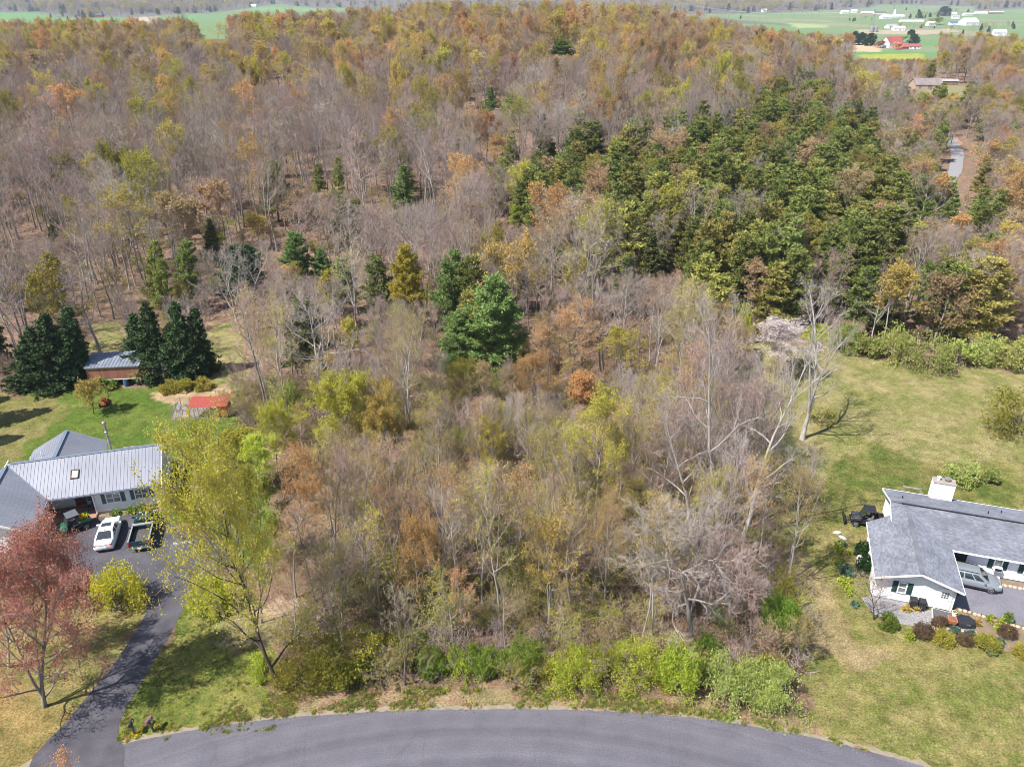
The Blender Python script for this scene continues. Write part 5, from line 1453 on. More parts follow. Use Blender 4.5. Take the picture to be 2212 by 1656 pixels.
    A, B_ = Vector((0, .88, .47)).normalized(), Vector((1, 0, 0))
    c = Vector((2.35, 2.2, zc)) + Vector((0, -.47, .88)) * .07
    for s in (-1, 1):
        s_.bar(c + B_ * s * .33 - A * .5, c + B_ * s * .33 + A * .5, .08, .14); s_.bar(c - B_ * .37 + A * s * .46, c + B_ * .37 + A * s * .46, .14, .08)
    sk = s_.build('skylight', mat('bronze_frame', (.12, .09, .08), rough=.5), H_)
    MB().slab([c - B_ * .3 - A * .43, c + B_ * .3 - A * .43, c + B_ * .3 + A * .43, c - B_ * .3 + A * .43], .03).build('pane', mat('skylight_dome', (.66, .70, .69), rough=.25), sk)
    ch = MB(); ch.tube((5.05, 6.2, 3.7), (5.05, 6.2, 7.0), .115, n=14); ch.lathe([(.2, 0), (.2, .1), (.14, .14)], 14, (5.05, 6.2, 6.1)); chim = ch.build('chimney_pipe', GALV, H_, smooth=True)
    MB().lathe([(.15, 0), (.21, .06), (.21, .26), (.16, .34), (.04, .38)], 14, (5.05, 6.2, 7.0)).build('cap', GALV, chim, smooth=True)
    MB().lathe([(.24, 0), (.15, .25)], 14, (5.05, 6.2, 3.75)).build('flashing', TRIM, chim)
    MB().tube((5.05, 6.2, 5.4), (5.45, 6.9, 3.6), .02, n=6).build('brace', GALV, chim)
    for (x, y, z) in ((-1.6, 6.6, 4.1), (-2.9, 7.3, 3.3)): MB().tube((x, y, z - .2), (x, y, z + .45), .05, n=8).build('vent_pipe', TRIM, H_)
    dk = MB(); 
    for i in range(8): dk.bar((5.6 + i * .16, 9.0, 1.2), (5.6 + i * .16, 9.0, 2.5), .04)
    dk.bar((5.5, 9.0, 2.5), (6.9, 9.0, 2.5), .1); dk.bar((6.9, 9.0, .2), (6.9, 9.0, 2.5), .1); dk.bar((6.9, 9.0, 2.5), (7.3, 9.0, 1.0), .08)
    dk.build('deck_railing', GREYWOOD, H_)
left_house()

# ------------------------------------------------------------------ the grey shingle-roofed house on the right
def shingle_slope(name, parent, lo0, lo1, hi1, hi0, course=.145, tabw=.30, seed=0):
    """one roof slope of overlapping shingle courses, every tab with its own shade; lo0->lo1 along the eave"""
    lo0, lo1, hi1, hi0 = map(Vector, (lo0, lo1, hi1, hi0))
    R = np.random.default_rng(seed); n = max(1, int((hi0 - lo0).length / course))
    nrm = (lo1 - lo0).cross(hi0 - lo0).normalized()
    if nrm.z < 0: nrm = -nrm
    V, T = [], []
    for k in range(n):
        a0, b0 = lo0.lerp(hi0, k / n), lo1.lerp(hi1, k / n)
        a1, b1 = lo0.lerp(hi0, (k + 1) / n), lo1.lerp(hi1, (k + 1) / n)
        m = max(1, int((b0 - a0).length / tabw)); sh = R.uniform(-.4, .4) / m
        for j in range(m):
            s, t = min(max(j / m + (sh if j else 0), 0), 1), min(max((j + 1) / m + (sh if j < m - 1 else 0), 0), 1)
            V += [a0.lerp(b0, s) + nrm * .022, a0.lerp(b0, t) + nrm * .022, a1.lerp(b1, t) + nrm * .006, a1.lerp(b1, s) + nrm * .006]
            V += [a0.lerp(b0, s), a0.lerp(b0, t), a0.lerp(b0, t) + nrm * .022, a0.lerp(b0, s) + nrm * .022]
            T += [R.uniform(0, 1)] * 2
    V = np.array([tuple(v) for v in V]); F = np.arange(len(V)).reshape(-1, 4)
    me = npmesh(name, V, [F], [SHINGLE])
    at_ = me.attributes.new('tab', 'FLOAT', 'FACE'); at_.data.foreach_set('value', np.array(T, np.float32))
    o = part(name, me, parent); o['kind'] = 'stuff'
    return o

def right_house():
    H_ = thing('house', 'white-sided house with grey shingle roof, dark green shutters and white chimney at the right', 'house', (39.14, 55.04, 0), math.radians(-17.7))
    e = 2.62; sl = .335
    A1 = 19.0
    w = MB()
    w.box((7.9, 4.5, 1.3), (22.2, 7.4, 2.6)); w.box((-3.5, -2.2, 1.3), (6.1, 5.9, 2.6))
    # front wall of the main part, garage gable, left walls
    lapped(w, (1.55, .72), (A1, .72), .15, 2.6, .17)
    lapped(w, (-6.6, -5.2), (-.35, -5.2), .12, 2.6, .17)
    gw = 6.25
    lapped(w, (-6.6, -5.2), (-.35, -5.2), 2.6, 3.7, .17, cut=lambda z: (max(0, (z - 2.6) / sl), gw - max(0, (z - 2.6) / sl)))
    w.add([(-6.6, -5.18, 2.6), (-.35, -5.18, 2.6), (-3.47, -5.18, 3.66)], [(0, 1, 2)])
    lapped(w, (-6.6, 1.6), (-6.6, -5.2), .12, 2.6, .17)
    lapped(w, (-4.45, 8.3), (-4.45, 1.2), .12, 2.6, .17)
    lapped(w, (-4.45, 8.3), (-4.45, .8), 2.6, 3.9, .17, cut=lambda z: (max(0, (z - 2.6) / sl), 7.5 - max(0, (z - 2.6) / sl)))
    w.add([(-4.44, 8.3, 2.6), (-4.44, .8, 2.6), (-4.44, 4.5, 3.85)], [(0, 1, 2)])
    lapped(w, (-.35, -5.2), (-.35, -4.5), .12, 2.6, .17)
    w.box((-.42, -2.2, 2.4), (.2, 5.9, .4))
    w.build('wall', SIDING, H_)
    MB().box((-.40, -2.5, 1.05), (.12, 3.9, 2.1)).build('garage_door', BLACK, H_)
    MB().box((-.33, -2.5, .01), (.5, 4.0, .04)).build('door_sill', CONCRETE, H_)
    # corner porch
    MB().box((.7, 1.2, 1.3), (1.7, .9, 2.6)).build('porch_shade_block', DARK, H_)  # solid dark block, the shade of a recess painted on the wall
    MB().box((.75, .55, .12), (1.7, 1.2, .24)).build('porch_step', BRICK, H_)
    MB().box((.55, .30, .5), (.5, .5, .5)).build('porch_crate', ORANGEBOARD, H_)
    # windows
    window(H_, (4.03, .72, 1.55), (0, -1), .62, 1.02, (1, 2), SHUTTER_G, .40, ac=True)
    window(H_, (6.45, .72, 1.55), (0, -1), .62, 1.02, (1, 2), SHUTTER_G, .40, ac=True)
    window(H_, (9.3, .72, 1.55), (0, -1), .62, 1.02, (1, 2), SHUTTER_G, .40)
    window(H_, (-4.45, -5.2, 1.55), (0, -1), .62, 1.08, (1, 2), SHUTTER_G, .40)
    # side door with nine lights
    d = MB().box((-1.15, -5.26, 1.15), (.92, .07, 2.0)).build('door', mat('door_white', (.86, .86, .86), rough=.4), H_)
    for i in range(3):
        for j in range(3): MB().box((-1.15 + (i - 1) * .20, -5.305, 1.62 + (j - 1) * .22), (.145, .02, .165)).build('pane', GLASS, d)
    MB().lathe([(.03, 0), (.04, .03), (.02, .06)], 8, (-.80, -5.33, 1.1)).build('handle', GALV, d)
    f = MB()
    for s in (-1, 1): f.box((-1.15 + s * .52, -5.26, 1.15), (.11, .09, 2.1))
    f.box((-1.15, -5.26, 2.23), (1.15, .094, .12)); f.build('door_frame', TRIM, H_)
    MB().lathe([(.05, -.2), (.11, -.14), (.12, .10), (.06, .18)], 8, (-.28, -5.38, 2.05)).build('wall_lamp', BLACK, H_)
    MB().box((-.42, -5.22, 1.3), (.16, .08, 2.5)).build('corner_board', TRIM, H_)
    # roof slopes
    R_ = MB().bar((-4.9, 4.2, e + 4.2 * sl + .05), (A1, 4.2, e + 4.2 * sl + .05), .30, .04).build('roof', SHINGLE, H_)
    zf = lambda b: e + b * sl
    base = MB(); zt = zf(4.2)
    base.slab([(-4.9, .0, e), (A1, 0, e), (A1, 4.2, zt), (-4.9, 4.2, zt)], .12); base.slab([(A1, 8.6, e - .07), (-4.9, 8.6, e - .07), (-4.9, 4.2, zt), (A1, 4.2, zt)], .12)
    zr = e + 3.45 * sl
    base.slab([(0, -5.95, e), (0, 0, e), (-3.45, 3.45, zr), (-3.45, -5.95, zr)], .12); base.slab([(-6.9, 2.1, e), (-6.9, -5.95, e), (-3.45, -5.95, zr), (-3.45, 3.45, zr)], .12)
    base.build('roof_deck', SHINGLE, R_)
    up = .004
    shingle_slope('shingles', R_, (0, 0, e + up), (A1, 0, e + up), (A1, 4.2, zt + up), (-4.2, 4.2, zt + up), seed=1)
    shingle_slope('shingles', R_, (-4.9, 1.95, zf(1.95) + up), (-3.40, 3.45, zf(3.45) + up), (-4.15, 4.2, zt + up), (-4.9, 4.2, zt + up), seed=2)
    shingle_slope('shingles', R_, (A1, 8.6, e - .07 + up), (-4.9, 8.6, e - .07 + up), (-4.9, 4.2, zt + up), (A1, 4.2, zt + up), seed=3)
    shingle_slope('shingles', R_, (0, -5.95, e + up), (0, 0, e + up), (-3.45, 3.45, zr + up), (-3.45, -5.95, zr + up), seed=4)
    shingle_slope('shingles', R_, (-6.9, 2.1, e + up), (-6.9, -5.95, e + up), (-3.45, -5.95, zr + up), (-3.45, 3.3, zr + up), seed=5)
    for (p, q) in (((-3.45, -5.9, zr + .05), (-3.45, 2.9, zr + .05)),): MB().bar(p, q, .34, .05).build('ridge_cap', SHINGLE, R_)
    MB().bar((-4.0, 4.02, zt + .06), (A1, 4.02, zt + .06), .09, .07).build('ridge_vent', BLACK, R_)
    fa = MB()
    for p, q in (((-6.93, -5.97, 2.56), (-3.45, -5.97, zr - .06)), ((.03, -5.97, 2.56), (-3.45, -5.97, zr - .06)), ((-6.93, 2.1, 2.56), (-6.93, -5.95, 2.56)), ((.03, -5.95, 2.56), (.03, -.02, 2.56)), ((.03, -.04, 2.56), (A1, -.04, 2.56)), ((-4.93, 8.62, 2.5), (A1, 8.62, 2.5)), ((-4.93, 8.62, 2.5), (-4.93, 4.2, zt - .06)), ((-4.93, 1.5, zf(1.5) - .06), (-4.93, 4.2, zt - .06))):
        fa.bar(p, q, .045, .17)
    fa.build('fascia', TRIM, H_)
    so = MB(); so.slab([(-6.8, -5.9, 2.50), (-.1, -5.9, 2.50), (-.1, -5.2, 2.50), (-6.8, -5.2, 2.50)], .02) if False else so.slab([(0, 0, 2.48), (A1, 0, 2.48), (A1, .72, 2.48), (0, .72, 2.48)], .02)
    so.build('soffit', TRIM, H_)
    # chimney with its own lapped sides and two flues
    c = MB(); cx, cy, wd, dp = .2, 8.35, 1.9, 1.0
    c.box((cx, cy, 2.3), (wd - .02, dp - .02, 4.5))
    for p, q in (((cx - wd / 2, cy - dp / 2), (cx + wd / 2, cy - dp / 2)), ((cx + wd / 2, cy - dp / 2), (cx + wd / 2, cy + dp / 2)), ((cx + wd / 2, cy + dp / 2), (cx - wd / 2, cy + dp / 2)), ((cx - wd / 2, cy + dp / 2), (cx - wd / 2, cy - dp / 2))): lapped(c, p, q, 2.2, 4.5, .19)
    ch = c.build('chimney', SIDING, H_)
    MB().box((cx, cy, 4.6), (wd + .1, dp + .1, .08)).build('chimney_cover', GREYWOOD, ch)
    MB().lathe([(.13, 0), (.13, .28), (.2, .28), (.2, .34)], 12, (cx - .5, cy + .1, 4.64)).build('flue', TRIM, ch)
    MB().lathe([(.2, 0), (.2, .2), (.3, .2), (.3, .3), (.1, .36)], 12, (cx + .25, cy + .1, 4.64)).build('flue', GALV, ch)
    for (a, b) in ((-3.6, 5.9), (5.0, 6.4), (3.6, 5.3)): MB().tube((a, b, 3.2), (a, b, e + (8.4 - b) * sl + .3), .05, n=8).build('vent_pipe', BLACK, H_)
    dk = MB()
    for x in (-2.9, -1.3): dk.bar((x, 9.5, .1), (x, 9.5, 2.7), .12)
    dk.bar((-2.95, 9.5, 2.6), (-1.25, 9.5, 2.6), .12); dk.bar((-1.3, 9.5, 2.5), (-.6, 9.5, 1.6), .1); dk.bar((-2.9, 9.5, 2.0), (-1.3, 9.5, 2.0), .06)
    dk.build('deck_railing', GREYWOOD, H_)
    return H_
right_house()
RH = Matrix.Translation((39.14, 55.04, 0)) @ Matrix.Rotation(math.radians(-17.7), 4, 'Z')
LH = Matrix.Translation((-45.3, 62.43, 0)) @ Matrix.Rotation(math.radians(15.6), 4, 'Z')
RA, LA = math.radians(-17.7), math.radians(15.6)

# ------------------------------------------------------------------ vehicles
PAINT_WHITE = mat('paint_white', (.80, .81, .82), (.78, .79, .80), rough=.25, coat=.6, spec=.5)
PAINT_SILVER = mat('paint_silver', (.33, .36, .39), (.30, .33, .36), rough=.3, metal=.5, coat=.5)
PAINT_TEAL = mat('paint_dark_teal', (.012, .045, .065), (.010, .036, .052), rough=.25, coat=.6)
PAINT_GREEN = mat('paint_green', (.018, .105, .062), (.014, .08, .05), rough=.35, coat=.3)
CHROME = mat('chrome', (.62, .62, .63), rough=.2, metal=.9)
CARGLASS = mat('car_glass', (.025, .032, .036), (.03, .04, .045), rough=.06, spec=.7, coat=.3)
REDLAMP = mat('red_lamp', (.45, .02, .02), rough=.3)
CLEARLAMP = mat('clear_lamp', (.75, .76, .78), rough=.2)
GREYPLASTIC = mat('grey_plastic', (.22, .23, .24), rough=.6)
SEATMAT = mat('seat_grey', (.16, .16, .17), rough=.8)

def wheel(parent, c, r=.33, w=.22, rim=CHROME):
    t = MB(); s = 1 if c[1] > 0 else -1
    prof = [(r * .62, -w / 2), (r * .93, -w / 2), (r, -w / 3), (r, w / 3), (r * .93, w / 2), (r * .62, w / 2)]
    n = 20
    rings = [[(c[0] + q * math.cos(2 * PI * k / n), c[1] + y, c[2] + q * math.sin(2 * PI * k / n)) for k in range(n)] for q, y in prof]
    t.loft(rings, 0, True)
    wh = t.build('wheel', RUBBER, parent, smooth=True)
    m = MB(); y = c[1] + s * (w / 2 + .005)
    for k in range(6):
        a = k * PI / 3; m.bar((c[0], y, c[2]), (c[0] + r * .6 * math.cos(a), y, c[2] + r * .6 * math.sin(a)), .07, .03)
    m.tube((c[0], y - s * .02, c[2]), (c[0], y + s * .02, c[2]), r * .17, n=10)
    rg = [[(c[0] + q * math.cos(2 * PI * k / 16), y + s * o, c[2] + q * math.sin(2 * PI * k / 16)) for k in range(16)] for q, o in ((r * .66, -.02), (r * .66, .015), (r * .54, .015), (r * .54, -.02))]
    m.loft(rg, 0, False); m.build('rim', rim, wh)
    return wh

def body_loft(stations, nring=None):
    """stations: (x, z_bottom, z_belt, half_width_bottom, half_width_mid, half_width_belt, crown)"""
    rings = []
    for (x, zb, zt, wb, wm, wt, cr) in stations:
        zm = zb + (zt - zb) * .55
        half = [(0, zb), (wb * .8, zb), (wb, zb + .05), (wm, zb + (zt - zb) * .3), (wm, zm), (wt, zt - .05), (wt * .93, zt), (wt * .55, zt + cr * .8), (0, zt + cr)]
        ring = [(x, y, z) for y, z in half] + [(x, -y, z) for y, z in reversed(half[1:-1])]
        rings.append(ring)
    mb = MB(); mb.loft(rings); return mb

def greenhouse(parent, paint, glass, zb, zr, base, top, wb, wt, roofname='roof', doors=2):
    """base/top: (rear x, front x) at belt and roof; panes set into a painted frame"""
    (xr, xf), (tr, tf) = base, top
    mb = MB(); k = .3
    n = 5; rings = []
    for i in range(n):
        f = i / (n - 1); g = f ** .85
        x0, x1 = xr + (tr - xr) * g, xf + (tf - xf) * g; w = wb + (wt - wb) * f ** 1.6; z = zb + (zr - zb) * f
        rings.append([(x0, -w * .92, z), (x0 + .08, -w, z), (x1 - .08, -w, z), (x1, -w * .92, z), (x1, w * .92, z), (x1 - .08, w, z), (x0 + .08, w, z), (x0, w * .92, z)])
    mb.loft(rings); mb.add([(tr + .15, -wt * .8, zr + .035), (tf - .15, -wt * .8, zr + .035), (tf - .15, wt * .8, zr + .035), (tr + .15, wt * .8, zr + .035)] + rings[-1], [(0, 1, 2, 3), (0, 5, 6, 1), (1, 6, 7), (1, 7, 8, 2), (2, 8, 9), (2, 9, 10, 3), (3, 10, 11), (3, 11, 4, 0), (0, 4, 5)])
    mb.build('cabin', paint, parent, smooth=True)
    def P(f, front, y):
        g = f ** .85
        x = (xf + (tf - xf) * g) if front else (xr + (tr - xr) * g)
        w = wb + (wt - wb) * f ** 1.6; z = zb + (zr - zb) * f
        return Vector((x, y * w * .92, z))
    for front, nm in ((True, 'windscreen'), (False, 'rear_window')):
        s = 1 if front else -1; m = MB(); rows = [.06, .35, .65, .93]
        g = [[P(f, front, y) + Vector((s * .02, 0, .012)) for y in (-.88, -.3, .3, .88)] for f in rows]
        for i in range(3):
            for j in range(3):
                q = [g[i][j], g[i][j + 1], g[i + 1][j + 1], g[i + 1][j]]
                m.quad(*(q if front else q[::-1]))
        m.build(nm, glass, parent, smooth=True)
    for s in (-1, 1):
        cuts = [0, .52, 1.0] if doors == 2 else [0, .36, .70, 1.0]
        for a, b in zip(cuts[:-1], cuts[1:]):
            def S(f, t):
                g = f ** .85; x0, x1 = xr + (tr - xr) * g + .20, xf + (tf - xf) * g - .24; w = wb + (wt - wb) * f ** 1.6
                return Vector((x0 + (x1 - x0) * t, s * (w + .012), zb + (zr - zb) * f))
            m = MB(); q = [S(.10, a + .025), S(.10, b - .025), S(.50, b - .025), S(.88, b - .025), S(.88, a + .025), S(.50, a + .025)]
            m.add(q, [(0, 1, 2, 5), (5, 2, 3, 4)] if s < 0 else [(5, 2, 1, 0), (4, 3, 2, 5)]); m.build('side_window', glass, parent)

def sedan():
    r = at(222, 1186, .3); f = at(238, 1121, .7); ang = LA + PI / 2 - .02
    c = (r + f) / 2
    o = thing('car', 'white four-door sedan with sunroof parked on the asphalt beside the green utility vehicle', 'car', (c.x + .12, c.y + .15, .016), ang)
    B = body_loft([(-2.42, .38, .80, .62, .70, .60, .02), (-2.34, .26, .96, .80, .86, .74, .03), (-1.95, .22, 1.02, .86, .91, .80, .04), (-1.2, .20, .98, .88, .92, .84, .0), (0, .20, .95, .88, .92, .86, 0), (1.0, .20, .95, .88, .92, .85, .02), (1.5, .22, .92, .87, .91, .80, .06), (2.05, .24, .80, .84, .88, .70, .07), (2.36, .28, .66, .72, .78, .58, .04), (2.46, .36, .56, .60, .64, .50, .01)])
    b = B.build('body', PAINT_WHITE, o, smooth=True)
    greenhouse(o, PAINT_WHITE, CARGLASS, .95, 1.43, (-1.85, 1.20), (-.85, .38), .84, .62)
    MB().box((.02, 0, 1.470), (.55, .86, .012)).build('sunroof', CARGLASS, o)
    for x in (-1.42, 1.42):
        for y in (-.80, .80): wheel(o, (x, y, .33))
    for s in (-1, 1):
        MB().box((-2.33, s * .62, .82), (.16, .34, .11)).build('tail_lamp', REDLAMP, o)
        MB().box((2.24, s * .55, .66), (.22, .26, .12)).build('headlight', CLEARLAMP, o)
        MB().box((.80, s * 1.0, 1.0), (.16, .2, .13)).build('mirror', PAINT_WHITE, o, bevel=.03)
        MB().box((-.1, s * .925, .80), (.18, .02, .03)).build('door_handle', CHROME, o)
    MB().box((-2.40, 0, .84), (.06, .8, .03)).build('trunk_strip', CHROME, o)
    MB().box((-2.43, 0, .56), (.03, .5, .13)).build('number_plate', CLEARLAMP, o)
    MB().box((-2.38, 0, .30), (.1, 1.3, .12)).build('bumper_trim', BLACK, o)
    # fin aerial
    MB().add([(-.75, 0, 1.47), (-.9, .03, 1.46), (-.9, -.03, 1.46), (-.88, 0, 1.54)], [(0, 1, 3), (0, 3, 2), (1, 2, 3)]).build('antenna', BLACK, o)
sedan()

def pickup():
    p = at(300, 1184, .5)
    ang = LA + PI / 2 - .02
    d = Vector((math.cos(ang), math.sin(ang), 0))
    c = p + d * 2.75
    o = thing('pickup_truck', 'dark teal pickup truck with an open bed parked right of the white sedan', 'truck', (c.x + .05, c.y, .016), ang)
    B = body_loft([(.15, .45, 1.12, .85, .92, .86, 0), (1.1, .45, 1.12, .86, .94, .87, 0), (1.55, .45, 1.08, .86, .94, .80, .05), (2.35, .45, 1.02, .86, .93, .76, .06), (2.62, .48, .92, .82, .88, .70, .03), (2.70, .52, .80, .75, .80, .62, .01)])
    B.build('body', PAINT_TEAL, o, smooth=True)
    greenhouse(o, PAINT_TEAL, CARGLASS, 1.10, 1.72, (.16, 1.62), (.28, .95), .86, .70, doors=2)
    bd = MB()
    bd.box((-1.20, 0, .62), (2.65, 1.70, .08))
    for s in (-1, 1): bd.box((-1.20, s * .90, .86), (2.65, .11, .62))
    bd.box((.10, 0, .86), (.08, 1.80, .62)); bd.build('bed', PAINT_TEAL, o, bevel=.02)
    MB().box((-1.15, 0, .675), (2.45, 1.62, .02)).build('bed_liner', mat('liner_dark', (.075, .078, .08), rough=.8), o)
    rl = MB()
    for s in (-1, 1): rl.box((-1.20, s * .90, 1.19), (2.7, .13, .045))
    rl.box((.10, 0, 1.24), (.34, 1.86, .14)); rl.build('bed_rail', mat('rail_grey', (.26, .29, .29), rough=.5), o, bevel=.015)
    tg = MB().box((-2.55, 0, .87), (.08, 1.66, .60)).build('tailgate', PAINT_TEAL, o, bevel=.02)
    MB().box((-2.60, .0, 1.0), (.03, .26, .08)).build('handle', BLACK, tg)
    MB().box((-2.66, 0, .50), (.16, 1.86, .20)).build('bumper', CHROME, o, bevel=.03)
    MB().box((-2.76, 0, .46), (.04, .32, .15)).build('number_plate', CLEARLAMP, o)
    for s in (-1, 1):
        MB().box((-2.55, s * .89, .92), (.11, .13, .34)).build('tail_lamp', REDLAMP, o)
        MB().box((1.42, s * 1.06, 1.22), (.14, .24, .2)).build('mirror', BLACK, o, bevel=.03)
        MB().box((2.62, s * .62, .82), (.1, .3, .18)).build('headlight', CLEARLAMP, o)
    for x in (-1.55, 1.75):
        for y in (-.84, .84): wheel(o, (x, y, .38), .38, .26)
    ax = MB(); ax.tube((-1.55, -.8, .38), (-1.55, .8, .38), .08); ax.box((-.3, 0, .45), (4.4, .7, .14)); ax.build('chassis', BLACK, o)
    lf = MB()
    rr = random.Random(3)
    for k in range(240):
        x, y = rr.uniform(-2.3, -.1), rr.uniform(-.75, .75); a = rr.uniform(0, 6.28)
        lf.add([(x, y, .70), (x + .07 * math.cos(a), y + .07 * math.sin(a), .715), (x + .05 * math.cos(a + .9), y + .05 * math.sin(a + .9), .70)], [(0, 1, 2)])
    tag(lf.build('fallen_leaves', LEAF['tan']), 'dry leaves lying in the bed of the pickup truck', kind='stuff').matrix_world = Matrix.Translation(o.location) @ Matrix.Rotation(ang, 4, 'Z')
pickup()

def utv(name, label, loc, ang, paint, roofm, plow=False):
    o = thing(name, label, 'utility vehicle', loc, ang)
    b = MB()
    b.box((0, 0, .42), (2.5, 1.15, .14)); b.box((-.95, 0, .56), (.9, 1.25, .14)); b.build('chassis', BLACK, o, bevel=.02)
    hood = body_loft([(.55, .50, 1.0, .55, .62, .60, .02), (.95, .48, .98, .55, .64, .58, .05), (1.35, .46, .84, .52, .60, .48, .05), (1.5, .50, .70, .42, .46, .38, .02)])
    hd = hood.build('hood', paint, o, smooth=True)
    for s in (-1, 1):
        MB().bar((.75, s * .28, 1.045), (1.35, s * .22, .93), .05, .03).build('hood_ridge', GREYPLASTIC if plow else mat('paint_green_light', (.10, .30, .21), rough=.4), hd)
        MB().box((1.42, s * .33, .72), (.08, .16, .10)).build('headlight', CLEARLAMP, hd)
        fd = MB(); fd.box((.95, s * .62, .80), (.78, .26, .07)); fd.box((-1.0, s * .62, .84), (.85, .26, .07)); fd.build('fender', paint, o, bevel=.03)
        MB().box((.0, s * .60, .50), (.95, .12, .08)).build('side_step', paint, o)
    bed = MB(); bed.box((-1.02, 0, .80), (1.05, 1.2, .06))
    for s in (-1, 1): bed.box((-1.02, s * .60, .97), (1.05, .05, .30))
    bed.box((-.52, 0, .97), (.05, 1.2, .30)); bed.box((-1.54, 0, .97), (.05, 1.2, .30)); bed.build('cargo_bed', paint, o)
    st = MB()
    for s in (-1, 1): st.box((-.22, s * .30, .78), (.5, .5, .16)); st.box((-.45, s * .30, 1.05), (.14, .5, .5), ry=-.15)
    st.build('seat', SEATMAT, o, bevel=.04)
    cg = MB(); 
    for s in (-1, 1):
        cg.tube((.55, s * .60, .95), (.28, s * .56, 1.84), .03, n=8); cg.tube((-.50, s * .60, .60), (-.55, s * .56, 1.84), .03, n=8); cg.tube((.28, s * .56, 1.84), (-.55, s * .56, 1.84), .03, n=8); cg.tube((.5, s * .6, .85), (-.45, s * .6, .95), .025, n=8)
    cg.build('roll_cage', BLACK, o)
    r = MB(); r.slab([(-.68, -.64, 1.89), (.40, -.60, 1.89), (.40, .60, 1.89), (-.68, .64, 1.89)], .06); r.build('canopy', roofm, o, bevel=.02)
    MB().slab([(.60, -.54, 1.0), (.60, .54, 1.0), (.32, .52, 1.80), (.32, -.52, 1.80)], .015).build('windscreen', CARGLASS, o)
    sw = MB(); sw.tube((.38, .30, .95), (.16, .30, 1.12), .02, n=6); sw.lathe([(.17, -.01), (.19, .0), (.17, .02)], 12, (.15, .30, 1.12)); sw.build('steering_wheel', BLACK, o)
    for x in (-.98, .98):
        for y in (-.62, .62): wheel(o, (x, y, .32), .32, .26, GREYPLASTIC)
    if plow:
        pl = MB()
        for s in (-1, 1): pl.bar((1.3, s * .3, .4), (2.0, s * .3, .35), .07)
        pl.build('plow_arm', BLACK, o)
        q = MB(); q.loft([[(2.0 + .10 * math.cos(t) - .05, y, .08 + .30 * (1 + math.sin(t))) for t in (-1.3, -.6, 0, .6, 1.3)] + [(2.04 + .10 * math.cos(t) - .05, y, .08 + .30 * (1 + math.sin(t))) for t in (1.3, .6, 0, -.6, -1.3)] for y in (-.8, 0, .8)]); q.build('plow_blade', BLACK, o)
    return o
fw, rw = at(139.6, 1155, .3), at(186.5, 1136.6, .3)
mid = (fw + rw) / 2; ang = math.atan2(fw.y - rw.y, fw.x - rw.x)
off = Vector((-math.sin(ang), math.cos(ang), 0)) * -.62
utv('utility_vehicle', 'green open utility vehicle with grey canopy parked by the porch of the left house', (mid.x + off.x, mid.y + off.y, .016), ang, PAINT_GREEN, mat('canopy_grey', (.10, .11, .13), rough=.7))
q = RH @ Vector((-6.3, 5.6, 0))
utv('utility_vehicle', 'black utility vehicle with a plow blade parked against the left end of the right house', (q.x, q.y, 0), RA + PI + .05, BLACK, BLACK, plow=True)

def suv():
    f = at(2139.5, 1274, .34); ang = RA - .06
    d = Vector((math.cos(ang), math.sin(ang), 0)); n = Vector((-d.y, d.x, 0))
    c = f - d * 1.32 + n * .78
    o = thing('car', 'silver crossover car in front of the right house, tail hidden by the garage roof', 'car', (c.x, c.y, .018), ang)
    body_loft([(-2.2, .42, .92, .72, .78, .70, 0), (-2.12, .30, 1.05, .84, .88, .78, .01), (-1.3, .28, 1.04, .88, .92, .84, 0), (0, .28, 1.02, .88, .92, .86, 0), (.9, .28, 1.02, .88, .92, .85, .02), (1.35, .28, 1.00, .87, .92, .80, .07), (1.85, .30, .90, .84, .88, .70, .07), (2.12, .34, .76, .74, .78, .58, .03), (2.2, .42, .64, .62, .66, .5, .01)]).build('body', PAINT_SILVER, o, smooth=True)
    greenhouse(o, PAINT_SILVER, CARGLASS, 1.02, 1.60, (-2.08, 1.12), (-1.75, .30), .84, .66, doors=3)
    for x in (-1.3, 1.32):
        for y in (-.80, .80): wheel(o, (x, y, .35), .35, .23)
    for s in (-1, 1):
        MB().box((.72, s * 1.0, 1.08), (.16, .2, .15)).build('mirror', PAINT_SILVER, o, bevel=.03)
        MB().box((1.98, s * .62, .80), (.26, .2, .12)).build('headlight', CLEARLAMP, o)
        MB().box((-2.12, s * .66, .98), (.12, .26, .2)).build('tail_lamp', REDLAMP, o)
        MB().bar((-1.6, s * .60, 1.655), (.2, s * .60, 1.655), .04, .04).build('roof_rail', BLACK, o)
        MB().box((0, s * .915, .36), (3.6, .03, .14)).build('sill_trim', BLACK, o)
    MB().box((2.17, 0, .60), (.08, .8, .2)).build('grille', BLACK, o)
suv()

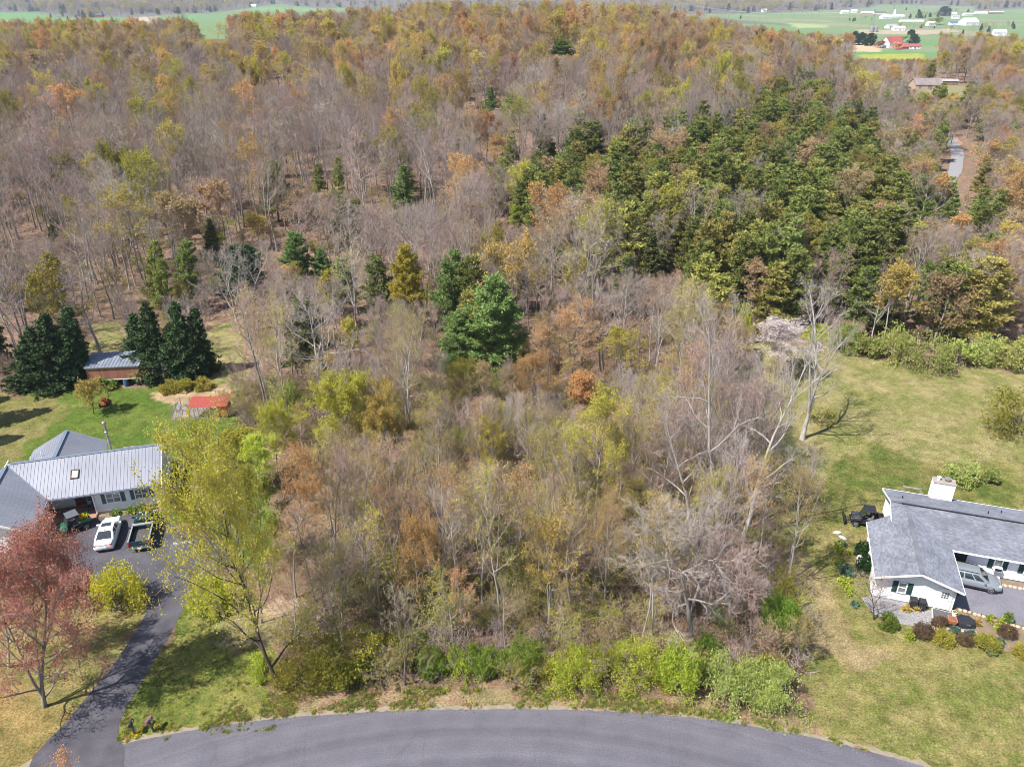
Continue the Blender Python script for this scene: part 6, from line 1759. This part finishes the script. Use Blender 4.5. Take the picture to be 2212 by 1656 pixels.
# lawn tractor behind the little orchard tree
def lawn_tractor():
    p = at(226, 872, 0)
    o = thing('lawn_tractor', 'red lawn tractor standing behind the small orchard tree', 'tractor', p, 1.9)
    b = body_loft([(-.1, .45, .78, .20, .24, .22, .02), (.5, .42, .80, .22, .26, .22, .05), (.85, .42, .70, .2, .22, .18, .02)]); b.build('hood', mat('paint_red', (.40, .045, .03), rough=.4), o, smooth=True)
    r = MB()
    for s in (-1, 1): r.box((-.62, s * .36, .62), (.6, .2, .08))
    r.box((-.4, 0, .36), (1.5, .5, .12)); r.build('fender', MATS['paint_red'], o, bevel=.03)
    s_ = MB(); s_.box((-.55, 0, .76), (.42, .42, .1)); s_.box((-.76, 0, .98), (.1, .42, .36)); s_.build('seat', BLACK, o, bevel=.03)
    for x, rr in ((-.6, .30), (.6, .2)):
        for y in (-.42, .42): wheel(o, (x, y, rr), rr, .2, GREYPLASTIC)
    MB().box((0, 0, .22), (.9, 1.1, .14)).build('mower_deck', mat('paint_orange', (.50, .12, .03), rough=.5), o, bevel=.04)
    sw = MB(); sw.tube((-.05, 0, .78), (-.22, 0, 1.0), .02, n=6); sw.lathe([(.15, 0), (.17, .01), (.15, .03)], 12, (-.22, 0, 1.0)); sw.build('steering_wheel', BLACK, o)
lawn_tractor()

# ------------------------------------------------------------------ small buildings
def shed():
    a, b = at(182, 826, 0), at(298, 833, 0)
    a = Vector((-56.0, 92.0, 0)); ang = math.radians(7)
    o = thing('shed', 'open-fronted shed with red-brown front boards and pale metal roof between the dark spruces', 'shed', a, ang)
    L, D, hf, hb = 6.6, 3.4, 2.75, 2.95
    w = MB(); w.box((L / 2, D, 1.3), (L, .1, 2.6)); w.box((0, D / 2, 1.3), (.1, D, 2.6)); w.box((L, D / 2, 1.3), (.1, D, 2.6)); w.build('wall', REDBOARD, o)
    for k in range(22):
        MB().box((L * (k + .5) / 22, -.06, hf - .92), (L / 22 - .012, .04, 1.75)).build('board', REDBOARD, o)
    t = MB(); t.bar((-.02, -.09, hf - 1.78), (L + .02, -.09, hf - 1.78), .06, .1); t.bar((-.1, -.1, hf), (L + .1, -.1, hf), .08, .14); t.build('trim', TRIM, o)
    p = MB()
    for x in (.08, L * .66, L - .08): p.box((x, -.02, .6), (.14, .14, 1.2))
    p.build('post', GREYWOOD, o)
    roof = MB().slab([(-.25, -.25, hf + .10), (L + .25, -.25, hf + .10), (L + .25, D + .2, hf + .62), (-.25, D + .2, hf + .62)], .05).build('roof', GALV if False else mat('shed_roof', (.25, .275, .33), (.18, .20, .25), scale=.8, rough=.5, metal=.2, detail=6), o)
    for k in range(17):
        x = -.2 + (L + .4) * k / 16
        MB().bar((x, -.25, hf + .125), (x, D + .2, hf + .645), .05, .05).build('roof_rib', MATS['shed_roof'], roof)
    st = MB(); st.box((1.6, 1.8, .5), (2.2, 1.6, 1.0)); st.box((5.6, 2.2, .6), (1.0, .8, 1.2)); st.build('stored_goods', DARK, o)
    q = o.matrix_basis @ Vector((4.75, .1, 0)); q = Matrix.Translation(a) @ Matrix.Rotation(ang, 4, 'Z') @ Vector((4.75, -.3, 0))
    bl = thing('barrel', 'blue barrel standing in the open front of the shed', 'barrel', q)
    MB().lathe([(.26, 0), (.29, .1), (.27, .3), (.30, .45), (.27, .6), (.29, .8), (.26, .9)], 16).build('drum', mat('blue_plastic', (.02, .11, .22), rough=.5), bl, smooth=True)
    MB().lathe([(.25, .9), (.25, .93), (.05, .94)], 16).build('lid', BLACK, bl)
shed()

def coop():
    o = thing('chicken_coop', 'chicken coop with red metal roof and an orange board end beside a wire run', 'coop', at(412, 903, 0), math.radians(1.5))
    # the roofed run, then the boarded box on the right
    L1, L2, D = 3.3, 1.25, 1.7
    red = mat('red_metal', (.40, .085, .07), (.33, .075, .06), scale=1.2, rough=.4, metal=.15)
    R_ = MB().slab([(-.1, -.15, 1.55), (L1, -.15, 1.55), (L1, D + .15, 2.05), (-.1, D + .15, 2.05)], .03).build('roof', red, o)
    for k in range(14):
        x = -.05 + L1 * k / 13.5
        MB().bar((x, -.15, 1.565), (x, D + .15, 2.065), .04, .04).build('roof_rib', red, R_)
    R2 = MB().slab([(L1 - .05, -.25, 1.70), (L1 + L2 + .2, -.25, 1.70), (L1 + L2 + .2, D + .2, 2.30), (L1 - .05, D + .2, 2.30)], .03).build('roof', red, o)
    for k in range(6):
        x = L1 + (L2 + .15) * k / 5
        MB().bar((x, -.25, 1.715), (x, D + .2, 2.315), .04, .04).build('roof_rib', red, R2)
    bx = MB(); bx.box((L1 + L2 / 2 + .05, D / 2, .95), (L2, D - .1, 1.5)); bx.build('nest_box', ORANGEBOARD, o)
    for k in range(6): MB().box((L1 + .05 + L2 * (k + .5) / 6, -.02, .95), (L2 / 6 - .015, .03, 1.48)).build('board', ORANGEBOARD, o)
    MB().bar((L1 + .02, -.045, 1.15), (L1 + L2 + .08, -.045, 1.15), .05, .04).build('batten', ORANGEBOARD, o)
    p = MB()
    for x in (.0, 1.1, 2.2, 3.25):
        p.bar((x, 0, 0), (x, 0, 1.55), .07); p.bar((x, D, 0), (x, D, 2.0), .07)
    p.build('post', GREYWOOD, o)
    wm = MB()
    for k in range(17): wm.bar((k * L1 / 16, 0, .05), (k * L1 / 16, 0, 1.5), .012)
    for k in range(8): wm.bar((0, 0, .1 + k * .2), (L1, 0, .1 + k * .2), .012)
    w_ = wm.build('wire_mesh', GALV, o); w_['kind'] = 'stuff'
    # open wire run to the left, its own fence
    fn = thing('wire_run', 'wire-fenced run of grey bare ground left of the red-roofed coop', 'fence', at(372, 905, 0), math.radians(1.5))
    W2, D2 = 5.6, 3.2
    po = [(0, 0), (1.4, 0), (2.8, 0), (4.2, 0), (W2, 0), (0, D2), (1.2, D2), (2.0, D2), (0, 1.6)]
    for (x, y) in po: MB().bar((x, y, 0), (x, y, 1.35), .07).build('post', GREYWOOD, fn)
    for nm, segs in (('wire_panel', [((0, 0), (W2, 0))]), ('wire_panel', [((0, 0), (0, D2))]), ('wire_panel', [((0, D2), (2.0, D2))])):
        m = MB()
        for (p0, p1) in segs:
            a, b = Vector((*p0, 0)), Vector((*p1, 0)); n = int((b - a).length / .2)
            for k in range(n + 1): q = a.lerp(b, k / n); m.bar(q + Vector((0, 0, .05)), q + Vector((0, 0, 1.3)), .012)
            for k in range(7): m.bar(a + Vector((0, 0, .08 + k * .2)), b + Vector((0, 0, .08 + k * .2)), .012)
        m.build(nm, GALV, fn)['kind'] = 'stuff'
    sheet('run_ground', [at(u, v, 0)[:2] for u, v in [(370, 906), (490, 903), (494, 874), (410, 872), (384, 872)]], .012, mat('run_soil', (.30, .25, .235), (.22, .185, .175), scale=1.2, world=True, rough=.95, detail=6), .08, .3)
    # stones piled in the run
    rr = random.Random(5)
    for k in range(26):
        q = at(rr.uniform(376, 412), rr.uniform(872, 892), 0)
        m = MB(); s = rr.uniform(.10, .24)
        m.lathe([(s * .6, 0), (s, s * .3), (s * .8, s * .6), (s * .3, s * .75)], 7); e = m.build('stone', GRAVEL)
        e.location = (q.x, q.y, 0); e.scale = (1, rr.uniform(.6, 1.2), 1); e.rotation_euler.z = rr.uniform(0, 6)
        tag(e, 'grey stone among the stones lying in the wire run', 'stone', 'stones in the wire run')
coop()

# ------------------------------------------------------------------ small things by the houses and the road
def bin_(loc, ang, label):
    o = thing('trash_bin', label, 'trash bin', loc, ang, 'black wheeled bins by the side door')
    MB().loft([[(-.24, -.22, .06), (.24, -.22, .06), (.24, .22, .06), (-.24, .22, .06)], [(-.29, -.28, .95), (.29, -.28, .95), (.29, .28, .95), (-.29, .28, .95)]]).build('body', BLACK, o, bevel=.03)
    MB().loft([[(-.31, -.32, .95), (.31, -.32, .95), (.31, .32, .95), (-.31, .32, .95)], [(-.26, -.24, 1.05), (.26, -.24, 1.05), (.26, .26, 1.05), (-.26, .26, 1.05)]]).build('lid', BLACK, o, bevel=.02)
    MB().bar((-.24, .36, .93), (.24, .36, .93), .04).build('handle', BLACK, o)
    for s in (-1, 1): MB().tube((s * .2, .22, .11), (s * .28, .22, .11), .11, n=12).build('wheel', RUBBER, o)
for x, l in ((-3.45, 'black wheeled bin by the side door, left one of two'), (-2.78, 'black wheeled bin by the side door, right one of two')):
    q = RH @ Vector((x, -5.75, 0)); bin_(q, RA, l)

def mailbox(u, v, label, body, ang, tilt, post_h=1.0, tube=False):
    o = thing('mailbox', label, 'mailbox', at(u, v, 0), ang)
    MB().bar((0, 0, -.1), (tilt, 0, post_h), .10).build('post', mat('dark_post', (.06, .05, .045), rough=.8), o)
    n = 10
    prof = [(-.11, 0), (.11, 0)] + [(.11 * math.cos(t), .13 + .11 * math.sin(t)) for t in np.linspace(0, PI, 9)]
    m = MB(); m.loft([[(tilt + y, x, post_h + z) for y, z in prof] for x in (-.30, .30)]); bx = m.build('box', body, o, smooth=True)
    MB().box((tilt, -.31, post_h + .11), (.19, .02, .20)).build('door', body, bx)
    MB().box((tilt + .13, .05, post_h + .2), (.015, .05, .16)).build('flag', mat('flag_cream', (.7, .62, .40), rough=.6), bx)
    if tube:
        MB().tube((tilt + .28, -.2, post_h - .15), (tilt + .28, .22, post_h - .15), .08, n=10).build('newspaper_tube', BLACK, o)
mailbox(292, 1585, 'black mailbox on a dark post among daffodils at the corner of driveway and road', BLACK, math.radians(8), -.05, 1.05)
FL = mat('flowered_cover', (.15, .11, .22), (.26, .075, .085), scale=9, rough=.6, detail=2, contrast=(.45, .55))
mailbox(333, 1580, 'mailbox with a purple and red flowered cover on a leaning post by the road', FL, math.radians(-14), -.18, 1.05, tube=True)

# concrete parking stop at the end of the parking area, mat and step at the side door
a, b = at(384, 1174, 0), at(407, 1173, 0)
o = MB().loft([[(x, -.08, .0), (x, .08, .0), (x, .06, .12), (x, -.06, .12)] for x in (-.9, -.85, .85, .9)]).build('parking_stop', CONCRETE)
o.location = (a + b) / 2 + Vector((0, 0, .016)); o.rotation_euler.z = LA - .1; tag(o, 'white concrete parking stop lying at the right end of the parking area', 'parking stop')
q = RH @ Vector((-1.0, -6.05, 0))
o = MB().box((0, 0, .05), (1.9, 1.35, .10)).build('door_step', CONCRETE, bevel=.02); o.location = (q.x, q.y, 0); o.rotation_euler.z = RA - .12
tag(o, 'pale concrete step at the white side door of the right house', 'step')
o = MB().box((-.12, 0, .115), (1.45, 1.15, .025)).build('door_mat', mat('mat_grey', (.10, .10, .115), (.075, .075, .085), scale=6, rough=.95)); o.location = (q.x, q.y, 0); o.rotation_euler.z = RA - .12
tag(o, 'large dark mat lying on the step at the white side door', 'mat')
# covered fire pit and brick-red planter
p = at(2083, 1346, 0); o = thing('fire_pit', 'round fire pit under a crumpled black cover on the gravel', 'fire pit', p)
rr = random.Random(9); n = 22; prof = [(.92, 0), (.86, .18), (.80, .40), (.62, .46), (.3, .43), (.02, .44)]
rings = []
jit = [rr.uniform(.86, 1.1) for _ in range(n)]
for i, (r_, z_) in enumerate(prof): rings.append([(r_ * (jit[k] if i < 4 else 1) * math.cos(2 * PI * k / n), r_ * .8 * (jit[k] if i < 4 else 1) * math.sin(2 * PI * k / n), max(0, z_ + rr.uniform(-.03, .03) * (i > 0))) for k in range(n)])
MB().loft(rings).build('cover', BLACK, o, smooth=True)
MB().lathe([(.6, 0), (.6, .38)], 18).build('bowl', GALV, o)
p = at(2053, 1351, 0); o = thing('planter', 'brick-red square planter on a black stand beside the covered fire pit', 'planter', p, RA)
MB().loft([[(-.26, -.26, .42), (.26, -.26, .42), (.26, .26, .42), (-.26, .26, .42)], [(-.34, -.34, .78), (.34, -.34, .78), (.34, .34, .78), (-.34, .34, .78)]]).build('pot', mat('terracotta', (.50, .17, .075), (.42, .15, .07), scale=3, rough=.8), o)
MB().box((0, 0, .785), (.56, .56, .03)).build('soil', mat('soil', (.22, .10, .06), rough=.95), o)
s_ = MB()
for i in (-1, 1):
    for j in (-1, 1): s_.bar((i * .24, j * .24, 0), (i * .24, j * .24, .44), .06)
s_.bar((-.24, -.24, .1), (.24, -.24, .1), .05); s_.build('stand', BLACK, o)
# garden hose reel and heat-pump by the walls of the right house
q = RH @ Vector((2.75, .30, 0)); o = thing('hose_reel', 'black hose reel standing against the white front wall behind the silver car', 'hose reel', q, RA)
m = MB(); 
for k in range(24):
    t0, t1 = k * 2 * PI / 24, (k + 1) * 2 * PI / 24
    for rr_ in (.30, .36): m.tube((rr_ * math.cos(t0), 0, .5 + rr_ * math.sin(t0)), (rr_ * math.cos(t1), 0, .5 + rr_ * math.sin(t1)), .03, n=5, caps=False)
m.build('hose', BLACK, o); MB().bar((0, 0, 0), (0, 0, .6), .06).build('stake', BLACK, o)
q = RH @ Vector((-7.35, -1.0, 0)); o = thing('gas_tank', 'small white tank standing between the evergreen bushes by the left wall of the right house', 'tank', q)
MB().lathe([(.22, 0), (.28, .1), (.28, .75), (.2, .9), (.06, .95)], 14).build('shell', TRIM, o, smooth=True); MB().tube((0, 0, .92), (0, 0, 1.05), .04, n=8).build('valve', GALV, o)
q = RH @ Vector((-.18, -5.55, 0)); o = thing('flower_pot', 'white flower pot beside the white side door of the right house', 'flower pot', q)
MB().lathe([(.14, 0), (.2, .3), (.22, .32), (.2, .33)], 12).build('pot', TRIM, o); MB().lathe([(.18, .33), (.02, .35)], 12).build('soil', MATS['soil'], o)
o = MB().lathe([(.3, 0), (.42, .10), (.35, .2), (.1, .24)], 9).build('rock', mat('white_rock', (.62, .60, .57), (.48, .46, .43), scale=3, rough=.9)); o.location = at(1808, 1152, 0); o.scale.y = .5
tag(o, 'pale rock on the lawn, farther one of two left of the shingle roof', 'rock', 'pale rocks on the right lawn')
o2 = o.copy(); link(o2); o2.location = at(1820, 1163, 0); o2.rotation_euler.z = 2.3; tag(o2, 'pale rock on the lawn, nearer one of two left of the shingle roof', 'rock', 'pale rocks on the right lawn')

# yellow daffodils heaped in the bed of the green utility vehicle
dv = Vector((math.cos(ang), math.sin(ang), 0))
ub = Vector((mid.x + off.x, mid.y + off.y, .85)) - dv * 1.05
o = thing('flower_bundle', 'bright yellow bundle of flowers heaped in the bed of the green utility vehicle', 'flowers', ub)
paint(part('blossom', crown_mesh('forb0', True, 2.0, .16), o), BARK['tantwig'], LEAF['daffodil']); o.scale = (.62, .62, .9)

# edging stones along the beds of the right house, each a piece of its own row
def edging(path, step, label):
    e = thing('stone_edging', label, 'edging', path[0])
    rr = random.Random(len(path)); base = Vector(path[0])
    for a, b in zip(path[:-1], path[1:]):
        n = max(1, int((b - a).length / step))
        for k in range(n):
            q = a.lerp(b, (k + .5) / n) - base; s = rr.uniform(.13, .19)
            m = MB(); m.lathe([(s, 0), (s * 1.05, .07), (s * .8, .13), (s * .2, .15)], 7, (q.x + rr.uniform(-.03, .03), q.y + rr.uniform(-.03, .03), 0)); m.build('stone', mat('edging_stone', (.50, .40, .32), (.40, .31, .25), scale=4, rough=.9), e)
edging([at(u, v, 0) for u, v in [(2068, 1317), (2090, 1322), (2130, 1333), (2180, 1348), (2230, 1364)]], .34, 'row of pale stones edging the driveway bed in front of the right house')
edging([RH @ Vector((a_, -.25, 0)) for a_ in (2.4, 5, 8, 11)], .34, 'row of pale stones edging the narrow bed under the front windows of the right house')
edging([at(u, v, 0) for u, v in [(1990, 1355), (2040, 1358), (2085, 1366), (2110, 1372)]], .34, 'row of pale stones between the gravel and the round bushes')
sheet('wall_bed', [(RH @ Vector(p))[:2] for p in ((1.6, .7, 0), (11.5, .7, 0), (11.5, -.3, 0), (1.6, -.3, 0))], .021, MATS['mulch'], .05, .3)

# ------------------------------------------------------------------ far farms and houses
WALLW = mat('far_white_wall', (.74, .74, .74), (.66, .66, .67), scale=.3, rough=.7)
ROOFS = {'white': mat('far_white_roof', (.72, .72, .73), (.62, .62, .64), scale=.2, rough=.6), 'grey': mat('far_grey_roof', (.33, .32, .33), (.26, .25, .26), scale=.3, rough=.8), 'red': mat('far_red_roof', (.33, .085, .08), (.27, .07, .065), scale=.3, rough=.7),
         'orange': mat('far_orange_roof', (.50, .15, .06), (.42, .12, .05), scale=.3, rough=.7), 'blue': mat('far_blue_roof', (.08, .13, .28), rough=.6), 'brown': mat('far_brown_roof', (.24, .20, .19), (.18, .15, .145), scale=.4, rough=.9), 'dark': mat('far_dark_roof', (.10, .10, .11), rough=.8)}
WALLS = {'white': WALLW, 'brown': mat('far_brown_wall', (.26, .17, .13), rough=.9), 'tan': mat('far_tan_wall', (.46, .36, .28), rough=.9), 'red': mat('far_red_wall', (.36, .09, .07), rough=.8), 'grey': mat('far_grey_wall', (.40, .41, .43), rough=.8)}
def far_house(name, label, cat, u, v, wpx, depth, hw, pitch, roof, wall, rot=0.0, wins=4, group=None, porch=False):
    p = at(u, v); dist = p.y * CP + (CAM_H - p.z) * SP
    Lx = wpx * dist / FPX
    o = thing(name, label, cat, p + Vector((0, 0, -.2)), rot, group)
    hx, hy = Lx / 2, depth / 2; hr = hw + hy * pitch
    m = MB(); m.box((0, 0, hw / 2), (Lx, depth, hw)); m.add([(-hx, -hy, hw), (-hx, hy, hw), (-hx, 0, hr)], [(0, 1, 2)]); m.add([(hx, -hy, hw), (hx, 0, hr), (hx, hy, hw)], [(0, 1, 2)]); m.build('wall', WALLS[wall], o)
    r = MB(); k = .35
    for s in (-1, 1): r.slab([(-hx - k, s * (hy + k), hw - k * pitch), (hx + k, s * (hy + k), hw - k * pitch), (hx + k, 0, hr), (-hx - k, 0, hr)][::(-1 if s > 0 else 1)], .18)
    r.build('roof', ROOFS[roof], o)
    wm = MB().box((0, 0, 0), (1.1, .1, 1.3)).mesh('window', GLASS)
    for k in range(wins):
        w_ = part('window', wm, o); w_.location = (-hx + Lx * (k + .5) / max(wins, 1), -hy - .03, hw * .55)
    if wins: MB().box((hx * .15, -hy - .04, 1.05), (1.1, .1, 2.1)).build('door', WALLS['brown'], o)
    if porch:
        q = MB(); q.slab([(hx * .0, -hy - 2.2, hw - .3), (hx, -hy - 2.2, hw - .3), (hx, -hy, hw + .1), (0, -hy, hw + .1)], .15); q.build('porch_roof', ROOFS[roof], o)
    return o
FARM = 'buildings of the far farms'
fh = far_house
fh('house', 'small grey-brown house among the trees at the end of the gravel track', 'house', 1998, 192, 56, 9, 2.8, .62, 'brown', 'tan', -.05, 3)
fh('garden_pavilion', 'small open-sided roofed outbuilding right of the small grey-brown house', 'outbuilding', 2047, 184, 34, 5, 2.6, .35, 'grey', 'brown', -.12, 2)
fh('house', 'red-roofed farmhouse beyond the yellow field', 'house', 1925, 103, 36, 14, 5.5, .8, 'red', 'white', .3, 5, porch=True)
fh('house', 'low white house with red roof right of the red-roofed farmhouse', 'house', 1972, 106, 24, 9, 3, .5, 'red', 'white', -.1, 3)
fh('barn', 'red-roofed outbuilding between the farmhouse and the low white house', 'barn', 1948, 107, 20, 9, 3, .5, 'red', 'red', .1, 2)
fh('barn', 'orange-red roofed barn left of the far sandy field', 'barn', 1811, 97, 26, 12, 4, .4, 'orange', 'tan', .05, 3)
fh('house', 'white house with red roof glimpsed through the ridge trees', 'house', 1697, 104, 26, 10, 5, .6, 'red', 'white', .2, 4)
fh('barn', 'largest white barn on the far farm', 'barn', 2091, 55, 30, 24, 7, .55, 'white', 'white', .15, 5, FARM)
fh('house', 'white house alone on the right of the far fields', 'house', 2157, 77, 25, 12, 5, .6, 'white', 'white', -.2, 5)
fh('barn', 'grey-roofed barn in front of the sandy strip, left one of two', 'barn', 1924, 62, 20, 14, 4, .5, 'grey', 'white', .2, 3, FARM)
fh('barn', 'pale barn in front of the sandy strip, right one of two', 'barn', 1940, 66, 24, 12, 4, .5, 'white', 'white', -.1, 3, FARM)
fh('shed', 'white farm shed with a blue front left of the largest barn', 'shed', 2058, 54, 16, 10, 4, .4, 'blue', 'white', 0, 2, FARM)
fh('house', 'white farmhouse among bushes left of the blue-fronted shed', 'house', 2010, 56, 17, 12, 5, .6, 'white', 'white', .1, 4, FARM)
fh('house', 'white house behind the largest barn, upper one', 'house', 2058, 34, 13, 12, 5, .6, 'white', 'white', .1, 3, FARM)
fh('house', 'pale house behind the largest barn, lower one', 'house', 2063, 41, 14, 12, 5, .6, 'grey', 'white', -.2, 3, FARM)
fh('barn', 'low white barn right of the pale houses on the far farm', 'barn', 2089, 34, 18, 14, 4, .4, 'white', 'white', 0, 3, FARM)
fh('poultry_house', 'long white poultry house on the right of the far fields, left half', 'barn', 2118, 31, 26, 14, 4, .35, 'white', 'white', -.05, 8, FARM)
fh('poultry_house', 'long white poultry house on the right of the far fields, right half', 'barn', 2150, 30, 30, 14, 4, .35, 'white', 'red', -.05, 8, FARM)
fh('barn', 'white barn at the left end of the far farmyard', 'barn', 1824, 30, 16, 16, 5, .5, 'white', 'white', .1, 3, FARM)
fh('barn', 'small white barn second in the far farmyard', 'barn', 1844, 28, 12, 14, 5, .6, 'white', 'white', -.2, 2, FARM)
fh('barn', 'long pale barn third in the far farmyard', 'barn', 1873, 31, 28, 16, 4, .4, 'white', 'tan', 0, 4, FARM)
fh('barn', 'long dark-roofed barn in the far farmyard', 'barn', 1900, 31, 24, 16, 4, .4, 'dark', 'white', 0, 4, FARM)
fh('barn', 'white barn below the silo', 'barn', 1912, 41, 20, 16, 5, .5, 'white', 'white', .15, 3, FARM)
fh('barn', 'long low white barn beside the silo', 'barn', 1938, 38, 26, 14, 4, .4, 'white', 'white', -.05, 4, FARM)
fh('greenhouse', 'long narrow pale greenhouse strip in the middle of the far field', 'greenhouse', 1968, 48, 50, 10, 3, .3, 'white', 'white', 0, 0, FARM)
fh('poultry_house', 'very long white poultry house below the far hills, right of centre', 'barn', 1747, 15, 80, 18, 5, .3, 'white', 'grey', 0, 10)
fh('house', 'small white house alone on the far fields right of centre', 'house', 1650, 27, 9, 14, 6, .6, 'white', 'white', .3, 2)
fh('house', 'tiny pale house at the foot of the far hills near the centre', 'house', 1326, 14, 12, 16, 6, .5, 'white', 'white', 0, 2)
fh('barn', 'dark-roofed barn in the green field at the upper left', 'barn', 215, 38, 14, 14, 5, .5, 'dark', 'red', .1, 3)
fh('barn', 'pale farm buildings on the far slope left of centre', 'barn', 547, 16, 15, 18, 6, .5, 'white', 'white', 0, 3)
fh('house', 'pale-roofed house half hidden by trees at the upper left, left one of two', 'house', 160, 80, 15, 10, 5, .6, 'white', 'white', .2, 3)
fh('house', 'pale-roofed house half hidden by trees at the upper left, right one of two', 'house', 243, 92, 14, 10, 5, .6, 'grey', 'white', -.2, 3)
# silo and grain bins
p = at(1932, 36); k = (p.y) / FPX
o = thing('silo', 'tall white silo rising over the far farmyard', 'silo', p); MB().lathe([(4 , 0), (4, 14 * k * .75)], 14).build('drum', WALLW, o, smooth=True); MB().lathe([(4, 14 * k * .75), (3, 14 * k * .75 + 2.2), (.4, 14 * k * .75 + 3.6)], 14).build('dome', GALV, o, smooth=True)
for u, l in ((1882, 'grey steel grain bin above the dark green far pines, left one of two'), (1891, 'grey steel grain bin above the dark green far pines, right one of two')):
    p = at(u, 69); o = thing('grain_bin', l, 'grain bin', p, 0, 'grain bins'); MB().lathe([(3.6, 0), (3.6, 6.5)], 14).build('drum', GALV, o, smooth=True); MB().lathe([(3.8, 6.5), (.5, 9)], 14).build('cone', GALV, o)
# pylons and the lines between them
def pylon(u, v, h, label):
    p = at(u, v); o = thing('pylon', label, 'pylon', p, 0, 'pylons of the power line')
    m = MB()
    for i in (-1, 1):
        for j in (-1, 1): m.bar((i * 3, j * 3, 0), (i * .5, j * .5, h), .28)
    for k in range(6):
        z0, z1 = h * k / 6, h * (k + 1) / 6; w0, w1 = 3 - 2.5 * k / 6, 3 - 2.5 * (k + 1) / 6
        for s in (-1, 1): m.bar((-w0, s * w0, z0), (w1, s * w1, z1), .18); m.bar((w0, s * w0, z0), (-w1, s * w1, z1), .18)
    m.build('lattice', GALV, o)
    a = MB()
    for z in (h * .8, h * .95): a.bar((-6, 0, z), (6, 0, z), .3)
    a.build('crossarm', GALV, o)
    return p + Vector((0, 0, h * .95))
t1 = pylon(1883, 62, 30, 'lattice pylon in the far fields left of the grain bins')
t0 = pylon(1468, 34, 34, 'lattice pylon at the foot of the far hills')
for s in (-5, 5):
    m = MB(); n = 24; prev = None
    for k in range(n + 1):
        q = t0.lerp(t1, k / n) + Vector((s, 0, -14 * 4 * (k / n) * (1 - k / n)))
        if prev is not None: m.tube(prev, q, .16, n=4, caps=False)
        prev = q
    tag(m.build('power_line', mat('bright_cable', (.7, .7, .7), rough=.3, metal=.6)), 'sagging bright power line between the far pylons, ' + ('left' if s < 0 else 'right') + ' strand', 'cable', 'strands of the power line')
# trees that can be told apart in the far fields
for k, (u, v, vt, r, sh, lf, lab) in enumerate([(1846, 96, 68, 14, 'whitepine0', 'deepgreen', 'dark green pine in the far clump, leftmost of three'), (1862, 98, 70, 13, 'whitepine1', 'deepgreen', 'dark green pine in the far clump, middle of three'), (1880, 100, 72, 13, 'whitepine2', 'deepgreen', 'dark green pine in the far clump, rightmost of three'),
                                         (1975, 97, 72, 12, 'whitepine1', 'deepgreen', 'dark green pine beside the low red-roofed white house'), (1968, 76, 65, 6, 'bush0', 'deepgreen', 'small round dark tree standing alone in the far field'), (1902, 104, 88, 12, 'wide1', 'rust', 'pinkish tree left of the red-roofed farmhouse'),
                                         (1938, 108, 92, 12, 'wide2', 'rust', 'pinkish tree in front of the red-roofed farmhouse'), (1950, 92, 78, 16, 'wide0', 'palegreen', 'pale green broad tree behind the red-roofed farmhouse'), (2022, 54, 38, 15, 'wide3', 'palegreen', 'pale broad tree beside the white farmhouse'),
                                         (1988, 40, 20, 7, 'spruce1', 'deepgreen', 'tall dark conifer in the far hedgerow'), (2040, 34, 14, 14, 'whitepine2', 'deepgreen', 'dark clump-like tree above the far white houses')]):
    grow('field_tree', sh, 'dark', 'twig', lf, u, v, u, vt, r, lab, group='trees of the far fields', share=.8, size=.5)

# ------------------------------------------------------------------ haze: the air over the valley
hz = MB().box((0, 4250, 50), (18400, 9700, 236)).mesh('haze', [])
hm = bpy.data.materials.new('haze_air'); hm.use_nodes = True
t = hm.node_tree; t.nodes.remove(t.nodes['Principled BSDF'])
pv = t.nodes.new('ShaderNodeVolumePrincipled')
pv.inputs['Color'].default_value = (.72, .84, 1.0, 1); pv.inputs['Density'].default_value = HAZE; pv.inputs['Anisotropy'].default_value = 0.0
t.links.new(pv.outputs[0], t.nodes['Material Output'].inputs['Volume'])
hz.materials.append(hm)
o = link(bpy.data.objects.new('haze', hz)); o['kind'] = 'stuff'; o['label'] = 'pale haze lying over the valley'
